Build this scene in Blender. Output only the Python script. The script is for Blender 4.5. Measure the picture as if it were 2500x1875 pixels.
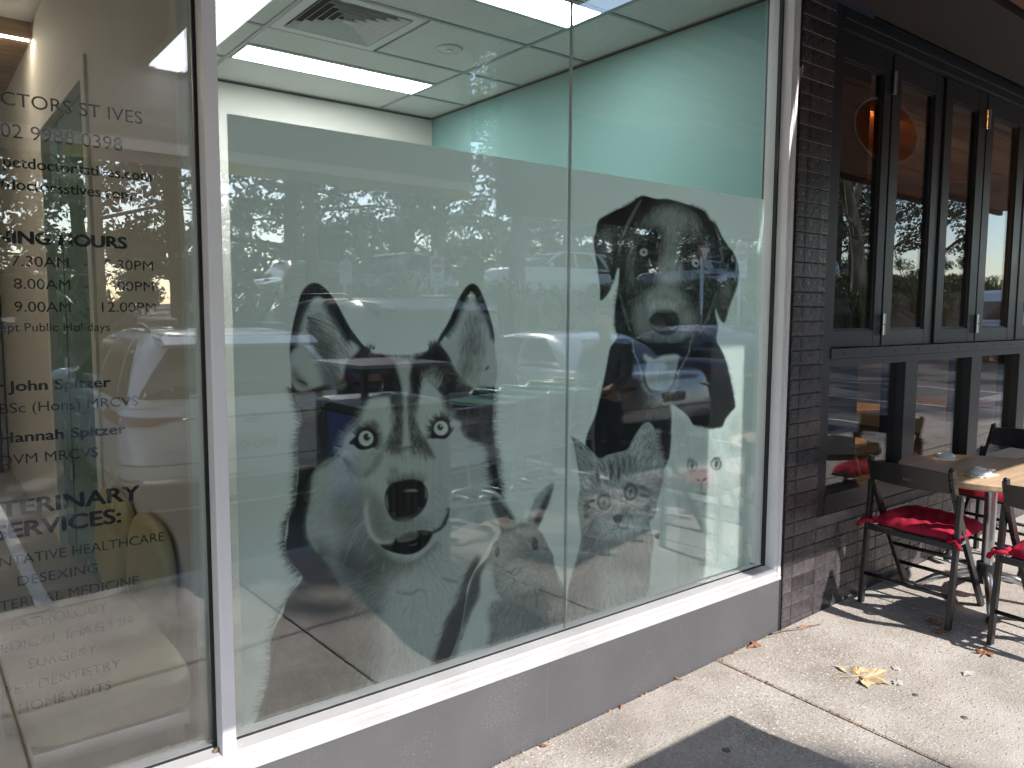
import bpy, math, random
import numpy as np
from mathutils import Vector, Matrix
random.seed(7)
RNG = np.random.default_rng(11)
SC = bpy.context.scene
COL = SC.collection
for o in list(bpy.data.objects):
    bpy.data.objects.remove(o)

# ------------------------------------------------------------ camera
FPX = 1900.2058
YAW, PITCH, ROLL = 0.6656, -0.0901, 0.0049
CAM = Vector((0.0, -1.99308, 1.50504))
def cam_axes():
    cy, sy, cp, sp = math.cos(YAW), math.sin(YAW), math.cos(PITCH), math.sin(PITCH)
    f = Vector((sy*cp, cy*cp, sp)); r = Vector((cy, -sy, 0)); u = r.cross(f)
    cr, sr = math.cos(ROLL), math.sin(ROLL)
    return r*cr + u*sr, u*cr - r*sr, f
RX, UX, FX = cam_axes()
cd = bpy.data.cameras.new('camera')
cam = bpy.data.objects.new('camera', cd); COL.objects.link(cam)
cd.sensor_width = 36.0; cd.lens = FPX/2500*36
cd.clip_start = 0.05; cd.clip_end = 2000
m = Matrix.Identity(4)
for i in range(3):
    m[i][0], m[i][1], m[i][2], m[i][3] = RX[i], UX[i], -FX[i], CAM[i]
cam.matrix_world = m
SC.camera = cam

# ------------------------------------------------------------ world, sun, exposure
SUN_DIR = Vector((-0.165, 1.0, -0.81)).normalized()     # the way the light travels
SUN_EL = math.asin(-SUN_DIR.z)
w = bpy.data.worlds.new('World'); SC.world = w; w.use_nodes = True
nt = w.node_tree
for n in list(nt.nodes): nt.nodes.remove(n)
sky = nt.nodes.new('ShaderNodeTexSky'); sky.sky_type = 'NISHITA'; sky.sun_disc = False
sky.sun_elevation = SUN_EL
# rotation: Nishita sun at rotation 0 stands toward +Y, growing clockwise seen from above
sky.sun_rotation = math.atan2(-SUN_DIR.x, -SUN_DIR.y)
sky.air_density = 1.0; sky.dust_density = 0.6; sky.ozone_density = 1.0
bg = nt.nodes.new('ShaderNodeBackground'); bg.inputs['Strength'].default_value = 0.15
wo = nt.nodes.new('ShaderNodeOutputWorld')
nt.links.new(sky.outputs[0], bg.inputs[0]); nt.links.new(bg.outputs[0], wo.inputs[0])
sd = bpy.data.lights.new('sun', 'SUN'); sd.energy = 3.0; sd.angle = math.radians(0.53); sd.color = (1.0, 0.965, 0.92)
sun = bpy.data.objects.new('sun', sd); COL.objects.link(sun)
sun.rotation_euler = SUN_DIR.to_track_quat('-Z', 'Y').to_euler()
sun.location = (3, -20, 18)
vs = SC.view_settings
vs.view_transform = 'Standard'; vs.look = 'None'; vs.exposure = 1.5; vs.gamma = 1.0; vs.use_curve_mapping = False
SC.render.engine = 'CYCLES'
cy_ = SC.cycles
cy_.use_denoising = True
cy_.max_bounces = 10; cy_.diffuse_bounces = 4; cy_.glossy_bounces = 5
cy_.transmission_bounces = 6; cy_.transparent_max_bounces = 24
cy_.sample_clamp_indirect = 6.0; cy_.caustics_reflective = False; cy_.caustics_refractive = False

# ------------------------------------------------------------ materials
def new_mat(name):
    mt = bpy.data.materials.new(name); mt.use_nodes = True
    t = mt.node_tree
    for n in list(t.nodes): t.nodes.remove(n)
    out = t.nodes.new('ShaderNodeOutputMaterial')
    return mt, t, out
class NB:
    """tiny node-building helper"""
    def __init__(s, t): s.t = t
    def n(s, kind, **kw):
        nd = s.t.nodes.new('ShaderNode'+kind)
        for k, v in kw.items():
            if k.startswith('i_'):
                nd.inputs[k[2:].replace('_', ' ')].default_value = v
            else: setattr(nd, k, v)
        return nd
    def l(s, a, b): s.t.links.new(a, b)
    def noise(s, co, scale, detail=4, rough=.55):
        nd = s.n('TexNoise'); nd.inputs['Scale'].default_value = scale
        nd.inputs['Detail'].default_value = detail; nd.inputs['Roughness'].default_value = rough
        s.l(co, nd.inputs['Vector']); return nd.outputs['Fac']
    def ramp(s, fac, stops):
        nd = s.n('ValToRGB'); e = nd.color_ramp.elements
        while len(e) > 1: e.remove(e[-1])
        e[0].position, e[0].color = stops[0][0], (*stops[0][1], 1)
        for p, c in stops[1:]:
            el = e.new(p); el.color = (*c, 1)
        s.l(fac, nd.inputs[0]); return nd.outputs[0]
    def mix(s, fac, a, b, mode='MIX'):
        nd = s.n('Mix', data_type='RGBA', blend_type=mode)
        if isinstance(fac, (int, float)): nd.inputs[0].default_value = fac
        else: s.l(fac, nd.inputs[0])
        for v, i in ((a, 6), (b, 7)):
            if isinstance(v, tuple): nd.inputs[i].default_value = (*v, 1) if len(v) == 3 else v
            else: s.l(v, nd.inputs[i])
        return nd.outputs[2]
    def math(s, op, a, b=None):
        nd = s.n('Math', operation=op)
        for v, i in ((a, 0), (b, 1)):
            if v is None: continue
            if isinstance(v, (int, float)): nd.inputs[i].default_value = v
            else: s.l(v, nd.inputs[i])
        return nd.outputs[0]
def g3(v): return (v, v, v)
def mat(name, color, rough=.6, metal=0.0, var=.12, scale=6.0, bump=0.0, bscale=60.0, spec=.5, coat=0.0, stretch=None, dirt=0.0):
    mt, t, out = new_mat(name); b = NB(t)
    p = b.n('BsdfPrincipled'); p.inputs['Roughness'].default_value = rough; p.inputs['Metallic'].default_value = metal
    p.inputs['Specular IOR Level'].default_value = spec; p.inputs['Coat Weight'].default_value = coat
    tc = b.n('TexCoord'); co = tc.outputs['Object']
    if stretch:
        mp = b.n('Mapping'); mp.inputs['Scale'].default_value = stretch; b.l(co, mp.inputs[0]); co = mp.outputs[0]
    f = b.noise(co, scale, 5)
    lo = tuple(max(0, c*(1-var*1.6)) for c in color); hi = tuple(min(1, c*(1+var*1.6)) for c in color)
    c = b.ramp(f, [(.3, lo), (.7, hi)])
    if dirt:
        f2 = b.noise(co, scale*.35, 6, .7)
        c = b.mix(b.math('MULTIPLY', b.ramp(f2, [(.52, g3(0)), (.75, g3(1))]), dirt), c, tuple(x*.35 for x in color))
    b.l(c, p.inputs['Base Color'])
    r = b.n('MapRange'); r.inputs[3].default_value = max(.02, rough-.08); r.inputs[4].default_value = min(1, rough+.08)
    b.l(f, r.inputs[0]); b.l(r.outputs[0], p.inputs['Roughness'])
    if bump:
        bn = b.n('Bump'); bn.inputs['Strength'].default_value = bump; bn.inputs['Distance'].default_value = .004
        b.l(b.noise(co, bscale, 3), bn.inputs['Height']); b.l(bn.outputs[0], p.inputs['Normal'])
    b.l(p.outputs[0], out.inputs[0]); return mt
def emit(name, color, s):
    mt, t, out = new_mat(name); b = NB(t)
    e = b.n('Emission'); e.inputs[0].default_value = (*color, 1); e.inputs[1].default_value = s
    b.l(e.outputs[0], out.inputs[0]); return mt
def glass(name, tint, f0=.042, rough=0.0, wobble=0.0):
    """thin architectural glass: what is behind shows through, Schlick reflection on each face"""
    mt, t, out = new_mat(name); b = NB(t)
    ge = b.n('NewGeometry'); vm = b.n('VectorMath', operation='DOT_PRODUCT')
    b.l(ge.outputs['Incoming'], vm.inputs[0]); b.l(ge.outputs['Normal'], vm.inputs[1])
    c = b.math('ABSOLUTE', vm.outputs['Value'])
    f = b.math('ADD', b.math('MULTIPLY', b.math('POWER', b.math('SUBTRACT', 1.0, c), 5.0), 1-f0), f0)
    tr = b.n('BsdfTransparent'); tr.inputs[0].default_value = (*tint, 1)
    gl = b.n('BsdfGlossy'); gl.inputs['Roughness'].default_value = rough
    if wobble:
        tc = b.n('TexCoord'); bn = b.n('Bump'); bn.inputs['Strength'].default_value = 1.0; bn.inputs['Distance'].default_value = wobble
        b.l(b.noise(tc.outputs['Object'], 1.6, 1), bn.inputs['Height']); b.l(bn.outputs[0], gl.inputs['Normal'])
    mx = b.n('MixShader'); b.l(f, mx.inputs[0]); b.l(tr.outputs[0], mx.inputs[1]); b.l(gl.outputs[0], mx.inputs[2])
    b.l(mx.outputs[0], out.inputs[0]); return mt

# ------------------------------------------------------------ mesh building
class MB:
    def __init__(s): s.v = []; s.f = []
    def add(s, vs, fs):
        k = len(s.v); s.v += [tuple(p) for p in vs]; s.f += [tuple(i+k for i in f) for f in fs]; return s
    def box(s, x0, x1, y0, y1, z0, z1):
        v = [(x0,y0,z0),(x1,y0,z0),(x1,y1,z0),(x0,y1,z0),(x0,y0,z1),(x1,y0,z1),(x1,y1,z1),(x0,y1,z1)]
        return s.add(v, [(0,3,2,1),(4,5,6,7),(0,1,5,4),(1,2,6,5),(2,3,7,6),(3,0,4,7)])
    def obox(s, a, b, w, h, up=(0,0,1)):
        """bar from a to b, width w (sideways) and height h"""
        a, b = Vector(a), Vector(b); d = (b-a).normalized(); u = Vector(up)
        r = d.cross(u)
        if r.length < 1e-4: r = d.cross(Vector((1,0,0)))
        r.normalize(); u = r.cross(d).normalized()
        v = []
        for p in (a, b):
            for i, j in ((-1,-1),(1,-1),(1,1),(-1,1)): v.append(p + r*(w/2*i) + u*(h/2*j))
        return s.add(v, [(0,1,2,3),(7,6,5,4),(0,4,5,1),(1,5,6,2),(2,6,7,3),(3,7,4,0)])
    def tube(s, pts, rad, n=8, cap=True):
        pts = [Vector(p) for p in pts]; N = len(pts)
        rad = rad if isinstance(rad, (list, tuple)) else [rad]*N
        base = len(s.v); up = None
        for i, p in enumerate(pts):
            d = (pts[min(i+1, N-1)] - pts[max(i-1, 0)]).normalized()
            if up is None:
                up = d.cross(Vector((0.123, .371, .92))); up.normalize()
            r = (up - d*up.dot(d)).normalized(); up = r; q = d.cross(r)
            for k in range(n):
                a = 2*math.pi*k/n
                s.v.append(tuple(p + (r*math.cos(a) + q*math.sin(a))*rad[i]))
        for i in range(N-1):
            for k in range(n):
                a = base+i*n+k; c = base+i*n+(k+1) % n
                s.f.append((a, c, c+n, a+n))
        if cap:
            s.f.append(tuple(base+k for k in range(n-1, -1, -1)))
            s.f.append(tuple(base+(N-1)*n+k for k in range(n)))
        return s
    def cyl(s, c, r, h, n=24, axis='z', r2=None):
        c = Vector(c); d = {'x':Vector((1,0,0)),'y':Vector((0,1,0)),'z':Vector((0,0,1))}[axis]
        return s.tube([c, c+d*h], [r, r if r2 is None else r2], n)
    def lathe(s, prof, c=(0,0,0), n=32):
        base = len(s.v); c = Vector(c)
        for r, z in prof:
            for k in range(n):
                a = 2*math.pi*k/n; s.v.append((c.x+r*math.cos(a), c.y+r*math.sin(a), c.z+z))
        for i in range(len(prof)-1):
            for k in range(n):
                a = base+i*n+k; b = base+i*n+(k+1) % n
                s.f.append((a, b, b+n, a+n))
        s.f.append(tuple(base+k for k in range(n-1, -1, -1)))
        s.f.append(tuple(base+(len(prof)-1)*n+k for k in range(n)))
        return s
    def prism(s, poly, a0, a1, axis='y'):
        """polygon extruded along an axis; poly given in the other two axes in order"""
        def P(u, v, t): return {'y': (u, t, v), 'x': (t, u, v), 'z': (u, v, t)}[axis]
        n = len(poly); v = [P(u, w_, a0) for u, w_ in poly] + [P(u, w_, a1) for u, w_ in poly]
        f = [tuple(range(n)), tuple(range(2*n-1, n-1, -1))] + [(i, i+n, (i+1) % n+n, (i+1) % n) for i in range(n)]
        return s.add(v, f)
    def grid(s, fn, nu, nv, closed_u=False):
        base = len(s.v)
        for j in range(nv):
            for i in range(nu): s.v.append(tuple(fn(i/(nu if closed_u else nu-1), j/(nv-1))))
        for j in range(nv-1):
            for i in range(nu if closed_u else nu-1):
                a = base+j*nu+i; b = base+j*nu+(i+1) % nu
                s.f.append((a, b, b+nu, a+nu))
        return s
    def mesh(s, name, material, smooth=False):
        me = bpy.data.meshes.new(name); me.from_pydata(s.v, [], s.f); me.validate()
        me.materials.append(material)
        if smooth: me.shade_smooth()
        return me
    def build(s, name, material, parent=None, smooth=False, bevel=0.0, seg=2, auto=False, fix=True):
        me = s.mesh(name, material, smooth)
        if fix:
            import bmesh
            bm = bmesh.new(); bm.from_mesh(me); bmesh.ops.recalc_face_normals(bm, faces=bm.faces); bm.to_mesh(me); bm.free()
        return link(name, me, parent, bevel, seg, auto)
def link(name, me, parent=None, bevel=0.0, seg=2, auto=False):
    o = bpy.data.objects.new(name, me); COL.objects.link(o)
    if parent is not None:
        o.parent = parent; o.location = -worg(parent)
    if bevel:
        md = o.modifiers.new('bevel', 'BEVEL'); md.width = bevel; md.segments = seg; md.limit_method = 'ANGLE'; md.angle_limit = math.radians(40)
    if auto:
        o.data.shade_smooth()
        try:
            o.data.set_sharp_from_angle(angle=math.radians(38))
        except Exception: pass
    return o
def worg(o):
    v = Vector((0,0,0))
    while o is not None: v += o.location; o = o.parent
    return v
def tag(o, label=None, cat=None, group=None, kind=None):
    if label: o['label'] = label
    if cat: o['category'] = cat
    if group: o['group'] = group
    if kind: o['kind'] = kind
    return o
def thing(name, label, cat, loc=(0,0,0), group=None):
    o = bpy.data.objects.new(name, None); COL.objects.link(o); o.location = loc
    o.empty_display_size = .1
    return tag(o, label, cat, group)
def setting(name, label=None):
    o = bpy.data.objects.new(name, None); COL.objects.link(o); o.empty_display_size = .1
    return tag(o, label, None, None, 'structure')
def copy_tree(o, parent=None):
    c = o.copy(); COL.objects.link(c)
    if parent is not None: c.parent = parent
    for ch in list(o.children): copy_tree(ch, c)
    return c

SLOPE, FALL = .0288, .025
def gz(x, y):
    """height of the footpath plane"""
    return SLOPE*max(-12, min(x, 30)) + FALL*max(y, -2.6)
# ============================================================ MATERIAL LIBRARY
M = {}
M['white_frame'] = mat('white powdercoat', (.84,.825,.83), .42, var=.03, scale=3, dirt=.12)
M['sill_frame'] = mat('darkened white sill coating', (.42,.412,.416), .45, var=.05, scale=5, dirt=.25)  # frame white darkened in the colour so the sunlit sill does not clip
M['gasket'] = mat('black rubber', (.012,.012,.013), .6)
M['plinth'] = mat('charcoal paint', (.080,.078,.083), .62, var=.10, scale=2.2, bump=.25, bscale=160, dirt=.10)
M['litter_paper'] = mat('grubby paper', (.40,.38,.35), .9, var=.2, scale=60)
M['steel'] = mat('brushed steel', (.55,.55,.56), .32, 1.0, var=.05)
M['alu'] = mat('cast aluminium', (.62,.62,.63), .3, 1.0, var=.06)
M['black_metal'] = mat('black powdercoat', (.022,.022,.024), .42, var=.12, dirt=.2)
M['black_wood'] = mat('black stained timber', (.016,.0155,.016), .38, var=.3, scale=14, stretch=(1,1,.12), bump=.15, bscale=30)
M['red_cloth'] = mat('red cotton', (.34,.018,.042), .95, var=.18, scale=9, bump=.5, bscale=320, spec=.12)
M['white_paint'] = mat('white paint', (.76,.76,.74), .7, var=.02)
M['cream_paint'] = mat('cream wall paint', (.70,.68,.61), .8, var=.02)
M['beige_wall'] = mat('beige wall paint', (.62,.575,.51), .75, var=.03, scale=1.2)
M['teal'] = mat('teal wall paint', (.20,.355,.33), .75, var=.006, scale=1)
M['ceiling_tile'] = mat('mineral ceiling tile', (.70,.71,.68), .95, var=.04, scale=45, bump=.3, bscale=240)
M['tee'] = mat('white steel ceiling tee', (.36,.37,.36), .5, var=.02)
M['dark'] = mat('dark void', (.012,.012,.012), .9)
M['soffit_white'] = mat('white soffit sheet', (.40,.40,.395), .8, var=.03)
M['timber_dark'] = mat('dark stained soffit board', (.060,.040,.030), .6, var=.3, scale=5, stretch=(.15,3,3))
M['timber'] = mat('timber soffit board', (.27,.13,.062), .5, var=.28, scale=6, stretch=(.2,3,3))
M['timber_in'] = mat('pale timber lining', (.42,.27,.15), .55, var=.2, scale=7, stretch=(.2,4,4))
M['table_wood'] = mat('beech veneer', (.52,.36,.23), .42, var=.13, scale=7, stretch=(.35,5,5))
M['pale_wood'] = mat('pale ash stool timber', (.55,.37,.21), .5, var=.12, scale=8)
M['yellow_vinyl'] = mat('yellow upholstery vinyl', (.46,.39,.20), .5, var=.04, bump=.15, bscale=200)
M['seat_vinyl'] = mat('muted yellow grey seat vinyl', (.235,.205,.13), .55, var=.12, scale=3, bump=.15, bscale=200)  # upholstery yellow toned darker and greyer than the back pads
M['green_glass_door'] = mat('sea green door panel', (.16,.27,.24), .25, var=.03)
M['vinyl_black'] = mat('black vinyl lettering', (.006,.006,.007), .45, var=.05)
M['silicone'] = mat('clear silicone bead', (.42,.46,.44), .25, var=.04)
M['ceramic'] = mat('grey glazed ceramic', (.56,.57,.54), .3, var=.05)
M['napkin'] = mat('white paper napkin', (.78,.78,.74), .9, var=.03)
M['green_napkin'] = mat('green paper', (.30,.42,.12), .8)
M['concrete_floor'] = mat('grey vinyl floor', (.32,.31,.29), .5, var=.06)
M['brown_fascia'] = mat('brown steel fascia', (.045,.038,.035), .6)
M['asphalt'] = mat('asphalt', (.095,.094,.094), .9, var=.2, scale=90, bump=.6, bscale=260, dirt=.15)
M['line_paint'] = mat('white road paint', (.62,.62,.60), .8, var=.18, scale=30)
M['kerb'] = mat('concrete kerb', (.33,.32,.30), .85, var=.12, scale=12, bump=.3)
M['earth'] = mat('dry garden earth and mulch', (.10,.075,.048), .95, var=.3, scale=8, bump=.8, bscale=25)
M['bark'] = mat('tree bark', (.16,.125,.095), .9, var=.35, scale=9, stretch=(1,1,.3), bump=1.0, bscale=18)
M['pale_bark'] = mat('pale peeling bark', (.34,.27,.18), .85, var=.4, scale=5, stretch=(1,1,.35), bump=1.0, bscale=14)
M['leaf_dark'] = mat('dark green leaves', (.040,.062,.026), .55, var=.4, scale=1.2)
M['leaf_mid'] = mat('mid green leaves', (.062,.095,.034), .55, var=.4, scale=1.2)
M['leaf_blade'] = mat('strappy green blades', (.085,.135,.035), .45, var=.4, scale=1.4)
M['dead_leaf'] = mat('fawn dead leaf', (.47,.34,.19), .75, var=.22, scale=40)
M['dead_leaf_dark'] = mat('brown dead leaf', (.25,.12,.055), .8, var=.3, scale=50)
M['twig'] = mat('grey twig', (.20,.15,.11), .85, var=.3, scale=60)
M['glass'] = glass('shop window glass', (.955,.975,.965), .135)
M['cafe_glass'] = glass('cafe window glass', (.92,.93,.93), .075, wobble=.0012)
M['car_glass'] = mat('tinted car glass', (.012,.014,.015), .06, var=.02, spec=.8)
M['tyre'] = mat('tyre rubber', (.02,.02,.021), .8)
M['chrome'] = mat('chrome trim', (.75,.75,.76), .12, 1.0, var=.02)
M['tail_red'] = mat('red tail lamp lens', (.15,.006,.008), .12, var=.05, coat=1.0)
M['black_plastic'] = mat('black plastic', (.02,.02,.021), .55)

def plinth_material():
    mt, t, out = new_mat('scuffed charcoal render'); b = NB(t)
    p = b.n('BsdfPrincipled'); p.inputs['Roughness'].default_value = .62
    tc = b.n('TexCoord'); co = tc.outputs['Object']
    base = b.ramp(b.noise(co, 2.2, 6, .6), [(.3, (.066,.064,.069)), (.7, (.088,.086,.092))])
    area = b.ramp(b.noise(co, 5.5, 3), [(.52, g3(0)), (.62, g3(1))])
    fine = b.ramp(b.noise(co, 150, 4, .75), [(.56, g3(0)), (.68, g3(.55))])
    c = b.mix(b.math('MULTIPLY', area, fine), base, (.30,.29,.285))
    mp = b.n('Mapping'); mp.inputs['Scale'].default_value = (60, 1, 1.2); b.l(co, mp.inputs[0])
    run = b.ramp(b.noise(mp.outputs[0], 1.0, 2), [(.70, g3(0)), (.76, g3(.35))])
    c = b.mix(run, c, (.22,.21,.205))
    b.l(c, p.inputs['Base Color'])
    bn = b.n('Bump'); bn.inputs['Strength'].default_value = .3; bn.inputs['Distance'].default_value = .002
    b.l(b.noise(co, 130, 4), bn.inputs['Height']); b.l(bn.outputs[0], p.inputs['Normal']); b.l(p.outputs[0], out.inputs[0]); return mt
M['plinth'] = plinth_material()
def slab_material():
    mt, t, out = new_mat('exposed aggregate paving'); b = NB(t)
    p = b.n('BsdfPrincipled'); p.inputs['Roughness'].default_value = .85; p.inputs['Specular IOR Level'].default_value = .3
    tc = b.n('TexCoord'); co = tc.outputs['Object']
    base = b.ramp(b.noise(co, 2.6, 8, .65), [(.28, (.235,.205,.18)), (.48, (.36,.32,.285)), (.72, (.50,.455,.415))])
    fine = b.ramp(b.noise(co, 300, 3, .7), [(.3, g3(.66)), (.7, g3(1.22))])
    base = b.mix(1.0, base, fine, 'MULTIPLY')
    # fine aggregate
    v2 = b.n('TexVoronoi'); v2.inputs['Scale'].default_value = 105; b.l(co, v2.inputs['Vector'])
    sp = b.ramp(v2.outputs['Color'], [(0, (.10,.085,.075)), (.35, (.26,.225,.19)), (.65, (.44,.39,.34)), (.82, (.62,.58,.53)), (1, (.80,.77,.73))])
    m2 = b.ramp(v2.outputs['Distance'], [(.28, g3(1)), (.5, g3(0))])
    wear = b.ramp(b.noise(co, 1.15, 5, .6), [(.36, g3(.16)), (.62, g3(.85))])
    c = b.mix(b.math('MULTIPLY', m2, wear), base, sp)
    # pebbles
    v = b.n('TexVoronoi'); v.inputs['Scale'].default_value = 40; v.inputs['Randomness'].default_value = 1.0
    dist = b.n('Mapping'); dist.inputs['Rotation'].default_value = (0, 0, .6); dist.inputs['Scale'].default_value = (1, 1.55, 1)
    b.l(co, dist.inputs[0]); b.l(dist.outputs[0], v.inputs['Vector'])
    pc = b.ramp(v.outputs['Color'], [(0, (.085,.075,.07)), (.25, (.22,.17,.14)), (.5, (.36,.29,.23)), (.75, (.30,.275,.26)), (1, (.60,.55,.48))])
    sep = b.n('SeparateColor'); b.l(v.outputs['Color'], sep.inputs[0])
    pick = b.ramp(sep.outputs[1], [(.50, g3(0)), (.54, g3(1))])
    pm = b.ramp(v.outputs['Distance'], [(.18, g3(1)), (.30, g3(0))])
    pmask = b.math('MULTIPLY', b.math('MULTIPLY', pm, pick), b.ramp(b.noise(co, .9, 4), [(.35, g3(.35)), (.6, g3(1))]))
    c = b.mix(pmask, c, pc)
    # stains: gum spots, pale scuffs
    st = b.ramp(b.noise(co, 5.5, 6, .7), [(.63, g3(0)), (.75, g3(.55))])
    c = b.mix(st, c, (.56,.51,.45))
    dk = b.ramp(b.noise(co, 1.9, 6, .7), [(.60, g3(0)), (.78, g3(.45))])
    c = b.mix(dk, c, (.155,.125,.10))
    b.l(c, p.inputs['Base Color'])
    h = b.math('ADD', b.math('MULTIPLY', v2.outputs['Distance'], -.35), b.math('ADD', b.math('MULTIPLY', pmask, .6), b.math('MULTIPLY', b.noise(co, 260, 3), .5)))
    bn = b.n('Bump'); bn.inputs['Strength'].default_value = .8; bn.inputs['Distance'].default_value = .004
    b.l(h, bn.inputs['Height']); b.l(bn.outputs[0], p.inputs['Normal'])
    b.l(p.outputs[0], out.inputs[0]); return mt
M['slab'] = slab_material()
def tile_material():
    mt, t, out = new_mat('glazed plum-black tile'); b = NB(t)
    p = b.n('BsdfPrincipled'); p.inputs['Specular IOR Level'].default_value = .55
    tc = b.n('TexCoord'); co = tc.outputs['Object']
    oi = b.n('ObjectInfo')
    base = b.ramp(oi.outputs['Random'], [(0, (.036,.031,.033)), (.5, (.052,.045,.047)), (1, (.074,.064,.066))])
    mot = b.ramp(b.noise(co, 28, 6, .7), [(.3, g3(.55)), (.7, g3(1.55))])
    b.l(b.mix(1.0, base, mot, 'MULTIPLY'), p.inputs['Base Color'])
    r = b.ramp(b.noise(co, 16, 4), [(.3, g3(.16)), (.7, g3(.40))]); b.l(r, p.inputs['Roughness'])
    bn = b.n('Bump'); bn.inputs['Strength'].default_value = .9; bn.inputs['Distance'].default_value = .0035
    hgt = b.math('ADD', b.noise(co, 26, 3), b.math('MULTIPLY', b.noise(co, 90, 3), .35))
    b.l(hgt, bn.inputs['Height']); b.l(bn.outputs[0], p.inputs['Normal'])
    b.l(p.outputs[0], out.inputs[0]); return mt
M['tile'] = tile_material()
M['grout'] = mat('grey grout', (.17,.15,.145), .9, var=.15, scale=30)
def film_material():
    """frosted film: scatters light that comes from either side"""
    mt, t, out = new_mat('frosted window film'); b = NB(t)
    d = b.n('BsdfDiffuse'); tr = b.n('BsdfTranslucent')
    d.inputs[0].default_value = (.70,.765,.75,1); tr.inputs[0].default_value = (.83,.90,.885,1)
    a = b.n('MixShader'); a.inputs[0].default_value = .62
    b.l(d.outputs[0], a.inputs[1]); b.l(tr.outputs[0], a.inputs[2]); b.l(a.outputs[0], out.inputs[0]); return mt
M['film'] = film_material()
def ink_material():
    """black ink on the clear film: per-vertex print density"""
    mt, t, out = new_mat('printed ink'); b = NB(t)
    at = b.n('Attribute', attribute_name='ink')
    d = b.n('BsdfPrincipled'); d.inputs['Base Color'].default_value = (.012,.014,.016,1); d.inputs['Roughness'].default_value = .6
    d.inputs['Specular IOR Level'].default_value = .2
    tr = b.n('BsdfTransparent')
    mx = b.n('MixShader'); b.l(at.outputs['Fac'], mx.inputs[0]); b.l(tr.outputs[0], mx.inputs[1]); b.l(d.outputs[0], mx.inputs[2])
    b.l(mx.outputs[0], out.inputs[0]); return mt
M['ink'] = ink_material()

# ============================================================ GROUND
def terrain(x, y):
    if y > -7.6: base = gz(x, y) - .14
    else:
        base = gz(x, -2.6) - .14
        t = min(1, max(0, (-7.6-y)/3.6)); t = t*t*(3-2*t)
        base += t*1.28
        base += max(0, min(12.0, -11.2-y))*.028
    base += .02*max(0, min(x, 34)-10) if y < -7.6 else 0
    return base
xs = sorted(set([-160,-110,-80,-60,-45] + [i*1.5 for i in range(-24, 33)] + [55,70,90,120,170]))
ys = sorted(set([120,60,30,12,4,.5] + [-i*.9 for i in range(0, 32)] + [-32,-38,-46,-58,-75,-100,-150,-240]))
b = MB()
for y in ys:
    for x in xs: b.v.append((x, y, terrain(x, y)))
nx = len(xs)
for j in range(len(ys)-1):
    for i in range(nx-1):
        a = j*nx+i; b.f.append((a, a+1, a+nx+1, a+nx))
tag(b.build('ground', M['earth'], smooth=True), kind='structure')
b = MB()
cx_ = [-20+i*2 for i in range(36)]; cyy = [-2.73,-4,-5.5,-7,-7.6]
for y in cyy:
    for x in cx_: b.v.append((x, y, terrain(x, y)+.006))
for j in range(len(cyy)-1):
    for i in range(len(cx_)-1):
        a = j*len(cx_)+i; b.f.append((a, a+1, a+len(cx_)+1, a+len(cx_)))
car_park = tag(b.build('car_park', M['asphalt']), kind='structure')
def line(name, x0, x1, y0, y1):
    q = MB(); q.add([(x0,y0,terrain(x0,y0)+.011),(x1,y0,terrain(x1,y0)+.011),(x1,y1,terrain(x1,y1)+.011),(x0,y1,terrain(x0,y1)+.011)], [(0,1,2,3)])
    return q.build(name, M['line_paint'], car_park)
for k, x in enumerate((-1.85, .57, 3.0, 5.2, 7.55, 9.9, 12.2, 14.5)):
    line('bay_line', x-.04, x+.04, -7.4, -2.76)
# upper car park, on the bank
b = MB()
uy = [-12.6+.02, -14.4, -17, -20, -22.4]
for y in uy:
    for x in cx_: b.v.append((x, y, terrain(x, y)+.02))
for j in range(len(uy)-1):
    for i in range(len(cx_)-1):
        a = j*len(cx_)+i; b.f.append((a, a+1, a+len(cx_)+1, a+len(cx_)))
tag(b.build('upper_car_park', M['asphalt']), kind='structure')

# footpath: a bed with separate slabs
footpath = setting('footpath')
b = MB()
b.add([(-9,-.058,gz(-9,-.06)-.016),(24,-.058,gz(24,-.06)-.016),(24,-2.6,gz(24,-2.6)-.016),(-9,-2.6,gz(-9,-2.6)-.016)], [(0,1,2,3)])
M['joint'] = mat('dirt filled joint', (.13,.085,.05), .95, var=.4, scale=60, bump=.8, bscale=150)
b.build('joint_bed', M['joint'], footpath)
JX = [1.435 + 1.168*i for i in range(-8, 18)]
JY = [-.062, -1.412, -2.6]
for i in range(len(JX)-1):
    for j in range(2):
        x0, x1 = JX[i]+.005, JX[i+1]-.005
        y1, y0 = JY[j]-(.0 if j == 0 else .005), JY[j+1]+.005
        dz = random.uniform(-.0015, .0015)
        q = MB()
        c = .006
        pts = [(x0,y0),(x1,y0),(x1,y1),(x0,y1)]; inn = [(x0+c,y0+c),(x1-c,y0+c),(x1-c,y1-c),(x0+c,y1-c)]
        vs_ = [(x,y,gz(x,y)-.03) for x,y in pts]+[(x,y,gz(x,y)-.0045+dz) for x,y in pts]+[(x,y,gz(x,y)+dz) for x,y in inn]
        fs_ = [(8,9,10,11)]
        for k in range(4):
            n_ = (k+1) % 4; fs_ += [(k,n_,n_+4,k+4),(k+4,n_+4,n_+8,k+8)]
        q.add(vs_, fs_); q.build('paving_slab', M['slab'], footpath)
b = MB()
b.add([(-9,-2.6,gz(-9,-2.6)-.001),(24,-2.6,gz(24,-2.6)-.001),(24,-2.73,gz(24,-2.6)-.006),(-9,-2.73,gz(-9,-2.6)-.006),
       (-9,-2.745,gz(-9,-2.6)-.15),(24,-2.745,gz(24,-2.6)-.15)], [(0,1,2,3),(3,2,5,4)])
tag(b.build('kerb', M['kerb']), kind='structure')

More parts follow.
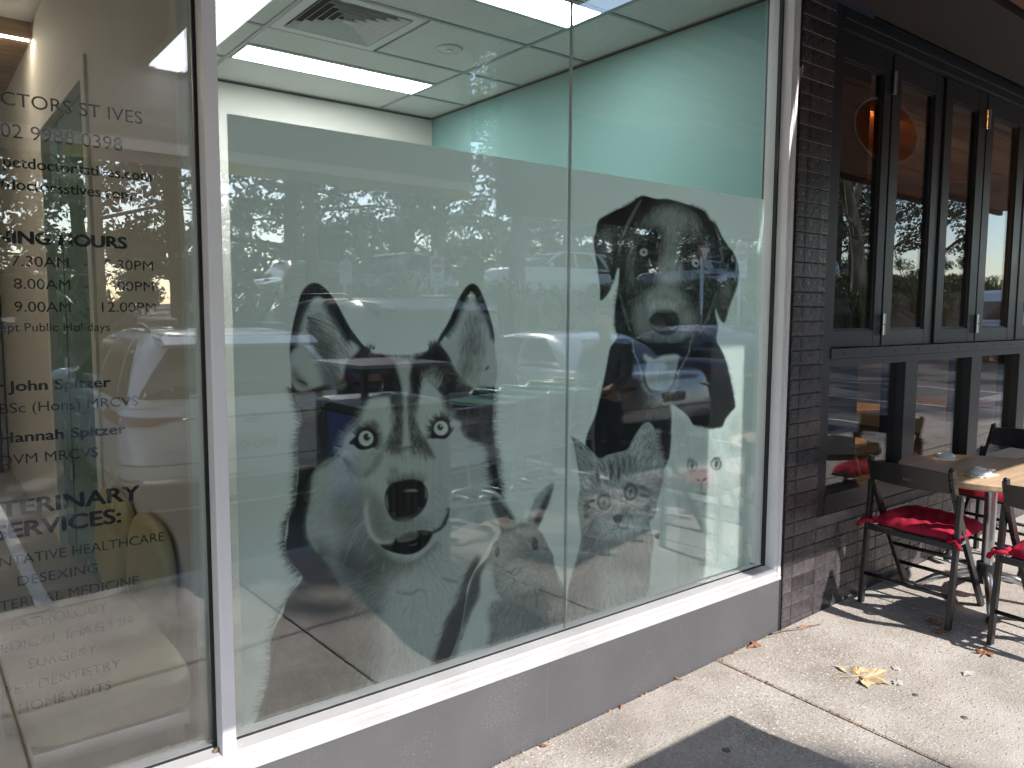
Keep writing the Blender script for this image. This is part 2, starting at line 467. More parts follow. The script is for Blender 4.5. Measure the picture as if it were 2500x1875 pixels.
# ============================================================ CLINIC SHOPFRONT
YF = -.06                       # front plane of frames, plinth and tiles
ZP = .322                       # top of the plinth
plinth = MB()
plinth.add([(-4,YF,gz(-4,YF)-.03),(3.05,YF,gz(3.05,YF)-.03),(3.05,YF,ZP),(-4,YF,ZP),(-4,.12,gz(-4,YF)-.03),(3.05,.12,gz(3.05,YF)-.03),(3.05,.12,ZP),(-4,.12,ZP)],
           [(0,1,2,3),(3,2,6,7),(1,5,6,2),(0,3,7,4),(4,7,6,5)])
pl = plinth.build('plinth_wall', M['plinth'])
tag(pl, 'low charcoal rendered wall under the big shop window', 'wall')

win = thing('shop_window', 'large white framed shop window in two butted panes plus a left pane', 'window', (0,0,ZP))
# sill: extruded profile (y, z)
prof = [(.055,ZP+.002),(.055,.372),(.012,.372),(.010,.388),(-.004,.388),(-.006,.381),(-.052,.380),(-.0585,.376),(-.0585,.366),(-.0545,.364),(-.0545,.359),(-.0605,.357),(-.0605,.344),(-.0565,.342),(-.0565,.338),(-.0665,.336),(-.0665,ZP+.002)]
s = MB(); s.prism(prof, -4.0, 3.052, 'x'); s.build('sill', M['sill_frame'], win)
s = MB(); s.box(-4.0, 2.998, -.0058, -.0042, .3815, .3885); s.build('sill_gasket', M['gasket'], win)
# mullion (front face, glazing returns)
s = MB(); s.box(.5905, .6245, -.0602, -.012, .377, 3.06); s.box(.5990,.6160,-.012,.06,.3885,3.06); s.build('mullion', M['white_frame'], win, bevel=.0012)
s = MB(); s.box(.583, .5985, -.011, -.003, .3885, 3.06); s.build('mullion_gasket', M['gasket'], win)
s = MB(); s.box(.6165, .6225, -.011, -.003, .3885, 3.06); s.build('mullion_gasket', M['gasket'], win)
# right jamb
s = MB(); s.box(3.008, 3.030, -.0600, .06, .377, 3.06); s.box(3.0325, 3.052, -.0635, .06, ZP+.003, 3.06); s.box(3.0300,3.0325,-.052,.05,.377,3.06)
s.build('jamb', M['white_frame'], win, bevel=.0012)
s = MB(); s.box(2.997, 3.008, -.012, .004, .3815, 3.06); s.build('jamb_gasket', M['gasket'], win)
s = MB(); s.box(-4.0, 3.052, -.06, .06, 3.06, 3.14); s.build('head_frame', M['white_frame'], win, bevel=.0015)
s = MB(); s.box(-4.0, -3.95, -.06, .06, .38, 3.06); s.build('jamb', M['white_frame'], win)
def pane(x0, x1):
    s = MB(); s.box(x0, x1, 0, .010, .376, 3.062); s.build('glass_pane', M['glass'], win)
pane(-3.95, .597); pane(.6175, 1.8112); pane(1.8148, 3.006)
s = MB(); s.box(1.8114, 1.8146, -.0012, .0112, .3885, 3.06); s.build('silicone_joint', M['silicone'], win)
s = MB(); s.tube([(.575,-.03,.3815),(.583,-.028,.384),(.589,-.025,.3825)], [.004,.008,.005], 6); s.build('dirt_crumbs', M['joint'], win)

# black expansion joint and tiled wall
b = MB(); b.box(3.0535, 3.0745, -.056, .10, gz(3.06,YF)-.02, 2.9)
tag(b.build('expansion_joint', M['gasket']), 'black vertical joint strip between white frame and tiled pier', 'joint strip')
tiled = thing('tiled_wall', 'plum black glazed tile pier and low wall under the cafe windows', 'wall', (3.2, 0, .1))
b = MB(); b.box(3.0755, 3.337, -.0525, .10, -.05, 2.895); b.box(3.338, 9.0, -.0525, .25, -.05, .552); b.build('grout_core', M['grout'], tiled)
TH, TG = .0650, .0026
XV = [3.0765, 3.148, 3.3370] + [3.3370+.191*i for i in range(1, 17)]
tile_cache = {}
def tile(x0, x1, z0, z1):
    key = (round(x1-x0, 3), round(z1-z0, 3)); w_, h_ = x1-x0, z1-z0
    if key not in tile_cache:
        q = MB(); d = .0022
        v = [(0,0,0),(w_,0,0),(w_,0,h_),(0,0,h_)]; v2 = [(x,-.0075,z) for x,_,z in v]
        v3 = [(d,-.0095,d),(w_-d,-.0095,d),(w_-d,-.0095,h_-d),(d,-.0095,h_-d)]
        fs_ = [(8,9,10,11)]
        for k in range(4):
            n_ = (k+1) % 4; fs_ += [(k,n_,n_+4,k+4),(k+4,n_+4,n_+8,k+8)]
        q.add(v+v2+v3, fs_); tile_cache[key] = q.mesh('tile', M['tile'])
    o = bpy.data.objects.new('tile', tile_cache[key]); COL.objects.link(o); o.parent = tiled
    o.location = Vector((x0, -.0525+random.uniform(-.0006,.0006), z0)) - tiled.location
    o.rotation_euler = (random.uniform(-.012,.012), 0, random.uniform(-.010,.010))
z = .048
while z < 2.88:
    top = min(z+TH-TG, 2.893)
    for i in range(len(XV)-1):
        if i >= 2 and z > .50: break
        if top < gz(XV[i], YF)-.01: continue
        tt = top
        if i >= 2 and top > .55: tt = .5505
        tile(XV[i]+TG/2, XV[i+1]-TG/2, z, tt)
    z += TH

# ============================================================ CLINIC INTERIOR
ZC = 3.2134
s = MB(); s.box(-4, 3.9, .08, 9, .04, .10); tag(s.build('clinic_floor', M['concrete_floor']), kind='structure')
ceil = setting('clinic_ceiling')
s = MB(); s.box(.80, 3.779, .07, 4.1, ZC+.03, ZC+.06); s.build('ceiling_void', M['dark'], ceil)
tee = MB()
GX = [.80, 1.819, 3.259, 3.779]
GYm = {0: [.10, .5716, 1.2916, 2.0116, 2.7316, 3.4516, 3.985], 1: [.10, .5716, 1.2916, 1.6316, 2.0116, 2.7316, 3.095, 3.4416, 3.985], 2: [.10, .5716, 1.2916, 2.0116, 2.7316, 3.4516, 3.985]}
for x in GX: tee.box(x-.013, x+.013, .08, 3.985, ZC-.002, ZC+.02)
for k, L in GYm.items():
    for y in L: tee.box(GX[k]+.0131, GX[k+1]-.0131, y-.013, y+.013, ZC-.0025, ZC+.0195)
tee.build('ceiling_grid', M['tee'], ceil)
for k, L in GYm.items():
    for j in range(len(L)-1):
        y0, y1 = L[j]+.0135, L[j+1]-.0135; x0, x1 = GX[k]+.0135, GX[k+1]-.0135
        if k == 1 and abs(L[j]-3.095) < .01: continue
        if k == 1 and abs(L[j]-1.2916) < .01: continue
        parts = [(x0, x1)]
        if k == 1 and abs(L[j]-2.0116) < .01: parts = [(2.5535, x1)]
        for a, c in parts:
            q = MB(); q.box(a, c, y0, y1, ZC+.004, ZC+.018); q.build('ceiling_tile', M['ceiling_tile'], ceil)
LP = emit('lit ceiling diffuser', (.93,.96,1.0), 12.5)
def light_panel(label, x0, x1, y0, y1):
    t = thing('ceiling_light', label, 'ceiling light', ((x0+x1)/2, (y0+y1)/2, ZC), 'flat ceiling light panels')
    q = MB(); d = .012
    for bx in ((x0,x1,y0,y0+d),(x0,x1,y1-d,y1),(x0,x0+d,y0+d,y1-d),(x1-d,x1,y0+d,y1-d)): q.box(*bx, ZC-.004, ZC+.02)
    q.build('light_frame', M['white_paint'], t)
    q = MB(); q.box(x0+d, x1-d, y0+d, y1-d, ZC+.001, ZC+.012); q.build('diffuser', LP, t)
light_panel('long white ceiling light nearest the back wall corner', 1.838, 3.250, 3.111, 3.432)
light_panel('ceiling light panel at the top edge nearer the glass', 1.838, 3.244, 1.308, 1.618)
# louvred air diffuser
ad = thing('air_diffuser', 'square louvred ceiling air vent with stepped vanes', 'air vent', (2.18, 2.37, ZC))
q = MB(); q.box(1.835, 2.523, 2.028, 2.716, ZC+.05, ZC+.09); q.build('vent_box', M['dark'], ad)
cx0, cy0, hw = 2.179, 2.372, .344
q = MB()
for a, c in ((hw, .285),):
    for bx in ((cx0-a,cx0+a,cy0-a,cy0-c),(cx0-a,cx0+a,cy0+c,cy0+a),(cx0-a,cx0-c,cy0-c,cy0+c),(cx0+c,cx0+a,cy0-c,cy0+c)): q.box(*bx, ZC-.003, ZC+.012)
q.build('vent_rim', M['white_paint'], ad)
for k in range(6):
    o_ = .272-.046*k; i_ = o_-.034
    q = MB()
    def ring(r, z): return [(cx0-r,cy0-r,z),(cx0+r,cy0-r,z),(cx0+r,cy0+r,z),(cx0-r,cy0+r,z)]
    zt = ZC-.004
    v = ring(o_, zt)+ring(o_-.003, zt)+ring(i_-.018, zt+.044)+ring(i_-.015, zt+.044)
    fs_ = []
    for j in range(4):
        n_ = (j+1) % 4
        fs_ += [(j,n_,n_+4,j+4),(j+4,n_+4,n_+8,j+8),(j,j+12,n_+12,n_)]
    q.add(v, fs_); q.build('vane', M['white_paint'], ad)
q = MB(); q.add([(cx0-.02,cy0-.02,ZC),(cx0+.02,cy0-.02,ZC),(cx0+.02,cy0+.02,ZC),(cx0-.02,cy0+.02,ZC)], [(0,1,2,3)]); q.build('vent_centre', M['white_paint'], ad)
spk = thing('ceiling_speaker', 'round white speaker set flush in a ceiling tile', 'speaker', (2.90,2.376,ZC))
q = MB(); q.lathe([(.088,.0035),(.086,-.005),(.074,-.009),(.070,-.006),(.068,-.005),(.030,-.007),(.001,-.008)], (2.90,2.376,ZC), 32); q.build('speaker_grille', M['ceiling_tile'], spk)
q = MB(); q.lathe([(.022,-.008),(.020,-.014),(.001,-.015)], (2.90,2.376,ZC), 16); q.build('speaker_cone', M['white_paint'], spk)

s = MB(); s.box(.8, 3.9, 3.985, 4.12, .1, 3.26); tag(s.build('clinic_back_wall', M['cream_paint']), kind='structure')
s = MB(); s.box(3.779, 3.9, .136, 3.984, .1, 3.26); tag(s.build('teal_wall', M['teal']), kind='structure')
s = MB(); s.box(3.772, 3.7785, .09, 3.97, ZC-.016, ZC-.003); s.box(.82, 3.77, 3.978, 3.9845, ZC-.016, ZC-.003); tag(s.build('shadow_line_trim', M['brown_fascia'], ceil))
# partition between waiting room and consulting room with its doorway
part = setting('partition_wall')
PX0, PX1 = .71, .80
DY0, DY1, DZ = 2.03, 3.36, 2.58
s = MB(); s.box(PX0, PX1, .6, DY0, .1, 3.26); s.box(PX0, PX1, DY1, 6.2, .1, 3.26); s.box(PX0, PX1, DY0, DY1, DZ, 3.26); s.build('plaster', M['beige_wall'], part)
s = MB(); s.box(PX0-.004, PX1+.004, .555, .5985, .1, 3.255); s.build('daylit_wall_end', M['cream_paint'], part, bevel=.003)  # wall end face; daylight on it is put into the paler paint
dr = thing('clinic_door', 'sea green door with beige frame in the waiting room wall', 'door', (PX0, 2.7, .1))
s = MB(); s.box(PX0-.014, PX1+.01, DY0-.06, DY0+.03, .1, DZ+.06); s.box(PX0-.014, PX1+.01, DY1-.03, DY1+.06, .1, DZ+.06); s.box(PX0-.014, PX1+.01, DY0+.03, DY1-.03, DZ-.03, DZ+.06); s.build('door_frame', M['cream_paint'], dr, bevel=.003)
s = MB(); s.box(PX0+.028, PX0+.068, DY0+.034, DY1-.36, .11, DZ-.034); s.build('door_leaf', M['green_glass_door'], dr, bevel=.002)
s = MB(); s.box(PX0+.030, PX0+.066, DY1-.352, DY1-.034, .11, DZ-.034); s.build('side_panel', M['green_glass_door'], dr, bevel=.002)
s = MB(); s.box(PX0+.026, PX0+.069, DY1-.359, DY1-.3525, .11, DZ-.034); s.build('door_gap_seal', M['gasket'], dr)
for hz_ in (.55, 1.15, 1.38): 
    s = MB(); s.cyl((PX0+.020, DY1-.37, hz_), .012, .10, 10); s.build('hinge', M['steel'], dr)
s = MB(); s.tube([(PX0+.0,2.25,1.02),(PX0-.04,2.25,1.02),(PX0-.04,2.25,1.0),(PX0-.04,2.37,1.0)], .009, 8); s.build('lever_handle', M['steel'], dr)
# far glazed entrance of the waiting room with pull bars
en = thing('glazed_door', 'dark framed glazed door with tall steel pull bars beyond the green door', 'door', (.4, 6.0, .1))
s = MB()
for x in (-1.2, -.28, .16, .62): s.box(x-.03, x+.03, 6.02, 6.08, .1, 2.85)
s.box(-1.2, .65, 6.02, 6.08, 2.85, 2.92); s.build('door_frame', M['black_metal'], en)
s = MB(); s.box(-1.17, .59, 6.045, 6.055, .1, 2.85); s.build('glass_pane', M['glass'], en)
for x in (-.06, .30):
    s = MB(); s.tube([(x,5.93,.75),(x,5.93,2.0)], .018, 10); s.tube([(x,5.93,.95),(x,6.02,.95)], .008, 6); s.tube([(x,5.93,1.8),(x,6.02,1.8)], .008, 6); s.build('pull_bar', M['steel'], en)
s = MB(); s.box(-4, .70, 6.2, 6.3, .1, 3.3); tag(s.build('waiting_room_back_wall', M['beige_wall']), kind='structure')
s = MB(); s.box(-4.1, -4.0, .07, 6.3, .1, 3.3); tag(s.build('waiting_room_side_wall', M['beige_wall']), kind='structure')
wc = setting('waiting_room_ceiling')
s = MB(); s.box(-4, .709, .07, 3.55, ZC, ZC+.05); s.build('plaster', M['white_paint'], wc)
s = MB(); s.box(-4, .709, 3.56, 3.60, 3.13, ZC+.05); s.build('bulkhead', M['timber_in'], wc)
for k in range(26):
    y = 3.62+k*.1
    s = MB(); s.box(-4, .709, y, y+.092, 3.13, 3.15); s.build('lining_board', M['timber_in'], wc)
led = thing('led_strip', 'warm glowing light strip under the timber bulkhead', 'light strip', (.2,3.58,3.11))
s = MB(); s.box(-3.9, .70, 3.565, 3.60, 3.118, 3.129); s.build('channel', M['alu'], led)
s = MB(); s.box(-3.9, .695, 3.572, 3.594, 3.112, 3.1175); s.build('diffuser', emit('warm led', (1.0,.87,.70), 34.0), led)

# waiting bench
bench = thing('waiting_bench', 'yellow upholstered waiting bench with two rounded back pads', 'bench', (.4,.6,.1))
def pad(name, fn, n=3):
    q = MB(); q.grid(fn, 25, 19); return q
def cushion_box(x0, x1, y0, y1, z0, z1, r=.05, k=4.0):
    """soft rounded block"""
    cx, cy, cz = (x0+x1)/2, (y0+y1)/2, (z0+z1)/2; ax, ay, az = (x1-x0)/2, (y1-y0)/2, (z1-z0)/2
    def f(u, v):
        a = 2*math.pi*u; e = -math.pi/2 + math.pi*v
        def sg(t, p): return math.copysign(abs(t)**p, t)
        ce = sg(math.cos(e), 2/k*1.0)
        return (cx+ax*ce*sg(math.cos(a), 2/k), cy+ay*ce*sg(math.sin(a), 2/k), cz+az*sg(math.sin(e), 2/k*1.2))
    q = MB(); q.grid(f, 48, 20, True); return q
cushion_box(.17, .585, .08, 1.08, .445, .55, k=7).build('seat', M['seat_vinyl'], bench, True)
def backpad(y0, y1, z0, z1):
    q = MB(); cy, cz = (y0+y1)/2, (z0+z1)/2; ay, az = (y1-y0)/2, (z1-z0)/2
    def f(u, v):
        a = 2*math.pi*u; rr = [0, .55, .86, .965, 1.0, .965, .86, .55, 0][int(round(v*8))]; xx = [.645,.640,.645,.66,.678,.696,.706,.708,.708][int(round(v*8))]
        def sg(t, p): return math.copysign(abs(t)**p, t)
        return (xx - .02*(1-((sg(math.sin(a),.6)*rr)+1)/2), cy+ay*rr*sg(math.cos(a), .62), cz+az*rr*sg(math.sin(a), .62))
    q.grid(f, 40, 9, True); return q
backpad(.70, 1.25, .20, .77).build('back_pad', M['yellow_vinyl'], bench, True)
backpad(1.26, 1.86, .33, .76).build('back_pad', M['yellow_vinyl'], bench, True)
s = MB(); s.box(.20, .56, .12, 1.05, .40, .438)
for x in (.22, .53):
    for y in (.15, 1.0): s.box(x-.02, x+.02, y-.02, y+.02, .1, .4)
s.build('bench_frame', M['alu'], bench)
# ============================================================ BUILDING SHELL AND AWNINGS
shell = setting('building_shell')
s = MB(); s.box(-4.2, 9.3, .065, 9.2, 3.27+.04, 3.6); s.box(9.1, 9.3, .065, 9.2, -.1, 3.3); s.box(-4.3, -4.15, .065, 9.2, -.1, 3.3); s.box(-4.2, 9.3, 9.05, 9.2, -.1, 3.3)
s.build('walls_and_roof', M['soffit_white'], shell)
s = MB(); s.box(-9, 3.05, -.05, .064, 3.142, 3.3); s.build('window_lintel', M['soffit_white'], shell)

aw = thing('clinic_awning', 'white soffit awning with a row of coloured fascia panels over the footpath', 'awning', (0,-1.2,3.3))
s = MB(); s.box(-9, 3.215, -2.245, -.06, 3.30, 3.36); s.build('soffit', M['soffit_white'], aw)
FY0, FY1 = -2.29, -2.25
s = MB(); s.box(-9, 2.985, FY0, FY1, 2.352, 3.6); s.box(2.985, 3.215, FY0, FY1, 3.235, 3.6); s.build('fascia', M['soffit_white'], aw)
s = MB(); s.box(-9, 2.985, FY0-.005, FY1+.02, 2.298, 2.3515); s.build('edge_channel', M['white_frame'], aw)
cols = [(.62,.52,.16), (.33,.38,.33), (.30,.26,.31), (.42,.40,.14), (.27,.31,.30), (.45,.42,.33)]
cm = [mat('fascia panel colour', c, .6, var=.04) for c in cols]
x = -8.95; k = 0
while x < 2.96:
    wd = random.choice((.13, .145, .17, .21)); e = min(x+wd, 2.98)
    q = MB(); q.box(x+.002, e-.002, FY0, FY1, 2.243, 2.2975); q.build('colour_panel', cm[(k*5+k//3) % 6], aw); x = e; k += 1
bt = thing('batten_light', 'lit white batten light fixed below the clinic awning', 'batten light', (1.11,-1.6,2.7))
s = MB(); s.box(1.025, 1.195, -2.2, -.9, 2.712, 2.75); s.build('batten_body', M['white_paint'], bt)
s = MB(); s.box(1.055, 1.165, -2.19, -.91, 2.700, 2.7115); s.build('diffuser', emit('batten diffuser', (.93,.95,1), 2.6), bt)
s = MB(); s.box(1.026, 1.054, -2.19, -.91, 2.704, 2.7115); s.box(1.166, 1.194, -2.19, -.91, 2.704, 2.7115); s.build('reflector_strip', emit('batten side glow', (.9,.93,1), 1.9), bt)
for y in (-2.1, -1.0):
    s = MB(); s.box(1.10, 1.12, y-.01, y+.01, 2.75, 3.3); s.build('hanger', M['white_paint'], bt)

ca = thing('cafe_awning', 'dark framed awning with brown timber boards beside the clinic awning', 'awning', (6,-1.2,2.95))
s = MB(); s.box(3.056, 12, -.478, -.0655, 2.9, 3.298); s.build('bulkhead', M['brown_fascia'], ca)
s = MB(); s.box(3.2155, 6.3, -2.29, -2.245, 2.18, 3.6); s.build('fascia', M['brown_fascia'], ca)
s = MB(); s.box(6.3005, 12, -2.288, -2.245, 2.88, 3.6); s.build('fascia', M['brown_fascia'], ca)
s = MB(); s.box(3.216, 12, -2.24, -.482, 2.965, 3.2); s.build('roof_deck', M['brown_fascia'], ca)
n_ = 14; wd = (2.24-.482)/n_
for k in range(n_):
    y0 = -2.24+k*wd
    q = MB(); q.box(3.22, 12, y0+.004, y0+wd-.004, 2.935+random.uniform(0,.003), 2.960); q.build('soffit_board', M['timber'], ca)
def text_mesh(txt, size, bold=0.0, depth=0.0, spacing=1.0):
    cu = bpy.data.curves.new('t', 'FONT'); cu.body = txt; cu.size = size; cu.offset = bold; cu.extrude = depth; cu.space_character = spacing
    cu.resolution_u = 4
    o = bpy.data.objects.new('t', cu); COL.objects.link(o)
    dg = bpy.context.evaluated_depsgraph_get(); me = bpy.data.meshes.new_from_object(o.evaluated_get(dg))
    bpy.data.objects.remove(o); bpy.data.curves.remove(cu); return me
def text_plane(name, txt, origin, xdir, zdir, height, material, parent, width=None, bold=0.0, mirror=False):
    """flat letters: cap height, optional width to stretch to; origin = left end of the baseline"""
    me = text_mesh(txt, 1.0, bold)
    v = np.empty(len(me.vertices)*3, np.float32); me.vertices.foreach_get('co', v); v = v.reshape(-1, 3)
    x0, x1 = v[:, 0].min(), v[:, 0].max(); sy = height/.73
    sx = sy if width is None else width/(x1-x0)
    X, Z = Vector(xdir), Vector(zdir); O = Vector(origin)
    out = np.array([list(O + X*((p[0]-x0)*sx) + Z*(p[1]*sy)) for p in v], np.float32)
    me.vertices.foreach_set('co', out.ravel()); me.materials.append(material); me.update()
    return link(name, me, parent)
M['white_letter'] = mat('white sign lettering', (.78,.78,.76), .6, var=.02)
text_plane('letters', 'HI', (10.62, -2.243, 2.90), (-1,0,0), (0,0,1), .15, M['white_letter'], ca, .26, .01)

# ============================================================ CAFE WINDOWS
cw = thing('cafe_window', 'black framed bifold cafe window over fixed lower panes right of the tiled pier', 'window', (4.6,0,.55))
s = MB(); s.box(3.338, 3.428, -.045, .10, .555, 2.90); s.build('jamb', M['black_metal'], cw, bevel=.002)
s = MB(); s.box(3.4285, 9.0, -.045, .12, 2.80, 2.90); s.box(3.4285, 9.0, -.052, .02, 2.845, 2.862); s.build('head_track', M['black_metal'], cw, bevel=.002)
s = MB(); s.box(3.4285, 9.0, -.050, .11, 1.300, 1.348); s.box(3.4285, 9.0, -.042, .10, 1.262, 1.2995); s.build('transom', M['black_metal'], cw, bevel=.002)
s = MB()
for k in range(22): s.cyl((3.55+k*.25, -.0502, 1.325), .006, -.0008, 8, 'y')
tag(s.build('screw_heads', M['dark'], cw), kind='stuff')
s = MB(); s.box(3.4285, 9.0, -.048, .11, .555, .640); s.box(3.4285,9.0,-.055,.02,.640,.652); s.build('bottom_rail', M['black_metal'], cw, bevel=.002)
LV = [(3.430,3.490,3.872,3.942), (3.958,4.050,4.452,4.548), (4.564,4.650,4.985,5.082), (5.098,5.198,5.600,5.712), (5.728,5.83,6.23,6.34), (6.356,6.46,6.86,6.96)]
TILT = [0.0, 1.45, -.5, .5, 0, .6]
for k, (a, g0, g1, c) in enumerate(LV):
    cxl = a if k % 2 else c
    rot = Matrix.Translation((cxl, .02, 0)) @ Matrix.Rotation(math.radians(TILT[k]), 4, 'Z') @ Matrix.Translation((-cxl, -.02, 0))
    def tr_(mb):
        mb.v = [tuple(rot @ Vector(p)) for p in mb.v]; return mb
    s = MB(); s.box(a, g0, -.018, .03, 1.352, 2.798); s.box(g1, c, -.018, .03, 1.352, 2.798)
    s.box(g0, g1, -.017, .029, 1.352, 1.432); s.box(g0, g1, -.017, .029, 2.690, 2.798)
    s.box(g0, g0+.008, -.008, .002, 1.432, 2.69); s.box(g1-.008, g1, -.008, .002, 1.432, 2.69); s.box(g0+.008, g1-.008, -.008, .002, 1.432, 1.442); s.box(g0+.008,g1-.008,-.008,.002,2.68,2.69)
    leaf = tr_(s).build('bifold_leaf', M['black_metal'], cw, bevel=.0015)
    s = MB(); s.box(g0-.004, g1+.004, .003, .009, 1.428, 2.694); tr_(s).build('glass_pane', M['cafe_glass'], leaf)
    if k % 2 == 0:
        for z0, z1 in ((1.405, 1.515), (2.60, 2.71)):
            h = MB(); h.cyl((c+.010, -.030, z0), .0105, (z1-z0)*.48, 12); h.cyl((c+.010, -.030, z0+(z1-z0)*.52), .0105, (z1-z0)*.48, 12); h.cyl((c+.010,-.030,z0+(z1-z0)*.1), .0118, .004, 12); h.cyl((c+.010,-.030,z0+(z1-z0)*.86), .0118, .004, 12)
            h.build('hinge', M['steel'], leaf, smooth=False)
MX = [3.43, 4.262, 5.09, 5.83, 6.6, 7.4]
for k in range(len(MX)):
    x = MX[k]; wl, wr = (.0, .012) if k == 0 else (.07, .07)
    s = MB(); s.box(x-wl+(.0 if k else 0), x+wr, -.04, .09, .653, 1.2615); s.build('mullion', M['black_metal'], cw, bevel=.002)
    if k < len(MX)-1:
        s = MB(); s.box(x+wr-.004, MX[k+1]-.066, .003, .009, .648, 1.266); s.build('glass_pane', M['cafe_glass'], cw)
# oval decal on the first two leaves
lg = thing('logo_decal', 'oval red cafe decal with a thin white ring on the upper window', 'decal', (3.967,0,2.43))
M['logo_red'] = None
mt, t_, out_ = new_mat('red window decal'); nb = NB(t_)
dd = nb.n('BsdfDiffuse'); dd.inputs[0].default_value = (.45,.06,.02,1); tt_ = nb.n('BsdfTransparent'); tt_.inputs[0].default_value = (.85,.60,.50,1)
mm_ = nb.n('MixShader'); mm_.inputs[0].default_value = .10; nb.l(tt_.outputs[0], mm_.inputs[1]); nb.l(dd.outputs[0], mm_.inputs[2]); nb.l(mm_.outputs[0], out_.inputs[0]); M['logo_red'] = mt
mt, t_, out_ = new_mat('white window decal'); nb = NB(t_)
dd = nb.n('BsdfDiffuse'); dd.inputs[0].default_value = (.30,.29,.28,1); tt_ = nb.n('BsdfTransparent')
mm_ = nb.n('MixShader'); mm_.inputs[0].default_value = .45; nb.l(tt_.outputs[0], mm_.inputs[1]); nb.l(dd.outputs[0], mm_.inputs[2]); nb.l(mm_.outputs[0], out_.inputs[0]); M['logo_white'] = mt
def oval(name, rx, rz, rx2, rz2, y, material, lo, hi):
    q = MB(); n = 72; P = []
    for k in range(n+1):
        a = 2*math.pi*k/n; P.append(a)
    for k in range(n):
        a0, a1 = P[k], P[k+1]; xm = 3.967+rx*math.cos((a0+a1)/2)
        if not (lo < xm < hi): continue
        pts = [(3.967+r*math.cos(a), y, 2.43+rr*math.sin(a)) for (r, rr, a) in ((rx,rz,a0),(rx,rz,a1),(rx2,rz2,a1),(rx2,rz2,a0))]
        q.add(pts, [(0,1,2,3)])
    return q.build(name, material, lg)
oval('ring', .335, .158, .318, .148, .0022, M['logo_white'], 3.50, 3.866)
oval('ring', .335, .158, .318, .148, .0022, M['logo_white'], 4.056, 4.44)
oval('disc', .312, .144, .02, .01, .0023, M['logo_red'], 3.50, 3.86); oval('disc', .312, .144, .02, .01, .0023, M['logo_red'], 4.06, 4.44)

# ------------------------------------------------------------ cafe interior
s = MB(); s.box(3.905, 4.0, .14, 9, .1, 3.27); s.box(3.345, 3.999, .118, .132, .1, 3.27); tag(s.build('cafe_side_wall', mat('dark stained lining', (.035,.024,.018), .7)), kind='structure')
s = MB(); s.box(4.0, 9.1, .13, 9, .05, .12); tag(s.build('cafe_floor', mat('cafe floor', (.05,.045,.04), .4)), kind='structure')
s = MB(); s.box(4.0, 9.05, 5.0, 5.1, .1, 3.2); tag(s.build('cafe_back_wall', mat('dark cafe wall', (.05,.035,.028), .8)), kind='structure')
cc = setting('cafe_ceiling')
for k in range(22):
    y = .16+k*.22; q = MB(); q.box(4.01, 9.05, y, y+.20, 2.93, 2.96); q.build('ceiling_board', M['timber_in'], cc)
s = MB(); s.box(4.01, 9.08, .13, 5, 2.97, 3.0); s.build('ceiling_deck', M['dark'], cc)
for k in range(5):
    q = MB(); q.box(4.01, 9.0, .5+k*.8, .56+k*.8, 2.78, 2.925); q.build('ceiling_beam', M['timber'], cc)
pd = thing('pendant_lamp', 'black cone pendant lamp glowing warm inside the cafe', 'pendant lamp', (5.42,1.05,2.5))
s = MB(); s.lathe([(.012,.17),(.02,.16),(.028,.12),(.12,.0),(.118,-.004),(.024,.112),(.002,.115)], (5.42,1.05,2.47), 24); s.build('lamp_shade', M['black_metal'], pd, True)
s = MB(); s.tube([(5.42,1.05,2.64),(5.42,1.05,2.93)], .004, 6); s.build('cord', M['black_metal'], pd)
s = MB(); s.lathe([(.002,.03),(.022,.02),(.03,0),(.02,-.025),(.002,-.032)], (5.42,1.05,2.515), 12); s.build('bulb', emit('warm bulb', (1,.6,.28), 800), pd, True)
wl = thing('wall_lamp', 'small orange uplight glowing near the cafe ceiling', 'lamp', (5.2,.9,2.74))
s = MB(); s.lathe([(.03,-.05),(.045,0),(.05,.03)], (5.15,.95,2.72), 14); s.build('lamp_body', M['black_metal'], wl)
s = MB(); s.lathe([(.002,.034),(.035,.036),(.002,.04)], (5.15,.95,2.72), 12); s.build('bulb', emit('orange bulb', (1,.48,.15), 1100), wl)
def stool(label, x, y, r, h):
    t = thing('stool', label, 'stool', (x,y,.12), 'pale timber stools inside the cafe')
    q = MB(); q.lathe([(r*.9,h-.035),(r,h-.028),(r,h-.006),(r*.97,h),(.001,h)], (x,y,.12), 32); q.build('seat', M['pale_wood'], t)
    for k in range(4):
        a = math.pi/4+k*math.pi/2; d = (math.cos(a), math.sin(a))
        q = MB(); q.tube([(x+d[0]*r*.55,y+d[1]*r*.55,.12+h-.034),(x+d[0]*r*1.05,y+d[1]*r*1.05,.12)], [.017,.011], 8); q.build('leg', M['pale_wood'], t)
stool('pale timber stool just inside the first lower cafe pane', 5.72, 1.2, .24, .42)
stool('pale timber stool deeper inside the cafe beside the chrome table post', 6.75, 2.0, .24, .42)
def inner_table(label, x, y, r, top):
    t = thing('pedestal_table', label, 'table', (x,y,.12), 'round tables inside the cafe')
    q = MB(); q.lathe([(r-.01,.60),(r,.61),(r,.63),(r-.004,.635),(.001,.635)], (x,y,.12), 36); q.build('table_top', top, t)
    q = MB(); q.cyl((x,y,.15), .028, .57, 16); q.build('post', M['chrome'], t)
    q = MB(); q.lathe([(.2,0),(.2,.012),(.04,.03),(.001,.03)], (x,y,.12), 24); q.build('base', M['chrome'], t)
inner_table('round pale timber table inside the cafe behind the first lower pane', 6.25, 1.35, .30, M['table_wood'])
inner_table('round table inside the cafe further along the window', 7.35, 1.0, .32, M['table_wood'])

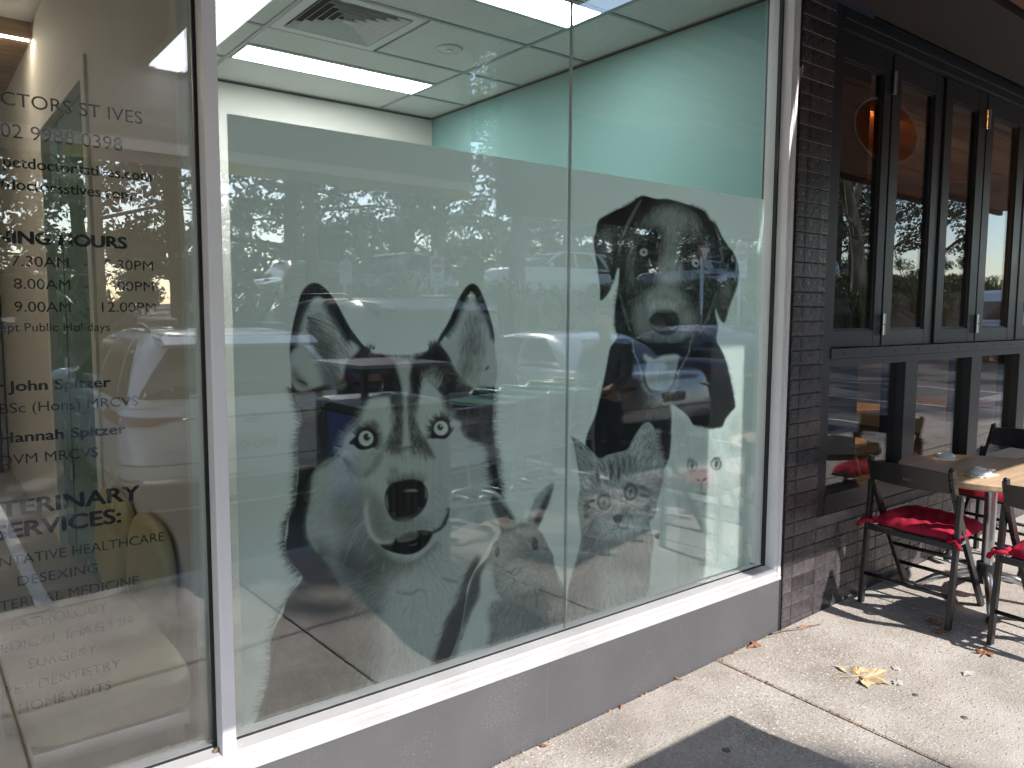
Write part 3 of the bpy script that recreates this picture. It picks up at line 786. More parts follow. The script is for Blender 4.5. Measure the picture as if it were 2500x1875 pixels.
# ============================================================ OUTDOOR TABLE AND CHAIRS
def G(x, y): return gz(x, y)
TX, TY = 4.15, -.50; TG_ = G(TX, TY); TZ = .762
tb = thing('cafe_table', 'round beech topped cafe table on a metal pedestal on the footpath', 'table', (TX,TY,TG_))
s = MB(); R_ = .415
s.lathe([(R_-.012,-.036),(R_-.004,-.033),(R_,-.026),(R_,-.007),(R_-.006,-.001),(R_-.012,0),(.001,0)], (TX,TY,TZ), 72); s.build('table_top', M['table_wood'], tb)
s = MB(); s.cyl((TX,TY,TZ-.05), .12, .0135, 24); s.cyl((TX,TY,TG_+.16), .027, TZ-.05-TG_-.16, 16); s.build('post', M['alu'], tb, auto=True)
s = MB(); s.cyl((TX,TY,TG_+.09), .045, .10, 20); s.build('collar', M['black_metal'], tb)
for k in range(4):
    a = math.radians(25+90*k); d = Vector((math.cos(a), math.sin(a), 0)); c = Vector((TX,TY,0))
    q = MB(); q.tube([c+d*.03+Vector((0,0,TG_+.135)), c+d*.12+Vector((0,0,TG_+.125)), c+d*.22+Vector((0,0,TG_+.085)), c+d*.30+Vector((0,0,G(*(c+d*.30).xy)+.030))], [.022,.021,.018,.015], 10); lg_ = q.build('foot', M['alu'], tb, True)
    q = MB(); e = c+d*.297; q.cyl((e.x,e.y,G(e.x,e.y)), .018, .022, 12); q.build('glide', M['black_plastic'], lg_)

def cushion(name, parent, mat_):
    """tufted square seat pad: forward = +x"""
    x0, x1, hy = .015, .405, .195; nx_, ny_ = 40, 38
    tuft = [(.33,.33),(.33,.67),(.67,.33),(.67,.67)]
    rr = np.random.default_rng(3)
    def H(u, v):
        du = min(u, 1-u); dv = min(v, 1-v)
        e = 1-math.exp(-min(du*12, 9)); e *= 1-math.exp(-min(dv*12, 9))
        h = .052*e**.55
        for a, c in tuft:
            d2 = (u-a)**2+(v-c)**2
            h -= .026*math.exp(-d2/.0035) + .010*math.exp(-d2/.02)
        h += .004*math.sin(u*31+v*9)*e + .003*math.sin(v*43-u*17)*e
        # creases running between tufts
        for a in (.33, .67):
            h -= .007*math.exp(-((u-a)/.02)**2)*e + .007*math.exp(-((v-a)/.02)**2)*e
        return h
    q = MB()
    def P(u, v, top):
        # rounded square outline, wavy
        a = u-.5; c = v-.5; rad = max(abs(a), abs(c))*2
        k = 1-.10*(abs(a)*abs(c)*4)**2.2
        w_ = 1+.012*math.sin(v*25)+.012*math.sin(u*21)
        x = (x0+x1)/2 + a*(x1-x0)*k*w_; y = c*2*hy*k*w_
        # front droop
        dr_ = -.018*max(0, (u-.86)/.14)**2
        return (x, y, .410 + (H(u, v) if top else -.004 - .010*0) + dr_)
    for top in (True, False):
        base = len(q.v)
        for j in range(ny_+1):
            for i in range(nx_+1): q.v.append(P(i/nx_, j/ny_, top))
        for j in range(ny_):
            for i in range(nx_):
                a = base+j*(nx_+1)+i; f = (a, a+1, a+nx_+2, a+nx_+1)
                q.f.append(f if top else f[::-1])
        if top: tb_ = base
    n1 = (nx_+1)*(ny_+1)
    per = [i for i in range(nx_+1)] + [(j)*(nx_+1)+nx_ for j in range(1, ny_+1)] + [ny_*(nx_+1)+i for i in range(nx_-1, -1, -1)] + [j*(nx_+1) for j in range(ny_-1, 0, -1)]
    for a, c in zip(per, per[1:]+per[:1]): q.f.append((a, a+n1, c+n1, c))
    o = q.build(name, mat_, parent, True)
    for sgn in (-1, 1):
        t_ = MB(); pts = []
        for k in range(13):
            a = 2*math.pi*k/12; pts.append((.012+.026*math.cos(a), sgn*.199+.024*math.sin(a), .418+.006*math.sin(2*a)))
        t_.tube(pts, .0095, 6, False)
        t_.tube([(.03,sgn*.19,.418),(.055,sgn*.175,.425)], [.012,.014], 6)
        t_.tube([(-.005,sgn*.205,.417),(-.012,sgn*.226,.402),(-.010,sgn*.232,.385)], [.010,.012,.010], 6)
        tt = t_.build('cushion_tie', mat_, o, True)
    return o
def make_chair(label):
    t = thing('folding_chair', label, 'chair', (0,0,0), 'black folding chairs at the cafe table')
    Wl, Wr = .182, .203
    for sgn in (-1, 1):
        s = MB(); y = sgn*Wl
        P = [(-.035,.738),(-.022,.700),(.000,.655),(.030,.600),(.100,.480),(.430,.012)]
        for a, c in zip(P, P[1:]): s.obox((a[0],y,a[1]), (c[0],y,c[1]), .020, .036, (1,0,.3))
        s.tube([(-.036,y,.738),(-.038,y,.748)], [.012,.006], 8)
        s.build('long_leg', M['black_wood'], t, bevel=.003)
        s = MB(); s.obox((.036,sgn*Wr,.618), (.012,sgn*Wr,.002), .020, .036, (1,0,.1)); s.build('rear_leg', M['black_wood'], t, bevel=.003)
        for bx_, bz_ in ((.037,.600),(.024,.385)):
            s = MB(); s.cyl((bx_,sgn*(Wr+.0105),bz_), .0075, sgn*.0035, 10, 'y'); s.build('pivot_bolt', M['steel'], t)
    # curved back slat with a finger hole
    s = MB(); N = 20; hole = []
    def sl(u, z, off):
        y = -.176+.352*u; bow = -.020*(1-(2*u-1)**2)
        return (-.022-(z-.655)*.42+bow+off, y, z)
    us = [i/N for i in range(N+1)]; zs = [.628, .655, .672, .700, .722]
    for off in (-.006, .006):
        base = len(s.v)
        for z in zs:
            for u in us:
                zz = z + (.010*(1-(2*u-1)**2) if z > .71 else (-.004*(1-(2*u-1)**2) if z < .64 else 0))
                s.v.append(sl(u, zz, off))
        for j in range(len(zs)-1):
            for i in range(N):
                if j == 1 and i in (9, 10): continue
                a = base+j*(N+1)+i; f = (a, a+1, a+N+2, a+N+1); s.f.append(f if off > 0 else f[::-1])
    n1 = (N+1)*len(zs)
    for i in range(N):
        a = i; s.f.append((a, a+n1, a+n1+1, a+1)); a = (len(zs)-1)*(N+1)+i; s.f.append((a, a+1, a+n1+1, a+n1))
    for (i0, j0) in ((9, 1), (11, 1)): a = j0*(N+1)+i0; s.f.append((a, a+N+1, a+N+1+n1, a+n1))
    for j0 in (1, 2):
        for i0 in (9, 10): a = j0*(N+1)+i0; s.f.append((a, a+1, a+1+n1, a+n1))
    s.build('back_slat', M['black_wood'], t, auto=True)
    s = MB(); s.box(.020, .425, -.160, .160, .388, .404); s.build('seat_board', M['black_wood'], t, bevel=.004)
    s = MB(); s.obox((.018,-.193,.385),(.018,.193,.385), .022, .028); s.build('seat_rail', M['black_wood'], t, bevel=.003)
    for nm, x, z, w_ in (('rear_rung', .018, .150, Wr), ('front_rung', .335, .150, Wl), ('front_rung', .255, .262, Wl)):
        s = MB(); s.tube([(x,-w_,z),(x,w_,z)], .0095, 8); s.build('rung', M['black_wood'], t, True)
    for sgn in (-1, 1):
        s = MB(); s.obox((.045,sgn*.190,.384),(.150,sgn*.190,.384), .008, .014); s.build('slide_track', M['steel'], t)
    cushion('seat_cushion', t, M['red_cloth'])
    return t
chair = make_chair('black folding chair with red cushion nearest the tiled pier, back to the camera')
def put(o, x, y, rz): o.location = (x, y, G(x, y)); o.rotation_euler = (math.atan(FALL)*math.cos(rz), 0, rz); return o
chair2 = copy_tree(chair); chair2['label'] = 'black folding chair with red cushion cut off by the right edge, nearest the camera'
chair3 = copy_tree(chair); chair3['label'] = 'black folding chair with red cushion on the far side of the table, facing the camera'
put(chair, 3.635, -.336, 0.0); put(chair2, 3.628, -.915, math.radians(-2)); put(chair3, 4.93, -.36, math.radians(178))
# bowls, napkins on the table
def setting_item(label, x, y, rz, green):
    t = thing('napkin_setting', label, 'napkin', (x,y,TZ), 'napkins under upturned bowls')
    s = MB(); n = 0
    for k, (w_, h_, a) in enumerate(((.15,.10,rz),(.14,.085,rz+.35))):
        c, sn = math.cos(a), math.sin(a)
        pts = [(x+c*u-sn*v, y+sn*u+c*v, TZ+.001+.0022*k) for u, v in ((-w_/2,-h_/2),(w_/2,-h_/2),(w_/2,h_/2),(-w_/2,h_/2))]
        s.add(pts+[(p[0],p[1],p[2]+.002) for p in pts], [(4,5,6,7),(0,3,2,1),(0,1,5,4),(1,2,6,5),(2,3,7,6),(3,0,4,7)])
    s.build('napkin_sheet', M['napkin'], t)
    if green:
        s = MB(); s.obox((x-.09,y+.02,TZ+.006),(x-.03,y+.035,TZ+.006),.03,.003); s.build('paper_slip', M['green_napkin'], t)
    b_ = thing('sauce_bowl', label.replace('napkins folded under', 'small grey ceramic bowl on'), 'bowl', (x,y,TZ+.006), 'upturned bowls on the cafe table')
    b_['label'] = 'small grey ceramic bowl on ' + ('the sunlit near side of the table' if green else 'the shaded wall side of the table')
    s = MB(); s.lathe([(.050,.0),(.052,.003),(.048,.012),(.037,.021),(.025,.025),(.024,.030),(.0215,.030),(.021,.027),(.001,.027)], (x,y,TZ+.0062), 32); s.build('bowl_body', M['ceramic'], b_, auto=True)
    s = MB(); s.tube([(x+.05*math.cos(rz),y+.05*math.sin(rz),TZ+.010),(x+.09*math.cos(rz),y+.09*math.sin(rz),TZ+.012),(x+.13*math.cos(rz),y+.13*math.sin(rz),TZ+.010)], [.008,.010,.004], 8); s.build('spoon_handle', M['ceramic'], b_, True)
setting_item('white napkins folded under the bowl on the wall side of the table', 4.28, -.22, .4, False)
setting_item('white napkins and a green slip under the bowl on the near sunlit side', 3.955, -.515, -.15, True)
# ============================================================ VEHICLES (behind the camera, seen mirrored in the glass)
def car_paint(name, c, metal=.0): 
    return mat(name, c, .22, metal, var=.02, coat=1.0)
PA = {'white': car_paint('white car paint', (.72,.72,.72)), 'dark': mat('charcoal car paint', (.009,.0095,.011), .28, 0, var=.02, coat=.25), 'silver': car_paint('silver car paint', (.46,.47,.49), .5),
      'blue': car_paint('dark blue car paint', (.012,.022,.06), .3), 'grey': car_paint('grey car paint', (.13,.13,.14), .4), 'red': car_paint('maroon car paint', (.16,.012,.014), .2)}
M['plate'] = mat('number plate', (.62,.60,.50), .5, var=.02)
M['plate_ink'] = mat('plate characters', (.05,.05,.06), .6)
M['amber'] = mat('clear lamp lens', (.5,.5,.52), .1, coat=1.0)
def make_car(name, label, group, paint, kind, plate=None, badge=None, spare=False, k=.925):
    t = thing(name, label, 'car', (0,0,0), group)
    L = {'suv': 4.45, 'sedan': 4.6, 'hatch': 4.1, '4wd': 4.4}[kind]
    hw = .93
    if kind in ('suv', '4wd'):
        low = [(.24,.14,L-.18,.84,.16),(.34,.03,L-.05,.905,.20),(.50,0,L,.93,.22),(.66,-.005,L-.005,.935,.24),(.80,.035,L-.03,.93,.26),(.93,.055,L-.07,.915,.28),(1.02,.075,L-.16,.885,.30),(1.055,.10,L-.32,.86,.32)]
        gh = [(1.05,.105,L-1.02,.855,.20),(1.18,.13,L-1.22,.83,.20),(1.36,.22,L-1.55,.77,.20),(1.52,.34,L-1.90,.70,.20),(1.585,.42,L-2.1,.655,.20),(1.625,.58,L-2.4,.58,.22),(1.64,.80,L-2.7,.45,.22)]
        if kind == '4wd': gh = [(1.05,.06,L-1.0,.87,.12),(1.3,.075,L-1.12,.84,.12),(1.6,.10,L-1.3,.80,.12),(1.78,.13,L-1.5,.76,.14),(1.85,.22,L-1.7,.66,.16)]
    else:
        sed = kind == 'sedan'
        low = [(.20,.14,L-.18,.82,.16),(.32,.03,L-.05,.885,.20),(.46,0,L,.905,.22),(.62,.0,L-.01,.91,.24),(.76,.03,L-.05,.905,.26),(.88,.05,L-.12,.885,.28),(.945,.075,L-.26,.86,.30),(.975,.12,L-.45,.83,.32)]
        r0 = .62 if sed else .12
        gh = [(.97,r0,L-1.15,.83,.20),(1.10,r0+.14,L-1.36,.79,.20),(1.25,r0+.36,L-1.66,.72,.20),(1.36,r0+.58,L-1.98,.65,.20),(1.405,r0+.75,L-2.25,.58,.22),(1.425,r0+1.0,L-2.5,.44,.22)]
    NT = 72
    def rp(lv, u, off=0.0):
        """point on a rounded-rectangle ring: u in 0..1 starting at rear centre, running to +y side, front, -y side"""
        z, xr, xf, w_, r = lv
        xr -= off; xf += off; w_ += off
        r = min(r, w_*.95)
        bowr, bowf = .07, .16     # plan bow of rear and front faces
        segs = [w_-r, math.pi*r/2, (xf-xr)-2*r, math.pi*r/2, 2*(w_-r), math.pi*r/2, (xf-xr)-2*r, math.pi*r/2, w_-r]
        tot = sum(segs); s_ = (u % 1.0)*tot; i = 0
        while i < 8 and s_ > segs[i]: s_ -= segs[i]; i += 1
        f = s_/max(segs[i], 1e-6); a = f*math.pi/2
        if i == 0: x, y = xr, s_
        elif i == 1: x, y = xr+r-r*math.cos(a), w_-r+r*math.sin(a)
        elif i == 2: x, y = xr+r+s_, w_
        elif i == 3: x, y = xf-r+r*math.sin(a), w_-r+r*math.cos(a)
        elif i == 4: x, y = xf, w_-r-s_
        elif i == 5: x, y = xf-r+r*math.cos(a), -(w_-r)-r*math.sin(a)
        elif i == 6: x, y = xf-r-s_, -w_
        elif i == 7: x, y = xr+r-r*math.sin(a), -(w_-r)-r*math.cos(a)
        else: x, y = xr, -(w_-r)+s_
        yy = (y/max(w_, .01))**2
        mid = (xr+xf)/2
        if x < mid: x += bowr*yy*max(0, 1-(x-xr)/.6)
        else: x -= bowf*yy*max(0, 1-(xf-x)/.8)
        return Vector((x*k, y*k, z*k))
    def lev(levels, z):
        for a, c in zip(levels, levels[1:]):
            if z <= c[0]:
                f = (z-a[0])/(c[0]-a[0]); return tuple(a[i]+(c[i]-a[i])*f for i in range(5))
        return levels[-1]
    def shell_(levels):
        q = MB()
        for lv in levels:
            for j in range(NT): q.v.append(tuple(rp(lv, j/NT)))
        for i in range(len(levels)-1):
            for j in range(NT):
                a = i*NT+j; c = i*NT+(j+1) % NT; q.f.append((a, c, c+NT, a+NT))
        n = len(levels)-1
        q.f.append(tuple(n*NT+j for j in range(NT))); q.f.append(tuple(NT-1-j for j in range(NT)))
        return q
    q = shell_(low); g = shell_(gh); q.add(g.v, g.f)
    body = q.build('body', paint, t, auto=True)
    def umap(levels, z, side, x):
        """ring parameter of a given x on a side (+1/-1)"""
        lv = lev(levels, z); best = min(range(721), key=lambda j: (abs(rp(lv, j/720).x/k-x) if rp(lv, j/720).y*side > .35*k else 9))
        return best/720
    def patch(name_, levels, pts, material, par, off=.006, nu=14):
        """quad patch: pts = [(u0,z0),(u1,z0'),(u1',z1),(u0',z1')] in ring space"""
        q = MB(); nv = 7
        for j in range(nv):
            for i in range(nu):
                a, c = i/(nu-1), j/(nv-1)
                u = (pts[0][0]*(1-a)+pts[1][0]*a)*(1-c)+(pts[3][0]*(1-a)+pts[2][0]*a)*c
                z = (pts[0][1]*(1-a)+pts[1][1]*a)*(1-c)+(pts[3][1]*(1-a)+pts[2][1]*a)*c
                q.v.append(tuple(rp(lev(levels, z), u, off)))
        for j in range(nv-1):
            for i in range(nu-1):
                a = j*nu+i; q.f.append((a, a+1, a+nu+1, a+nu))
        return q.build(name_, material, par, True)
    zb, zt = gh[0][0]+.025, gh[-3][0]-.03
    # rear screen
    ur = .088
    patch('rear_window', gh, [(-ur,zb+.04),(ur,zb+.04),(ur*.86,zt),(-ur*.86,zt)], M['car_glass'], t)
    uf = .5
    patch('windscreen', gh, [(uf-.10,zb),(uf+.10,zb),(uf+.085,zt),(uf-.085,zt)], M['car_glass'], t)
    xr, xf = gh[0][1], gh[0][2]
    for side in (1, -1):
        def U(x, z): return umap(gh, z, side, x)
        xs_ = [xr+.52, xr+1.42, xr+2.36]
        def win(xa, xb, xa2, xb2, n_):
            patch('side_window', gh, [(U(xa,zb),zb),(U(xb,zb),zb),(U(xb2,zt),zt),(U(xa2,zt),zt)], M['car_glass'], t)
        if kind in ('suv', 'hatch', '4wd'): win(xr+.30, xr+.66, gh[-3][1]+.34, gh[-3][1]+.52, 0); win(xr+.74, xr+1.55, gh[-3][1]+.58, xr+1.50, 1); win(xr+1.62, xf-.34, xr+1.57, gh[-3][2]-.22, 2)
        else: win(xr+.42, xr+1.25, gh[-3][1]+.30, xr+1.22, 1); win(xr+1.32, xf-.30, xr+1.29, gh[-3][2]-.18, 2)
        # lamp clusters
        zl = .98 if kind in ('suv','4wd') else .83
        patch('tail_light', low, [(.062*side,zl-.06),(.150*side,zl-.07),(.146*side,zl+.02),(.045*side,zl+.0)], M['tail_red'], t, .012)
        patch('headlight', low, [(.5-.05*side,zl-.16),(.5-.13*side,zl-.13),(.5-.13*side,zl-.02),(.5-.06*side,zl-.05)], M['amber'], t, .010)
        for xh in (1.42, 2.35):
            q = MB(); p = rp(lev(low, zl-.02), umap(low, zl-.02, side, xh)); q.tube([p+Vector((-.10,side*.012,0))*k, p+Vector((-.05,side*.035,.004))*k, p+Vector((.05,side*.035,.004))*k, p+Vector((.10,side*.012,0))*k], [.008,.013,.013,.008], 6); q.build('door_handle', paint, t, True)
        q = MB(); p = rp(lev(gh, zb), umap(gh, zb, side, xf-.55)); 
        def mir_(u, v): 
            a = 2*math.pi*u; e = -math.pi/2+math.pi*v
            return p+Vector((.08*math.cos(e)*math.cos(a), side*(.13+.11*math.cos(e)*math.sin(a)), .06+.075*math.sin(e)))*k
        q.grid(mir_, 14, 9, True); q.build('door_mirror', paint, t, True)
        # wheels
        for xw in (.88, L-.92):
            R = (.345 if kind in ('suv','4wd') else .315)*k; y0 = (hw-.02)*k if kind in ('suv','4wd') else .895*k
            q = MB(); q.cyl((xw*k, side*(y0-.15), R), R+.055, side*.157, 36, 'y'); q.build('wheel_arch', M['black_plastic'], t)
            q = MB(); prof_ = [(R*.62,0),(R*.93,0),(R,.02),(R,.17),(R*.93,.19),(R*.66,.19),(R*.60,.165),(R*.2,.15)]
            base = len(q.v); n = 36
            for r_, d in prof_:
                for j in range(n):
                    a = 2*math.pi*j/n; q.v.append((xw*k+r_*math.cos(a), side*(y0-.17+d), R+r_*math.sin(a)))
            for i in range(len(prof_)-1):
                for j in range(n):
                    a = base+i*n+j; c = base+i*n+(j+1) % n; q.f.append((a, c, c+n, a+n))
            wl_ = q.build('wheel', M['tyre'], t, auto=True)
            q = MB()
            for j in range(5):
                a = 2*math.pi*j/5+.3; q.obox((xw*k, side*(y0+.012), R), (xw*k+R*.6*math.cos(a), side*(y0+.006), R+R*.6*math.sin(a)), .05, .02, (0,1,0))
            q.cyl((xw*k,side*(y0-.0),R),.045,side*.022,14,'y'); q.build('rim', M['alu'], wl_)
    # bumper trim, plate, spoiler, badge
    zp = {'suv': .74, '4wd': .60, 'sedan': .70, 'hatch': .68}[kind]
    patch('bumper_trim', low, [(-.15,low[0][0]+.03),(.15,low[0][0]+.03),(.15,low[2][0]-.02),(-.15,low[2][0]-.02)], M['black_plastic'], t, .008, 20)
    patch('boot_seam', low, [(-.10,zp-.115),(.10,zp-.115),(.10,zp-.105),(-.10,zp-.105)], M['black_plastic'], t, .004)
    x0 = rp(lev(low, zp), 0).x
    q = MB(); q.box(x0-.014, x0-.004, -.186*k, .186*k, (zp-.055)*k, (zp+.055)*k); pt = q.build('number_plate', M['plate'], t, bevel=.002)
    if plate: text_plane('plate_text', plate, (x0-.0155, .165*k, (zp-.034)*k), (0,-1,0), (0,0,1), .066*k, M['plate_ink'], pt, .33*k, .008)
    if badge:
        zg_ = zp+.20; xb = rp(lev(low, zg_), 0).x
        q = MB(); n = 32; q.tube([(xb-.008, .068*k*math.cos(2*math.pi*i/n), (zg_+.034*math.sin(2*math.pi*i/n))*k) for i in range(n+1)], .004, 6, False); bo = q.build('badge', M['chrome'], t, True)
        text_plane('badge_text', badge, (xb-.009, .043*k, (zg_-.016)*k), (0,-1,0), (0,0,1), .034*k, M['chrome'], bo, .086*k, .015)
    if kind == 'suv':
        q = MB(); zt_ = gh[3][0]; q.prism([(.20*k,(zt_-.01)*k),(.46*k,(zt_+.085)*k),(.60*k,(zt_+.06)*k),(.44*k,(zt_-.03)*k)], -.60*k, .60*k, 'y') if False else q.add(
            [(x*k,y*k,z*k) for y, in ((-.62,),(.62,)) for x, z in ((.175,zt_+.005),(.30,zt_+.065),(.62,zt_+.085),(.60,zt_+.04),(.22,zt_-.02))], [(0,1,2,3,4),(9,8,7,6,5)]+[(i,i+5,(i+1)%5+5,(i+1)%5) for i in range(5)])
        q.build('spoiler', paint, t, bevel=.012)
        for side in (1, -1):
            q = MB(); q.tube([(.75*k,side*.60*k,1.60*k),(.95*k,side*.60*k,1.665*k),(2.1*k,side*.60*k,1.675*k),(2.5*k,side*.60*k,1.61*k)], [.012,.016,.016,.012], 6); q.build('roof_rail', M['black_plastic'], t, True)
        q = MB(); q.obox((.155*k,-.30*k,1.115*k),(.155*k,.16*k,1.15*k),.02,.012); q.build('rear_wiper', M['black_plastic'], t)
        patch('light_bar', low, [(-.05,.955),(.05,.955),(.05,.97),(-.05,.97)], M['tail_red'], t, .010)
        patch('chrome_strip', low, [(-.115,.50),(.115,.50),(.115,.525),(-.115,.525)], M['chrome'], t, .014)
    if spare:
        q = MB(); q.cyl((-.20*k,.12*k,1.02*k), .36*k, .20*k, 32, 'x'); q.build('spare_wheel_cover', paint, t, bevel=.02)
    return t
def park(o, x, y, rz=0.0, dz=.008):
    """car's rear bumper centre at x, y; rz = heading, 0 = nose pointing away from the shops (-y)"""
    z = terrain(x, y-1.2*math.cos(rz))
    o.location = (x, y, z+dz); o.rotation_euler = (0, 0, -math.pi/2+rz); return o
KP = 'cars parked nose out in the bays facing away from the shops'
park(make_car('parked_car', 'white sport utility car mirrored in the left pane, rear toward the shop', KP, PA['white'], 'suv', 'EDYO-ION', 'KIA'), 2.02, -3.62, math.radians(1.5))
park(make_car('parked_car', 'dark charcoal sport utility car between the white and silver cars', KP, PA['dark'], 'suv', k=1.06), 4.08, -4.05)
park(make_car('parked_car', 'silver sedan parked beside the dark sport utility car', KP, PA['silver'], 'sedan', 'BL52'), 6.45, -3.4)
blue = park(make_car('parked_car', 'dark blue hatchback mirrored in the lower cafe panes', KP, PA['blue'], 'hatch'), 8.75, -3.4)
park(make_car('parked_car', 'grey hatchback left of the white bay line', KP, PA['grey'], 'hatch'), -.75, -4.1)
park(make_car('parked_car', 'white four wheel drive with a spare wheel on its tail', 'cars parked along the kerb', PA['white'], '4wd', spare=True), 20.4, -4.8, math.radians(68))
UP = 'cars in the upper car park beyond the garden bank'
far = make_car('parked_car', 'white sport utility car side on in the upper car park', UP, PA['white'], 'suv')
park(far, 17.8, -16.2, math.radians(-88))
k_ = 0
for x, col, kd, lb in ((22.6,'silver','hatch','silver hatchback in the upper row left of the leaning trunk'), (24.7,'blue','suv','blue sport utility car in the upper row behind the leaning trunk'), (27.0,'white','sedan','white sedan in the upper row right of the leaning trunk'),
                       (29.3,'grey','suv','grey sport utility car at the far end of the upper row'), (10.6,'silver','suv','silver sport utility car uphill behind the no entry sign'), (7.6,'red','hatch','maroon hatchback uphill behind the striped sign')):
    park(make_car('parked_car', lb, UP, PA[col], kd), x, -14.6, math.radians(6*math.sin(x)))

# ============================================================ TROLLEYS, BIN, SIGNS
M['wire'] = mat('zinc plated wire', (.52,.53,.54), .3, 1.0)
M['green_plastic'] = mat('green trolley plastic', (.01,.16,.075), .35)
def make_trolley(label):
    t = thing('shopping_trolley', label, 'shopping trolley', (0,0,0), 'nested shopping trolleys on the footpath')
    L, W0, W1 = .74, .235, .165        # basket runs forward (+x) from the handle, tapering
    def lp(x, s_, z): return (x, s_*(W0+(W1-W0)*x/L - (.86-z)*.07), z)
    q = MB(); r = .0026
    for z in (.845, .76, .68, .60, .52, .46):
        zz0 = z - 0
        for s_ in (1, -1): q.tube([lp(.03,s_,zz0), lp(L*(.82+.18*(z-.46)/.4),s_,zz0)], r*(1.8 if z > .84 else 1), 4, False)
        xe = L*(.82+.18*(z-.46)/.4); q.tube([lp(xe,1,zz0), lp(xe,-1,zz0)], r, 4, False)
    for i in range(26):
        x = .03+i*(L-.05)/25; 
        for s_ in (1, -1):
            q.tube([lp(x,s_,.845), lp(min(x,L*.82),s_,.46)], r*.8, 4, False)
        if x < L*.83: q.tube([lp(x,1,.46), lp(x,-1,.46)], r*.8, 4, False)
    for i in range(9):
        f = -1+2*i/8; q.tube([(L,f*W1,.845),(L*.82,f*(W1-.02),.46)], r*.8, 4, False)
    q.build('basket', M['wire'], t)
    q = MB()
    for i in range(12):
        f = -1+2*i/11; q.tube([(.03,f*W0*.95,.845),(.05,f*W0*.9,.50)], r*.8, 4, False)
    for z in (.8,.72,.64,.56): q.tube([(.035,-W0*.95,z),(.035,W0*.95,z)], r*.8, 4, False)
    q.build('rear_flap', M['wire'], t)
    q = MB()
    for s_ in (1, -1):
        q.tube([(-.06,s_*W0,.90),(.0,s_*W0,.86),(.05,s_*W0*.98,.50),(.0,s_*W0*.96,.16),(-.02,s_*W0*.95,.12)], .011, 8)
        q.tube([(.0,s_*W0*.96,.15),(.62,s_*.13,.19),(.66,s_*.125,.13)], .010, 8)
        q.tube([(.05,s_*W0*.97,.45),(.60,s_*.15,.42)], .007, 6)
    for x, w_ in ((.02,W0*.96),(.62,.13)): q.tube([(x,-w_,.165),(x,w_,.165)], .008, 6)
    q.build('chassis', M['wire'], t, True)
    q = MB(); q.tube([(-.06,-W0-.01,.90),(-.06,W0+.01,.90)], .0155, 10); h_ = q.build('handle', M['green_plastic'], t, True)
    q = MB(); q.box(.045, .30, -W0*.93, W0*.93, .848, .853); q.build('child_seat_flap', M['green_plastic'], t)
    for x, s_ in ((.0,W0*.95),(.0,-W0*.95),(.65,.125),(.65,-.125)):
        q = MB(); q.cyl((x-.02,s_-.013,.055), .052, .026, 16, 'y'); q.build('castor', M['black_plastic'], t)
    return t
tr = make_trolley('first green handled shopping trolley of the nested row, next to the bin')
axis = math.atan2(.22, -.975)
for i, lb in enumerate(('first green handled shopping trolley of the nested row, next to the bin', 'second green handled shopping trolley of the nested row', 'third green handled shopping trolley of the nested row', 'last green handled shopping trolley of the nested row, furthest from the bin')):
    o = tr if i == 0 else copy_tree(tr)
    o['label'] = lb; x, y = 3.36+.33*i, -2.50-.075*i
    o.location = (x, y, gz(x, y)); o.rotation_euler = (0, 0, axis)
# street bin in a slatted surround with a canopy
BX0, BX1, BY0, BY1 = 1.957, 2.527, -2.43, -1.80
bz = gz(2.2, -2.1)
bn_ = thing('street_bin', 'black slatted street bin with a blue panel, tray and flat canopy', 'bin', ((BX0+BX1)/2,(BY0+BY1)/2,bz))
M['bin_blue'] = mat('blue sign panel', (.012,.035,.20), .4, var=.04)
M['tray'] = mat('pale steel tray', (.56,.56,.58), .35, .6)
for x in (BX0+.02, BX1-.02):
    for y in (BY0+.02, BY1-.02):
        q = MB(); q.box(x-.016, x+.016, y-.016, y+.016, bz, 1.20); q.build('post', M['black_metal'], bn_)
q = MB(); q.box(BX0-.005, BX1+.005, BY0-.005, BY1+.005, 1.2005, 1.222); q.build('canopy', M['black_metal'], bn_, bevel=.002)
q = MB()
for bx in ((BX0-.009,BX1+.009,BY1+.0052,BY1+.010),(BX0-.009,BX1+.009,BY0-.010,BY0-.0052),(BX0-.010,BX0-.0052,BY0-.005,BY1+.005),(BX1+.0052,BX1+.010,BY0-.005,BY1+.005)): q.box(*bx, 1.2015, 1.221)
q.build('canopy_edging', M['alu'], bn_)
q = MB(); q.box(BX0, BX1, BY0, BY1, .985, 1.000); q.build('tray', M['tray'], bn_, bevel=.003)
q = MB(); q.box(BX0+.04, BX1-.04, BY0+.04, BY1-.04, bz+.05, .98); q.build('bin_core', M['dark'], bn_)
for k in range(11):
    x = BX0+.045+k*(BX1-BX0-.09)/10
    q = MB(); q.box(x-.017, x+.017, BY1-.032, BY1-.012, bz+.03, .93); q.build('slat', M['black_metal'], bn_)
for k in range(12):
    y = BY0+.045+k*(BY1-BY0-.09)/11
    q = MB(); q.box(BX0+.012, BX0+.032, y-.017, y+.017, bz+.03, .93); q.build('slat', M['black_metal'], bn_)
    q = MB(); q.box(BX1-.032, BX1-.012, y-.017, y+.017, bz+.03, .93); q.build('slat', M['black_metal'], bn_)
q = MB(); q.box(BX0-.004, BX0+.0105, BY0+.20, BY1-.10, .42, .93); bp = q.build('blue_panel', M['bin_blue'], bn_)
text_plane('panel_text', 'STREETS', (BX0-.0055, BY1-.13, .69), (0,-1,0), (0,0,1), .045, M['white_letter'], bp, .24, .01)
q = MB(); q.tube([(BX0+.1,BY1-.2,1.004),(BX0+.3,BY1-.3,1.012),(BX1-.1,BY1-.12,1.004)], [.012,.02,.008], 6); q.build('folded_paper', M['napkin'], bn_)

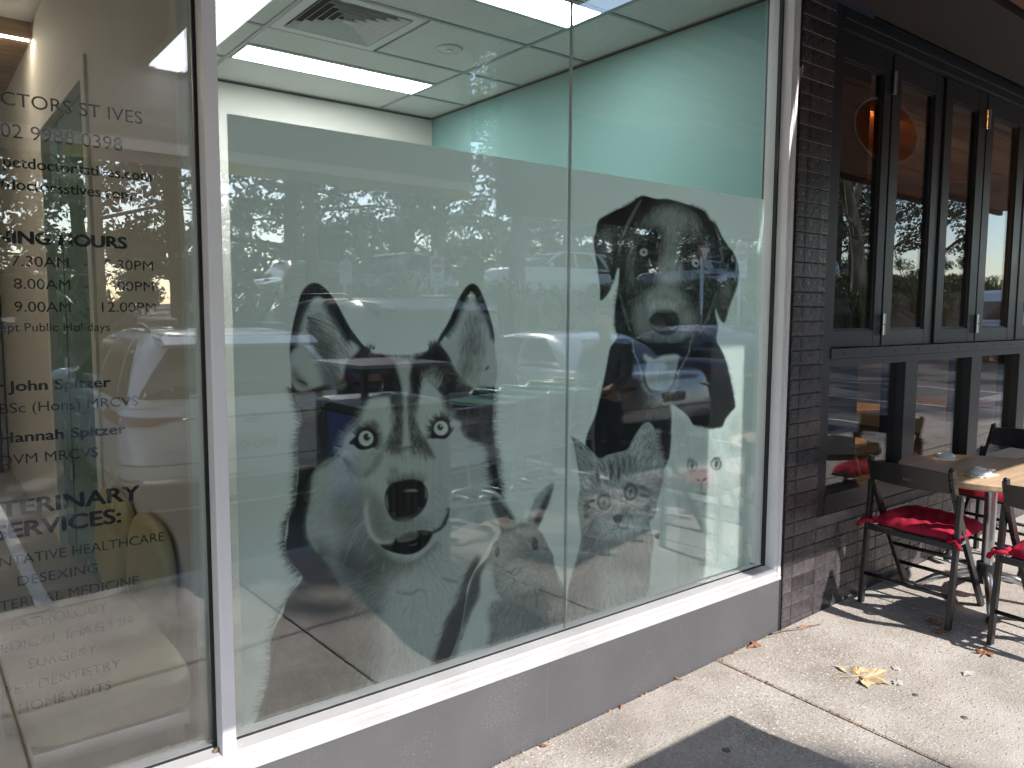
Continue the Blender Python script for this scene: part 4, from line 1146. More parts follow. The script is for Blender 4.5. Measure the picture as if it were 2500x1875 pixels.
def sign_post(x, y, h, r=.03):
    z = terrain(x, y); q = MB(); q.tube([(x,y,z-.1),(x,y,h)], r, 10); return q
M['sign_white'] = mat('white sign sheet', (.60,.60,.58), .5, var=.02)
M['sign_red'] = mat('red sign print', (.40,.012,.016), .5, var=.02)
def no_entry(label, x, y, zc, w_):
    t = thing('no_entry_sign', label, 'road sign', (x,y,zc), 'no entry signs mirrored in the window')
    sign_post(x, y-.05, zc+.35).build('post', M['steel'], t, True)
    h = w_*1.75; q = MB(); q.box(x-w_/2, x+w_/2, y-.004, y+.004, zc-h*.62, zc+h*.42); pl_ = q.build('plate', M['sign_white'], t, bevel=.003)
    r = w_*.44; n = 40; q = MB()
    q.add([(x+r*math.cos(2*math.pi*i/n), y+.0055, zc+h*.12+r*math.sin(2*math.pi*i/n)) for i in range(n)], [tuple(range(n))]); q.build('red_disc', M['sign_red'], pl_)
    q = MB(); q.box(x-r*.72, x+r*.72, y+.0058, y+.0068, zc+h*.12-r*.16, zc+h*.12+r*.16); q.build('white_bar', M['sign_white'], pl_)
    text_plane('sign_text', 'NO', (x+w_*.22, y+.0058, zc-h*.33), (-1,0,0), (0,0,1), w_*.20, M['plate_ink'], pl_, w_*.44, .01)
    text_plane('sign_text', 'ENTRY', (x+w_*.42, y+.0058, zc-h*.54), (-1,0,0), (0,0,1), w_*.20, M['plate_ink'], pl_, w_*.84, .01)
no_entry('no entry sign mirrored above the husky between the tree trunks', 7.69, -10.0, 2.30, .30)
no_entry('no entry sign mirrored beside the black dog near the right frame', 13.95, -8.0, 2.72, .40)
ps = thing('parking_sign', 'small white parking sign on a post among the shrubs', 'road sign', (5.89,-10,2.16))
sign_post(5.89, -10.05, 2.35, .025).build('post', M['steel'], ps, True)
q = MB(); q.box(5.78, 6.0, -10.004, -9.996, 1.98, 2.36); pp_ = q.build('plate', M['sign_white'], ps)
text_plane('sign_text', '2P', (5.97, -9.9945, 2.20), (-1,0,0), (0,0,1), .10, M['sign_red'], pp_, .16, .01)
gw = thing('give_way_sign', 'red bordered triangular give way sign mirrored on the black dog\'s ear', 'road sign', (12.6,-7.9,2.66))
sign_post(12.6, -7.95, 2.85, .03).build('post', M['steel'], gw, True)
q = MB(); q.add([(12.6-.22,-7.9,2.86),(12.6+.22,-7.9,2.86),(12.6,-7.9,2.46)], [(0,1,2)]); q.build('plate', M['sign_red'], gw, fix=False)
q = MB(); q.add([(12.6-.14,-7.895,2.82),(12.6+.14,-7.895,2.82),(12.6,-7.895,2.56)], [(0,1,2)]); q.build('white_face', M['sign_white'], gw, fix=False)

# ============================================================ TREES AND PLANTS
def leaf_mesh(name, centers, radii, per, size, material, seed, flat=.75, aspect=2.2):
    r = np.random.default_rng(seed); P = []
    for c, R in zip(centers, radii):
        n = int(per*R**1.6)
        d = r.normal(size=(n, 3)); d /= np.linalg.norm(d, axis=1)[:, None]
        rad = R*(r.random(n)**.45)
        p = np.array(c)+d*rad[:, None]*np.array([1, 1, flat]); P.append(p)
    P = np.concatenate(P); n = len(P)
    a = r.normal(size=(n, 3)); a /= np.linalg.norm(a, axis=1)[:, None]
    b_ = r.normal(size=(n, 3)); b_ -= (b_*a).sum(1)[:, None]*a; b_ /= np.linalg.norm(b_, axis=1)[:, None]
    s_ = size*(.6+.8*r.random(n))[:, None]
    v = np.stack([P-a*s_*aspect/2, P+b_*s_/2, P+a*s_*aspect/2, P-b_*s_/2], 1).reshape(-1, 3).astype(np.float32)
    me = bpy.data.meshes.new(name); me.vertices.add(4*n); me.loops.add(4*n); me.polygons.add(n)
    me.vertices.foreach_set('co', v.ravel()); me.loops.foreach_set('vertex_index', np.arange(4*n, dtype=np.int32))
    me.polygons.foreach_set('loop_start', np.arange(0, 4*n, 4, dtype=np.int32)); me.polygons.foreach_set('loop_total', np.full(n, 4, np.int32))
    me.materials.append(material); me.update(); return me
def make_tree_meshes(seed, h, kind):
    r = random.Random(seed); q = MB(); C_, R_ = [], []
    lean = r.uniform(-.05, .05)*h
    tp = [(lean*f*f, .3*math.sin(f*3+seed), h*f) for f in (0, .1, .25, .45, .7, .95)]
    q.tube(tp, [h*.028, h*.021, h*.018, h*.014, h*.008, h*.002], 8)
    nb = 22 if kind == 'conifer' else 16
    for i in range(nb):
        f = .16+.80*(i/nb); a = i*2.4+r.uniform(-.4, .4)
        k = min(4, max(0, int(f*5))); b0 = Vector(tp[0]).lerp(Vector(tp[-1]), f); b0.x = lean*f*f; b0.y = .3*math.sin(f*3+seed)
        ln = h*(.34*(1-f)+.07)*r.uniform(.75, 1.2) if kind == 'conifer' else h*(.30*(1-abs(f-.5)))*r.uniform(.7, 1.2)
        up = r.uniform(-.08, .10) if kind == 'conifer' else r.uniform(.25, .7)
        e = b0+Vector((math.cos(a)*ln, math.sin(a)*ln, ln*up)); mid = b0.lerp(e, .5)+Vector((0, 0, ln*.06))
        q.tube([b0, mid, e], [h*.006*(1.2-f), h*.004, h*.001], 5)
        for j in range(4):
            g_ = .35+.22*j; p = b0.lerp(e, g_)
            side = Vector((-math.sin(a), math.cos(a), r.uniform(-.2,.3)))*ln*r.uniform(-.3, .3)
            q.tube([p, p+side], [h*.0018, h*.0006], 4, False)
            C_.append(tuple(p+side)); R_.append((h*.034 if kind == 'conifer' else h*.056)*r.uniform(.6, 1.35))
    return q.mesh('trunk', M['bark'], True), leaf_mesh('crown', C_, R_, 420 if kind == 'conifer' else 330, .06 if kind == 'conifer' else .085, M['leaf_dark' if kind == 'conifer' else 'leaf_mid'], seed, .6 if kind == 'conifer' else .8)
def make_bush_meshes(seed, h):
    r = random.Random(seed); q = MB(); C_, R_ = [], []
    for i in range(9):
        a = i*2.4; e = Vector((math.cos(a)*h*.26, math.sin(a)*h*.26, h*r.uniform(.45, .95)))
        q.tube([(0,0,0), tuple(e*.5+Vector((0,0,h*.08))), tuple(e)], [h*.012, h*.008, h*.002], 5)
        for j in range(5):
            p = e*r.uniform(.25, 1.02)+Vector((r.uniform(-.12,.12), r.uniform(-.12,.12), r.uniform(-.1,.1)))*h; p.z = max(p.z, h*.06)
            C_.append(tuple(p)); R_.append(h*.105*r.uniform(.6, 1.3))
    return q.mesh('stems', M['bark'], True), leaf_mesh('crown', C_, R_, 520, .06, M['leaf_mid'], seed, .85)
BM = [make_bush_meshes(s_, 3.6) for s_ in (31, 32, 33)]
def merged(name, items):
    """one mesh out of many placed copies; items = (mesh, x, y, z, sx, sy, sz, rz)"""
    V, Lp, St, off, lo = [], [], [], 0, 0
    mats = []; MI = []
    for me, x, y, z, sx, sy, sz, rz in items:
        n = len(me.vertices); v = np.empty(n*3, np.float32); me.vertices.foreach_get('co', v); v = v.reshape(-1, 3)*np.array([sx, sy, sz], np.float32)
        c, s_ = math.cos(rz), math.sin(rz); V.append(np.stack([x+v[:, 0]*c-v[:, 1]*s_, y+v[:, 0]*s_+v[:, 1]*c, z+v[:, 2]], 1))
        l = np.empty(len(me.loops), np.int32); me.loops.foreach_get('vertex_index', l); Lp.append(l+off)
        st = np.empty(len(me.polygons), np.int32); me.polygons.foreach_get('loop_start', st); St.append(st+lo)
        if me.materials[0] not in mats: mats.append(me.materials[0])
        MI.append(np.full(len(me.polygons), mats.index(me.materials[0]), np.int32)); off += n; lo += len(l)
    V = np.concatenate(V).astype(np.float32); Lp = np.concatenate(Lp); St = np.concatenate(St); MI = np.concatenate(MI)
    me = bpy.data.meshes.new(name); me.vertices.add(len(V)); me.loops.add(len(Lp)); me.polygons.add(len(St))
    me.vertices.foreach_set('co', V.ravel()); me.loops.foreach_set('vertex_index', Lp); me.polygons.foreach_set('loop_start', St)
    me.polygons.foreach_set('loop_total', np.diff(np.append(St, len(Lp))).astype(np.int32)); me.polygons.foreach_set('material_index', MI)
    for m_ in mats: me.materials.append(m_)
    me.update(); return tag(link(name, me), kind='stuff')
rb_ = random.Random(13); k_ = 0; it = []
for x in [i*2.0-14 for i in range(38)]:
    xx = x+rb_.uniform(-1, 1); yy = -22.8-rb_.uniform(0, 5) - (4 if k_ % 3 == 0 else 0); s_ = rb_.uniform(.6, 1.15)*(1.15 if xx > 12 else 1.0)
    for me in BM[k_ % 3]: it.append((me, xx, yy, terrain(xx, yy)-.1, s_*1.15, s_*1.15, s_, k_*1.3))
    k_ += 1
merged('tall_hedge', it)
TM = [make_tree_meshes(s_, h, kd) for s_, h, kd in ((1, 9.5, 'conifer'), (2, 8.5, 'broad'), (3, 10.5, 'broad'), (4, 11, 'conifer'))]
TREES = [(-6,-13,1,.85,'broad leaved tree at the far left of the bank'), (-1.6,-15,2,1.05,'tall broad leaved tree left of the parking sign'), (2.6,-13.0,0,.72,'dark conifer behind the white sport utility car'),
         (5.2,-17,2,1.1,'tall tree behind the parking sign'), (9.3,-12.4,1,.85,'leafy tree just right of the first no entry sign'), (8.6,-19,3,1.1,'dark conifer above the upper car park row'),
         (13.5,-15.5,0,1.15,'wide armed conifer mirrored above the cat'), (18.5,-21,3,1.2,'bare armed conifer beyond the white uphill car'), (15.2,-24,2,1.2,'tall tree behind the upper car park'),
         (12,-27,1,1.3,'broad tree at the back of the upper car park'), (-3,-24,2,1.3,'large tree at the back left'), (2,-25,1,1.35,'rounded tree at the back between conifers'), (24,-26,2,1.2,'broad tree behind the upper row'),
         (30,-22,1,1.2,'leafy tree at the end of the upper row'), (33,-13,2,1.0,'tree beside the far end of the bank'), (20.5,-11.5,1,.85,'young tree on the bank near the leaning trunk'), (38,-30,3,1.3,'far conifer on the right hillside'), (-12,-20,2,1.2,'tree at the far left hillside'), (27.5,-17.5,1,1.0,'leafy tree behind the leaning pale trunk'), (34,-18,2,.95,'broad tree above the end of the upper row'), (40,-20,0,1.2,'conifer right of the upper row'), (29,-30,1,1.3,'broad tree far behind the leaning trunk'),
         (46,-24,2,1.2,'broad tree at the far right of the bank'), (.9,-17.6,2,.95,'leafy tree mirrored behind the opening hours'), (-3.4,-17.2,1,1.0,'broad tree at the left of the upper car park'), (3.7,-20.6,1,1.05,'leafy tree behind the maroon hatchback'), (-.9,-20.5,3,1.0,'tall conifer behind the left end of the upper car park'), (54,-30,1,1.3,'broad tree far along the right hillside'), (22,-16.8,0,.9,'conifer left of the leaning trunk'), (-.5,-11.8,0,.58,'small conifer left of the white bay line'), (6.8,-13.4,3,.66,'conifer with bare lower arms left of the no entry sign')]
for i, (x, y, k, sc, lb) in enumerate(TREES):
    t = thing('tree', lb, 'tree', (x,y,terrain(x,y)-.1), 'trees beyond the car park')
    for me, nm in zip(TM[k], ('trunk', 'crown')):
        o = bpy.data.objects.new(nm, me); COL.objects.link(o); o.parent = t
    t.scale = (sc, sc, sc); t.rotation_euler = (0, 0, i*1.9)
# the leaning pale trunk on the bank
lt = thing('gum_tree', 'leaning pale barked tree trunk with a forked limb on the garden bank', 'tree', (24.4,-11.0,terrain(24.4,-11)))
z0 = terrain(24.4, -11)-.2; q = MB()
q.tube([(24.5,-11,z0),(24.42,-11,z0+.7),(24.35,-11,z0+1.5),(24.1,-11,z0+2.3),(23.7,-11.1,z0+3.6),(23.2,-11.2,z0+5.4),(22.9,-11.2,z0+8)], [.30,.23,.20,.19,.16,.12,.05], 14)
q.tube([(24.25,-11,z0+1.9),(23.7,-10.8,z0+2.45),(23.0,-10.7,z0+2.6),(22.3,-10.6,z0+3.0)], [.10,.075,.055,.02], 8)
q.tube([(23.9,-11,z0+3.0),(24.5,-11,z0+4.2),(25.0,-11,z0+6.0)], [.13,.10,.05], 8)
q.build('trunk', M['pale_bark'], lt, True)
me = leaf_mesh('crown', [(23,-11.2,z0+8),(22,-11,z0+6.6),(25,-11,z0+7),(24,-10.5,z0+8.6),(21.8,-10.6,z0+5),(25.8,-11.4,z0+6)], [1.5,1.1,1.3,1.3,.8,.9], 700, .12, M['leaf_mid'], 9)
o = bpy.data.objects.new('crown', me); COL.objects.link(o); o.parent = lt; o.location = -lt.location
# strappy planting on the bank
def strap(seed, n, h):
    r = random.Random(seed); q = MB()
    for i in range(n):
        a = r.uniform(0, 6.28); l = h*r.uniform(.7, 1.2); s_ = r.uniform(.15, .75); w_ = .012
        b0 = Vector((r.uniform(-.12,.12), r.uniform(-.12,.12), 0)); d = Vector((math.cos(a), math.sin(a), 0)); n_ = Vector((-d.y, d.x, 0))*w_
        p = [b0, b0+d*l*s_*.3+Vector((0,0,l*.6)), b0+d*l*s_*.8+Vector((0,0,l*.85)), b0+d*l*s_*1.3+Vector((0,0,l*.70))]
        q.add([p[0]-n_, p[0]+n_, p[1]-n_, p[1]+n_, p[2]-n_*.7, p[2]+n_*.7, p[3]], [(0,1,3,2),(2,3,5,4),(4,5,6)])
    return q.mesh('foliage', M['leaf_blade'])
SM = [strap(s_, 70, .8) for s_ in range(4)]
r_ = random.Random(5); q_i = 0; it = []
for x in [i*.85 for i in range(-6, 44)]:
    for y in (-9.3, -10.6):
        xx, yy = x+r_.uniform(-.3,.3), y+r_.uniform(-.4,.4); s_ = r_.uniform(.7, 1.3)
        it.append((SM[q_i % 4], xx, yy, terrain(xx, yy)-.03, s_, s_, s_*r_.uniform(.8, 1.1), r_.uniform(0, 6.28))); q_i += 1
merged('strappy_bank_planting', it)
# far wooded ridge
r = np.random.default_rng(21); cs, rs = [], []
for i in range(300):
    x = r.uniform(-60, 120); y = r.uniform(-75, -40); cs.append((x, y, terrain(x, y)+r.uniform(.2, 4.0))); rs.append(r.uniform(.8, 1.7))
me = leaf_mesh('far_wood', cs, rs, 75, .34, M['leaf_dark'], 22)
tag(link('far_wood', me), kind='stuff')
# low shrubs hedge at the top of the bank
cs, rs = [], []
for i in range(150):
    x = r.uniform(-10, 36); y = r.uniform(-13.0, -10.9)
    cs.append((x, y, terrain(x, y)+r.uniform(.1, .55))); rs.append(r.uniform(.25, .5))
tag(link('bank_shrubs', leaf_mesh('bank_shrubs', cs, rs, 900, .06, M['leaf_mid'], 23)), kind='stuff')
# lamp pole on the bank edge
lp_ = thing('light_pole', 'grey tapering light pole with a curved arm at the bank', 'light pole', (20.5,-7.4,terrain(20.5,-7.4)))
q = MB(); z0 = terrain(20.5,-7.4); q.tube([(20.5,-7.4,z0),(20.55,-7.4,z0+3),(20.7,-7.4,z0+5.5)], [.075,.06,.05], 12); q.build('pole', M['steel'], lp_, True)
q = MB(); q.tube([(20.7,-7.4,z0+5.5),(20.9,-7.3,z0+5.9),(21.5,-7.2,z0+6.0)], [.045,.04,.03], 10); q.build('arm', M['steel'], lp_, True)
q = MB(); q.box(21.4,21.9,-7.3,-7.1,z0+5.95,z0+6.05); q.build('lamp_head', M['steel'], lp_, bevel=.02)
# ============================================================ PERSON WITH THE TROLLEYS (mirrored in the glass)
M['skin'] = mat('skin', (.45,.27,.19), .5, var=.06)
M['jumper'] = mat('grey knitted jumper', (.13,.135,.14), .95, var=.15, scale=30, bump=.5, bscale=160)
M['trousers'] = mat('navy trousers', (.02,.024,.035), .9, var=.15)
M['hair'] = mat('short brown hair', (.04,.025,.016), .7, var=.3, scale=40)
M['eye_white'] = mat('eye', (.6,.6,.58), .2)
def skin_obj(name, chains, material, parent, sub=2, root=None):
    """one continuous skinned surface; chains = lists of (key, (x,y,z), radius); equal keys are the same joint"""
    idx, V, Rr, E_ = {}, [], [], []
    for ch in chains:
        prev = None
        for key, p, r in ch:
            if key not in idx: idx[key] = len(V); V.append(p); Rr.append(r)
            i = idx[key]
            if prev is not None: E_.append((prev, i))
            prev = i
    me = bpy.data.meshes.new(name); me.from_pydata(V, E_, [])
    o = bpy.data.objects.new(name, me); COL.objects.link(o)
    md = o.modifiers.new('skin', 'SKIN'); md.use_smooth_shade = True
    for i, r in enumerate(Rr):
        s_ = me.skin_vertices[0].data[i]; s_.radius = r if isinstance(r, tuple) else (r, r); s_.use_root = (i == (idx[root] if root else 0))
    sb = o.modifiers.new('sub', 'SUBSURF'); sb.levels = sb.render_levels = sub
    dg = bpy.context.evaluated_depsgraph_get(); out = bpy.data.meshes.new_from_object(o.evaluated_get(dg))
    bpy.data.objects.remove(o); out.materials.clear(); out.materials.append(material); out.shade_smooth()
    return link(name, out, parent)
pe = thing('person', 'person in grey jumper and dark trousers at the trolleys, mirrored beside the black retriever', 'person', (0,0,0))
# local frame: facing +x, feet on z = 0, height 1.60
body = [[('hip',(0,0,.84),.115),('waist',(-.01,0,.96),.10),('chest',(0,0,1.16),(.13,.115)),('neckb',(.0,0,1.335),.06),('neck',(.015,0,1.385),.046),('head0',(.03,0,1.44),.068),('head1',(.035,0,1.50),.083),('head2',(.03,0,1.555),.066),('head3',(.03,0,1.585),.025)]]
for n_, s_ in (('l',1),('r',-1)):
    body.append([('chest',(0,0,1.16),(.13,.115)),('sh'+n_,(-.01,s_*.175,1.27),.055),('el'+n_,(.03,s_*.215,1.03),.042),('wr'+n_,(.25,s_*.17,.965),.028),('pm'+n_,(.305,s_*.165,.955),.030)])
    body.append([('hip',(0,0,.84),.115),('th'+n_,(.0,s_*.085,.74),.085),('kn'+n_,(.02,s_*.095,.44),.055),('an'+n_,(-.01,s_*.10,.075),.036),('to'+n_,(.13,s_*.115,.03),.032)])
    for j, (dy, ln) in enumerate(((-.024,.060),(-.008,.068),(.008,.064),(.023,.050))):
        k_ = 'f%s%d' % (n_, j); b0 = (.325,s_*.165+dy,.958)
        body.append([('pm'+n_,(.305,s_*.165,.955),.030),(k_+'a',b0,.0095),(k_+'b',(b0[0]+ln*.45,b0[1],b0[2]-.006),.0085),(k_+'c',(b0[0]+ln*.50,b0[1],b0[2]-.032),.0075)])
    body.append([('pm'+n_,(.305,s_*.165,.955),.030),('t'+n_+'a',(.298,s_*.165-s_*.030,.945),.0105),('t'+n_+'b',(.318,s_*.165-s_*.040,.925),.0085)])
skin_obj('body', body, M['skin'], pe, 2, 'hip')
jp = [[('hip',(0,0,.83),.135),('waist',(-.01,0,.96),.128),('chest',(0,0,1.16),(.155,.138)),('neckb',(.0,0,1.325),.075)]]
for n_, s_ in (('l',1),('r',-1)): jp.append([('chest',(0,0,1.16),(.155,.138)),('sh'+n_,(-.01,s_*.178,1.272),.072),('el'+n_,(.03,s_*.217,1.03),.058),('wr'+n_,(.232,s_*.174,.968),.042)])
skin_obj('jumper', jp, M['jumper'], pe, 2, 'hip')
tz = [[('hip0',(0,0,.90),.122),('hip',(0,0,.82),.128)]]
for n_, s_ in (('l',1),('r',-1)): tz.append([('hip',(0,0,.82),.128),('th'+n_,(.0,s_*.087,.72),.098),('kn'+n_,(.02,s_*.096,.44),.068),('an'+n_,(-.012,s_*.10,.085),.055)])
skin_obj('trousers', tz, M['trousers'], pe, 2, 'hip')
for s_ in (1, -1):
    skin_obj('shoe', [[('a',(-.045,s_*.10,.045),.045),('b',(.03,s_*.106,.042),.043),('c',(.11,s_*.113,.034),.040),('d',(.165,s_*.118,.028),.028)]], M['black_plastic'], pe, 2)
    q = MB(); q.lathe([(.001,.012),(.009,.008),(.012,0),(.009,-.008),(.001,-.012)], (.108,s_*.030,1.512), 10); q.build('eye', M['eye_white'], pe, True)
    skin_obj('ear', [[('a',(.03,s_*.083,1.485),.012),('b',(.028,s_*.090,1.505),.016),('c',(.03,s_*.086,1.528),.011)]], M['skin'], pe, 1)
skin_obj('nose', [[('a',(.112,0,1.525),.008),('b',(.126,0,1.498),.013),('c',(.118,0,1.482),.012)]], M['skin'], pe, 1)
q = MB(); q.obox((.111,-.024,1.452),(.111,.024,1.452),.006,.008); q.build('mouth', mat('lips', (.30,.10,.08), .5), pe, bevel=.002)
skin_obj('hair', [[('a',(-.03,0,1.45),.055),('b',(-.02,0,1.53),.082),('c',(.02,0,1.575),.072),('d',(.075,0,1.585),.038)]], M['hair'], pe, 2)
pe.location = (4.78, -2.78, gz(4.78, -2.6)-.14); pe.rotation_euler = (0, 0, math.pi-.35)
# ============================================================ FILM AND LETTERING ON THE GLASS
film = thing('frosted_film', 'grey green frosted film across the lower two thirds of the big window', 'window film', (1.8,.011,1.2))
s = MB(); s.box(.668, 2.947, .0122, .0128, .402, 1.998); s.build('film_sheet', M['film'], film)
TEXT = [
('PET DO', 'CTORS ST IVES', 0.193, 0.471, 1.942, 0.029, 0) ,
('', '02 9988 0398', 0.189, 0.426, 1.875, 0.031, 0) ,
('', 'petdoctorsstives.com', 0.192, 0.486, 1.813, 0.022, 0.5) ,
('pe', 'tdoctorsstives.com', 0.184, 0.442, 1.766, 0.02, 0.5) ,
('OPEN', 'ING HOURS', 0.202, 0.426, 1.652, 0.027, 1) ,
('', '7.30AM', 0.197, 0.306, 1.603, 0.023, 0) ,
('', '-', 0.334, 0.343, 1.612, 0.003, 0) ,
('', '5.30PM', 0.379, 0.483, 1.603, 0.023, 0) ,
('', '8.00AM', 0.199, 0.307, 1.554, 0.023, 0) ,
('', '-', 0.334, 0.343, 1.562, 0.003, 0) ,
('', '1.00PM', 0.384, 0.483, 1.554, 0.023, 0) ,
('', '9.00AM', 0.198, 0.306, 1.504, 0.024, 0) ,
('', '-', 0.335, 0.344, 1.512, 0.003, 0) ,
('', '12.00PM', 0.369, 0.486, 1.505, 0.023, 0) ,
('Exc', 'ept Public Holidays', 0.17, 0.384, 1.461, 0.018, 0) ,
('Dr ', 'John Spitzer', 0.179, 0.38, 1.331, 0.02, 0.6) ,
('', 'BSc (Hons) MRCVS', 0.161, 0.438, 1.283, 0.022, 0) ,
('Dr ', 'Hannah Spitzer', 0.159, 0.408, 1.218, 0.024, 0.6) ,
('', 'DVM MRCVS', 0.157, 0.348, 1.169, 0.023, 0) ,
('VE', 'TERINARY', 0.151, 0.434, 1.056, 0.036, 1) ,
('', 'SERVICES:', 0.137, 0.39, 1.006, 0.034, 1) ,
('PREVE', 'NTATIVE HEALTHCARE', 0.146, 0.486, 0.944, 0.024, 0) ,
('', 'DESEXING', 0.177, 0.337, 0.895, 0.027, 0) ,
('IN', 'TERNAL MEDICINE', 0.141, 0.424, 0.846, 0.025, 0) ,
('', 'PATHOLOGY', 0.16, 0.355, 0.796, 0.026, 0) ,
('M', 'EDICAL IMAGING', 0.139, 0.407, 0.75, 0.024, 0) ,
('', 'SURGERY', 0.189, 0.327, 0.7, 0.025, 0) ,
('', 'PET DENTISTRY', 0.143, 0.377, 0.65, 0.026, 0) ,
('', 'HOME VISITS', 0.166, 0.354, 0.603, 0.024, 0) ,
]
GROUPS = [('contact_lettering', 'black window lettering with the clinic name, phone number and web addresses', 0, 4), ('hours_lettering', 'black window lettering listing the opening hours', 4, 15),
          ('vet_names_lettering', 'black window lettering naming the two vets', 15, 19), ('services_lettering', 'black window lettering listing the veterinary services', 19, 29)]
for nm, lb, a, c in GROUPS:
    t = thing(nm, lb, 'lettering', (.3,.011,TEXT[a][4]))
    for pre, suf, xl, xr, zb, cap, bold in TEXT[a:c]:
        cap = {0: .0235, 1: .031, .5: .022, .6: .0235}[bold] if suf not in ('CTORS ST IVES', '02 9988 0398', 'ING HOURS', '-') else {'CTORS ST IVES': .030, '02 9988 0398': .031, 'ING HOURS': .0275, '-': .0235}[suf]
        if suf == 'TERINARY' or suf == 'SERVICES:': cap = .0355
        if 'Public' in suf: cap = .0195
        if 'petdoc' in suf or 'tdoctors' in suf: cap = .024
        of = 0.0; grow = {0: .0, 1: .0021, .5: .0007, .6: .0012}[bold]
        ms = text_mesh(suf, 1.0, of); vv = np.empty(len(ms.vertices)*3, np.float32); ms.vertices.foreach_get('co', vv); vv = vv.reshape(-1, 3)
        wsuf = vv[:, 0].max()-vv[:, 0].min(); sx = (xr-xl)/wsuf
        me = ms if not pre else text_mesh(pre+suf, 1.0, of)
        v = np.empty(len(me.vertices)*3, np.float32); me.vertices.foreach_get('co', v); v = v.reshape(-1, 3)
        sy = cap/.729; mx_ = v[:, 0].max()
        if suf == '-': sx = sy; 
        v2 = np.stack([xr+(v[:, 0]-mx_)*sx, np.full(len(v), .0108), zb+v[:, 1]*sy - (.0085 if suf == '-' else 0)], 1).astype(np.float32)
        me.vertices.foreach_set('co', v2.ravel()); me.materials.append(M['vinyl_black']); me.update()
        if grow:       # heavier weight: the same glyphs laid again a hair to each side
            F_ = [tuple(p.vertices) for p in me.polygons]; q = MB()
            for i_, (dx, dz) in enumerate(((-1,0),(1,0),(0,.7),(0,-.7),(-.7,.5),(.7,.5),(-.7,-.5),(.7,-.5),(0,0))):
                q.add([(p[0]+dx*grow, p[1]-.00003*i_, p[2]+dz*grow*.8) for p in v2.tolist()], F_)
            me = q.mesh('text_line', M['vinyl_black'])
        link('text_line', me, t)
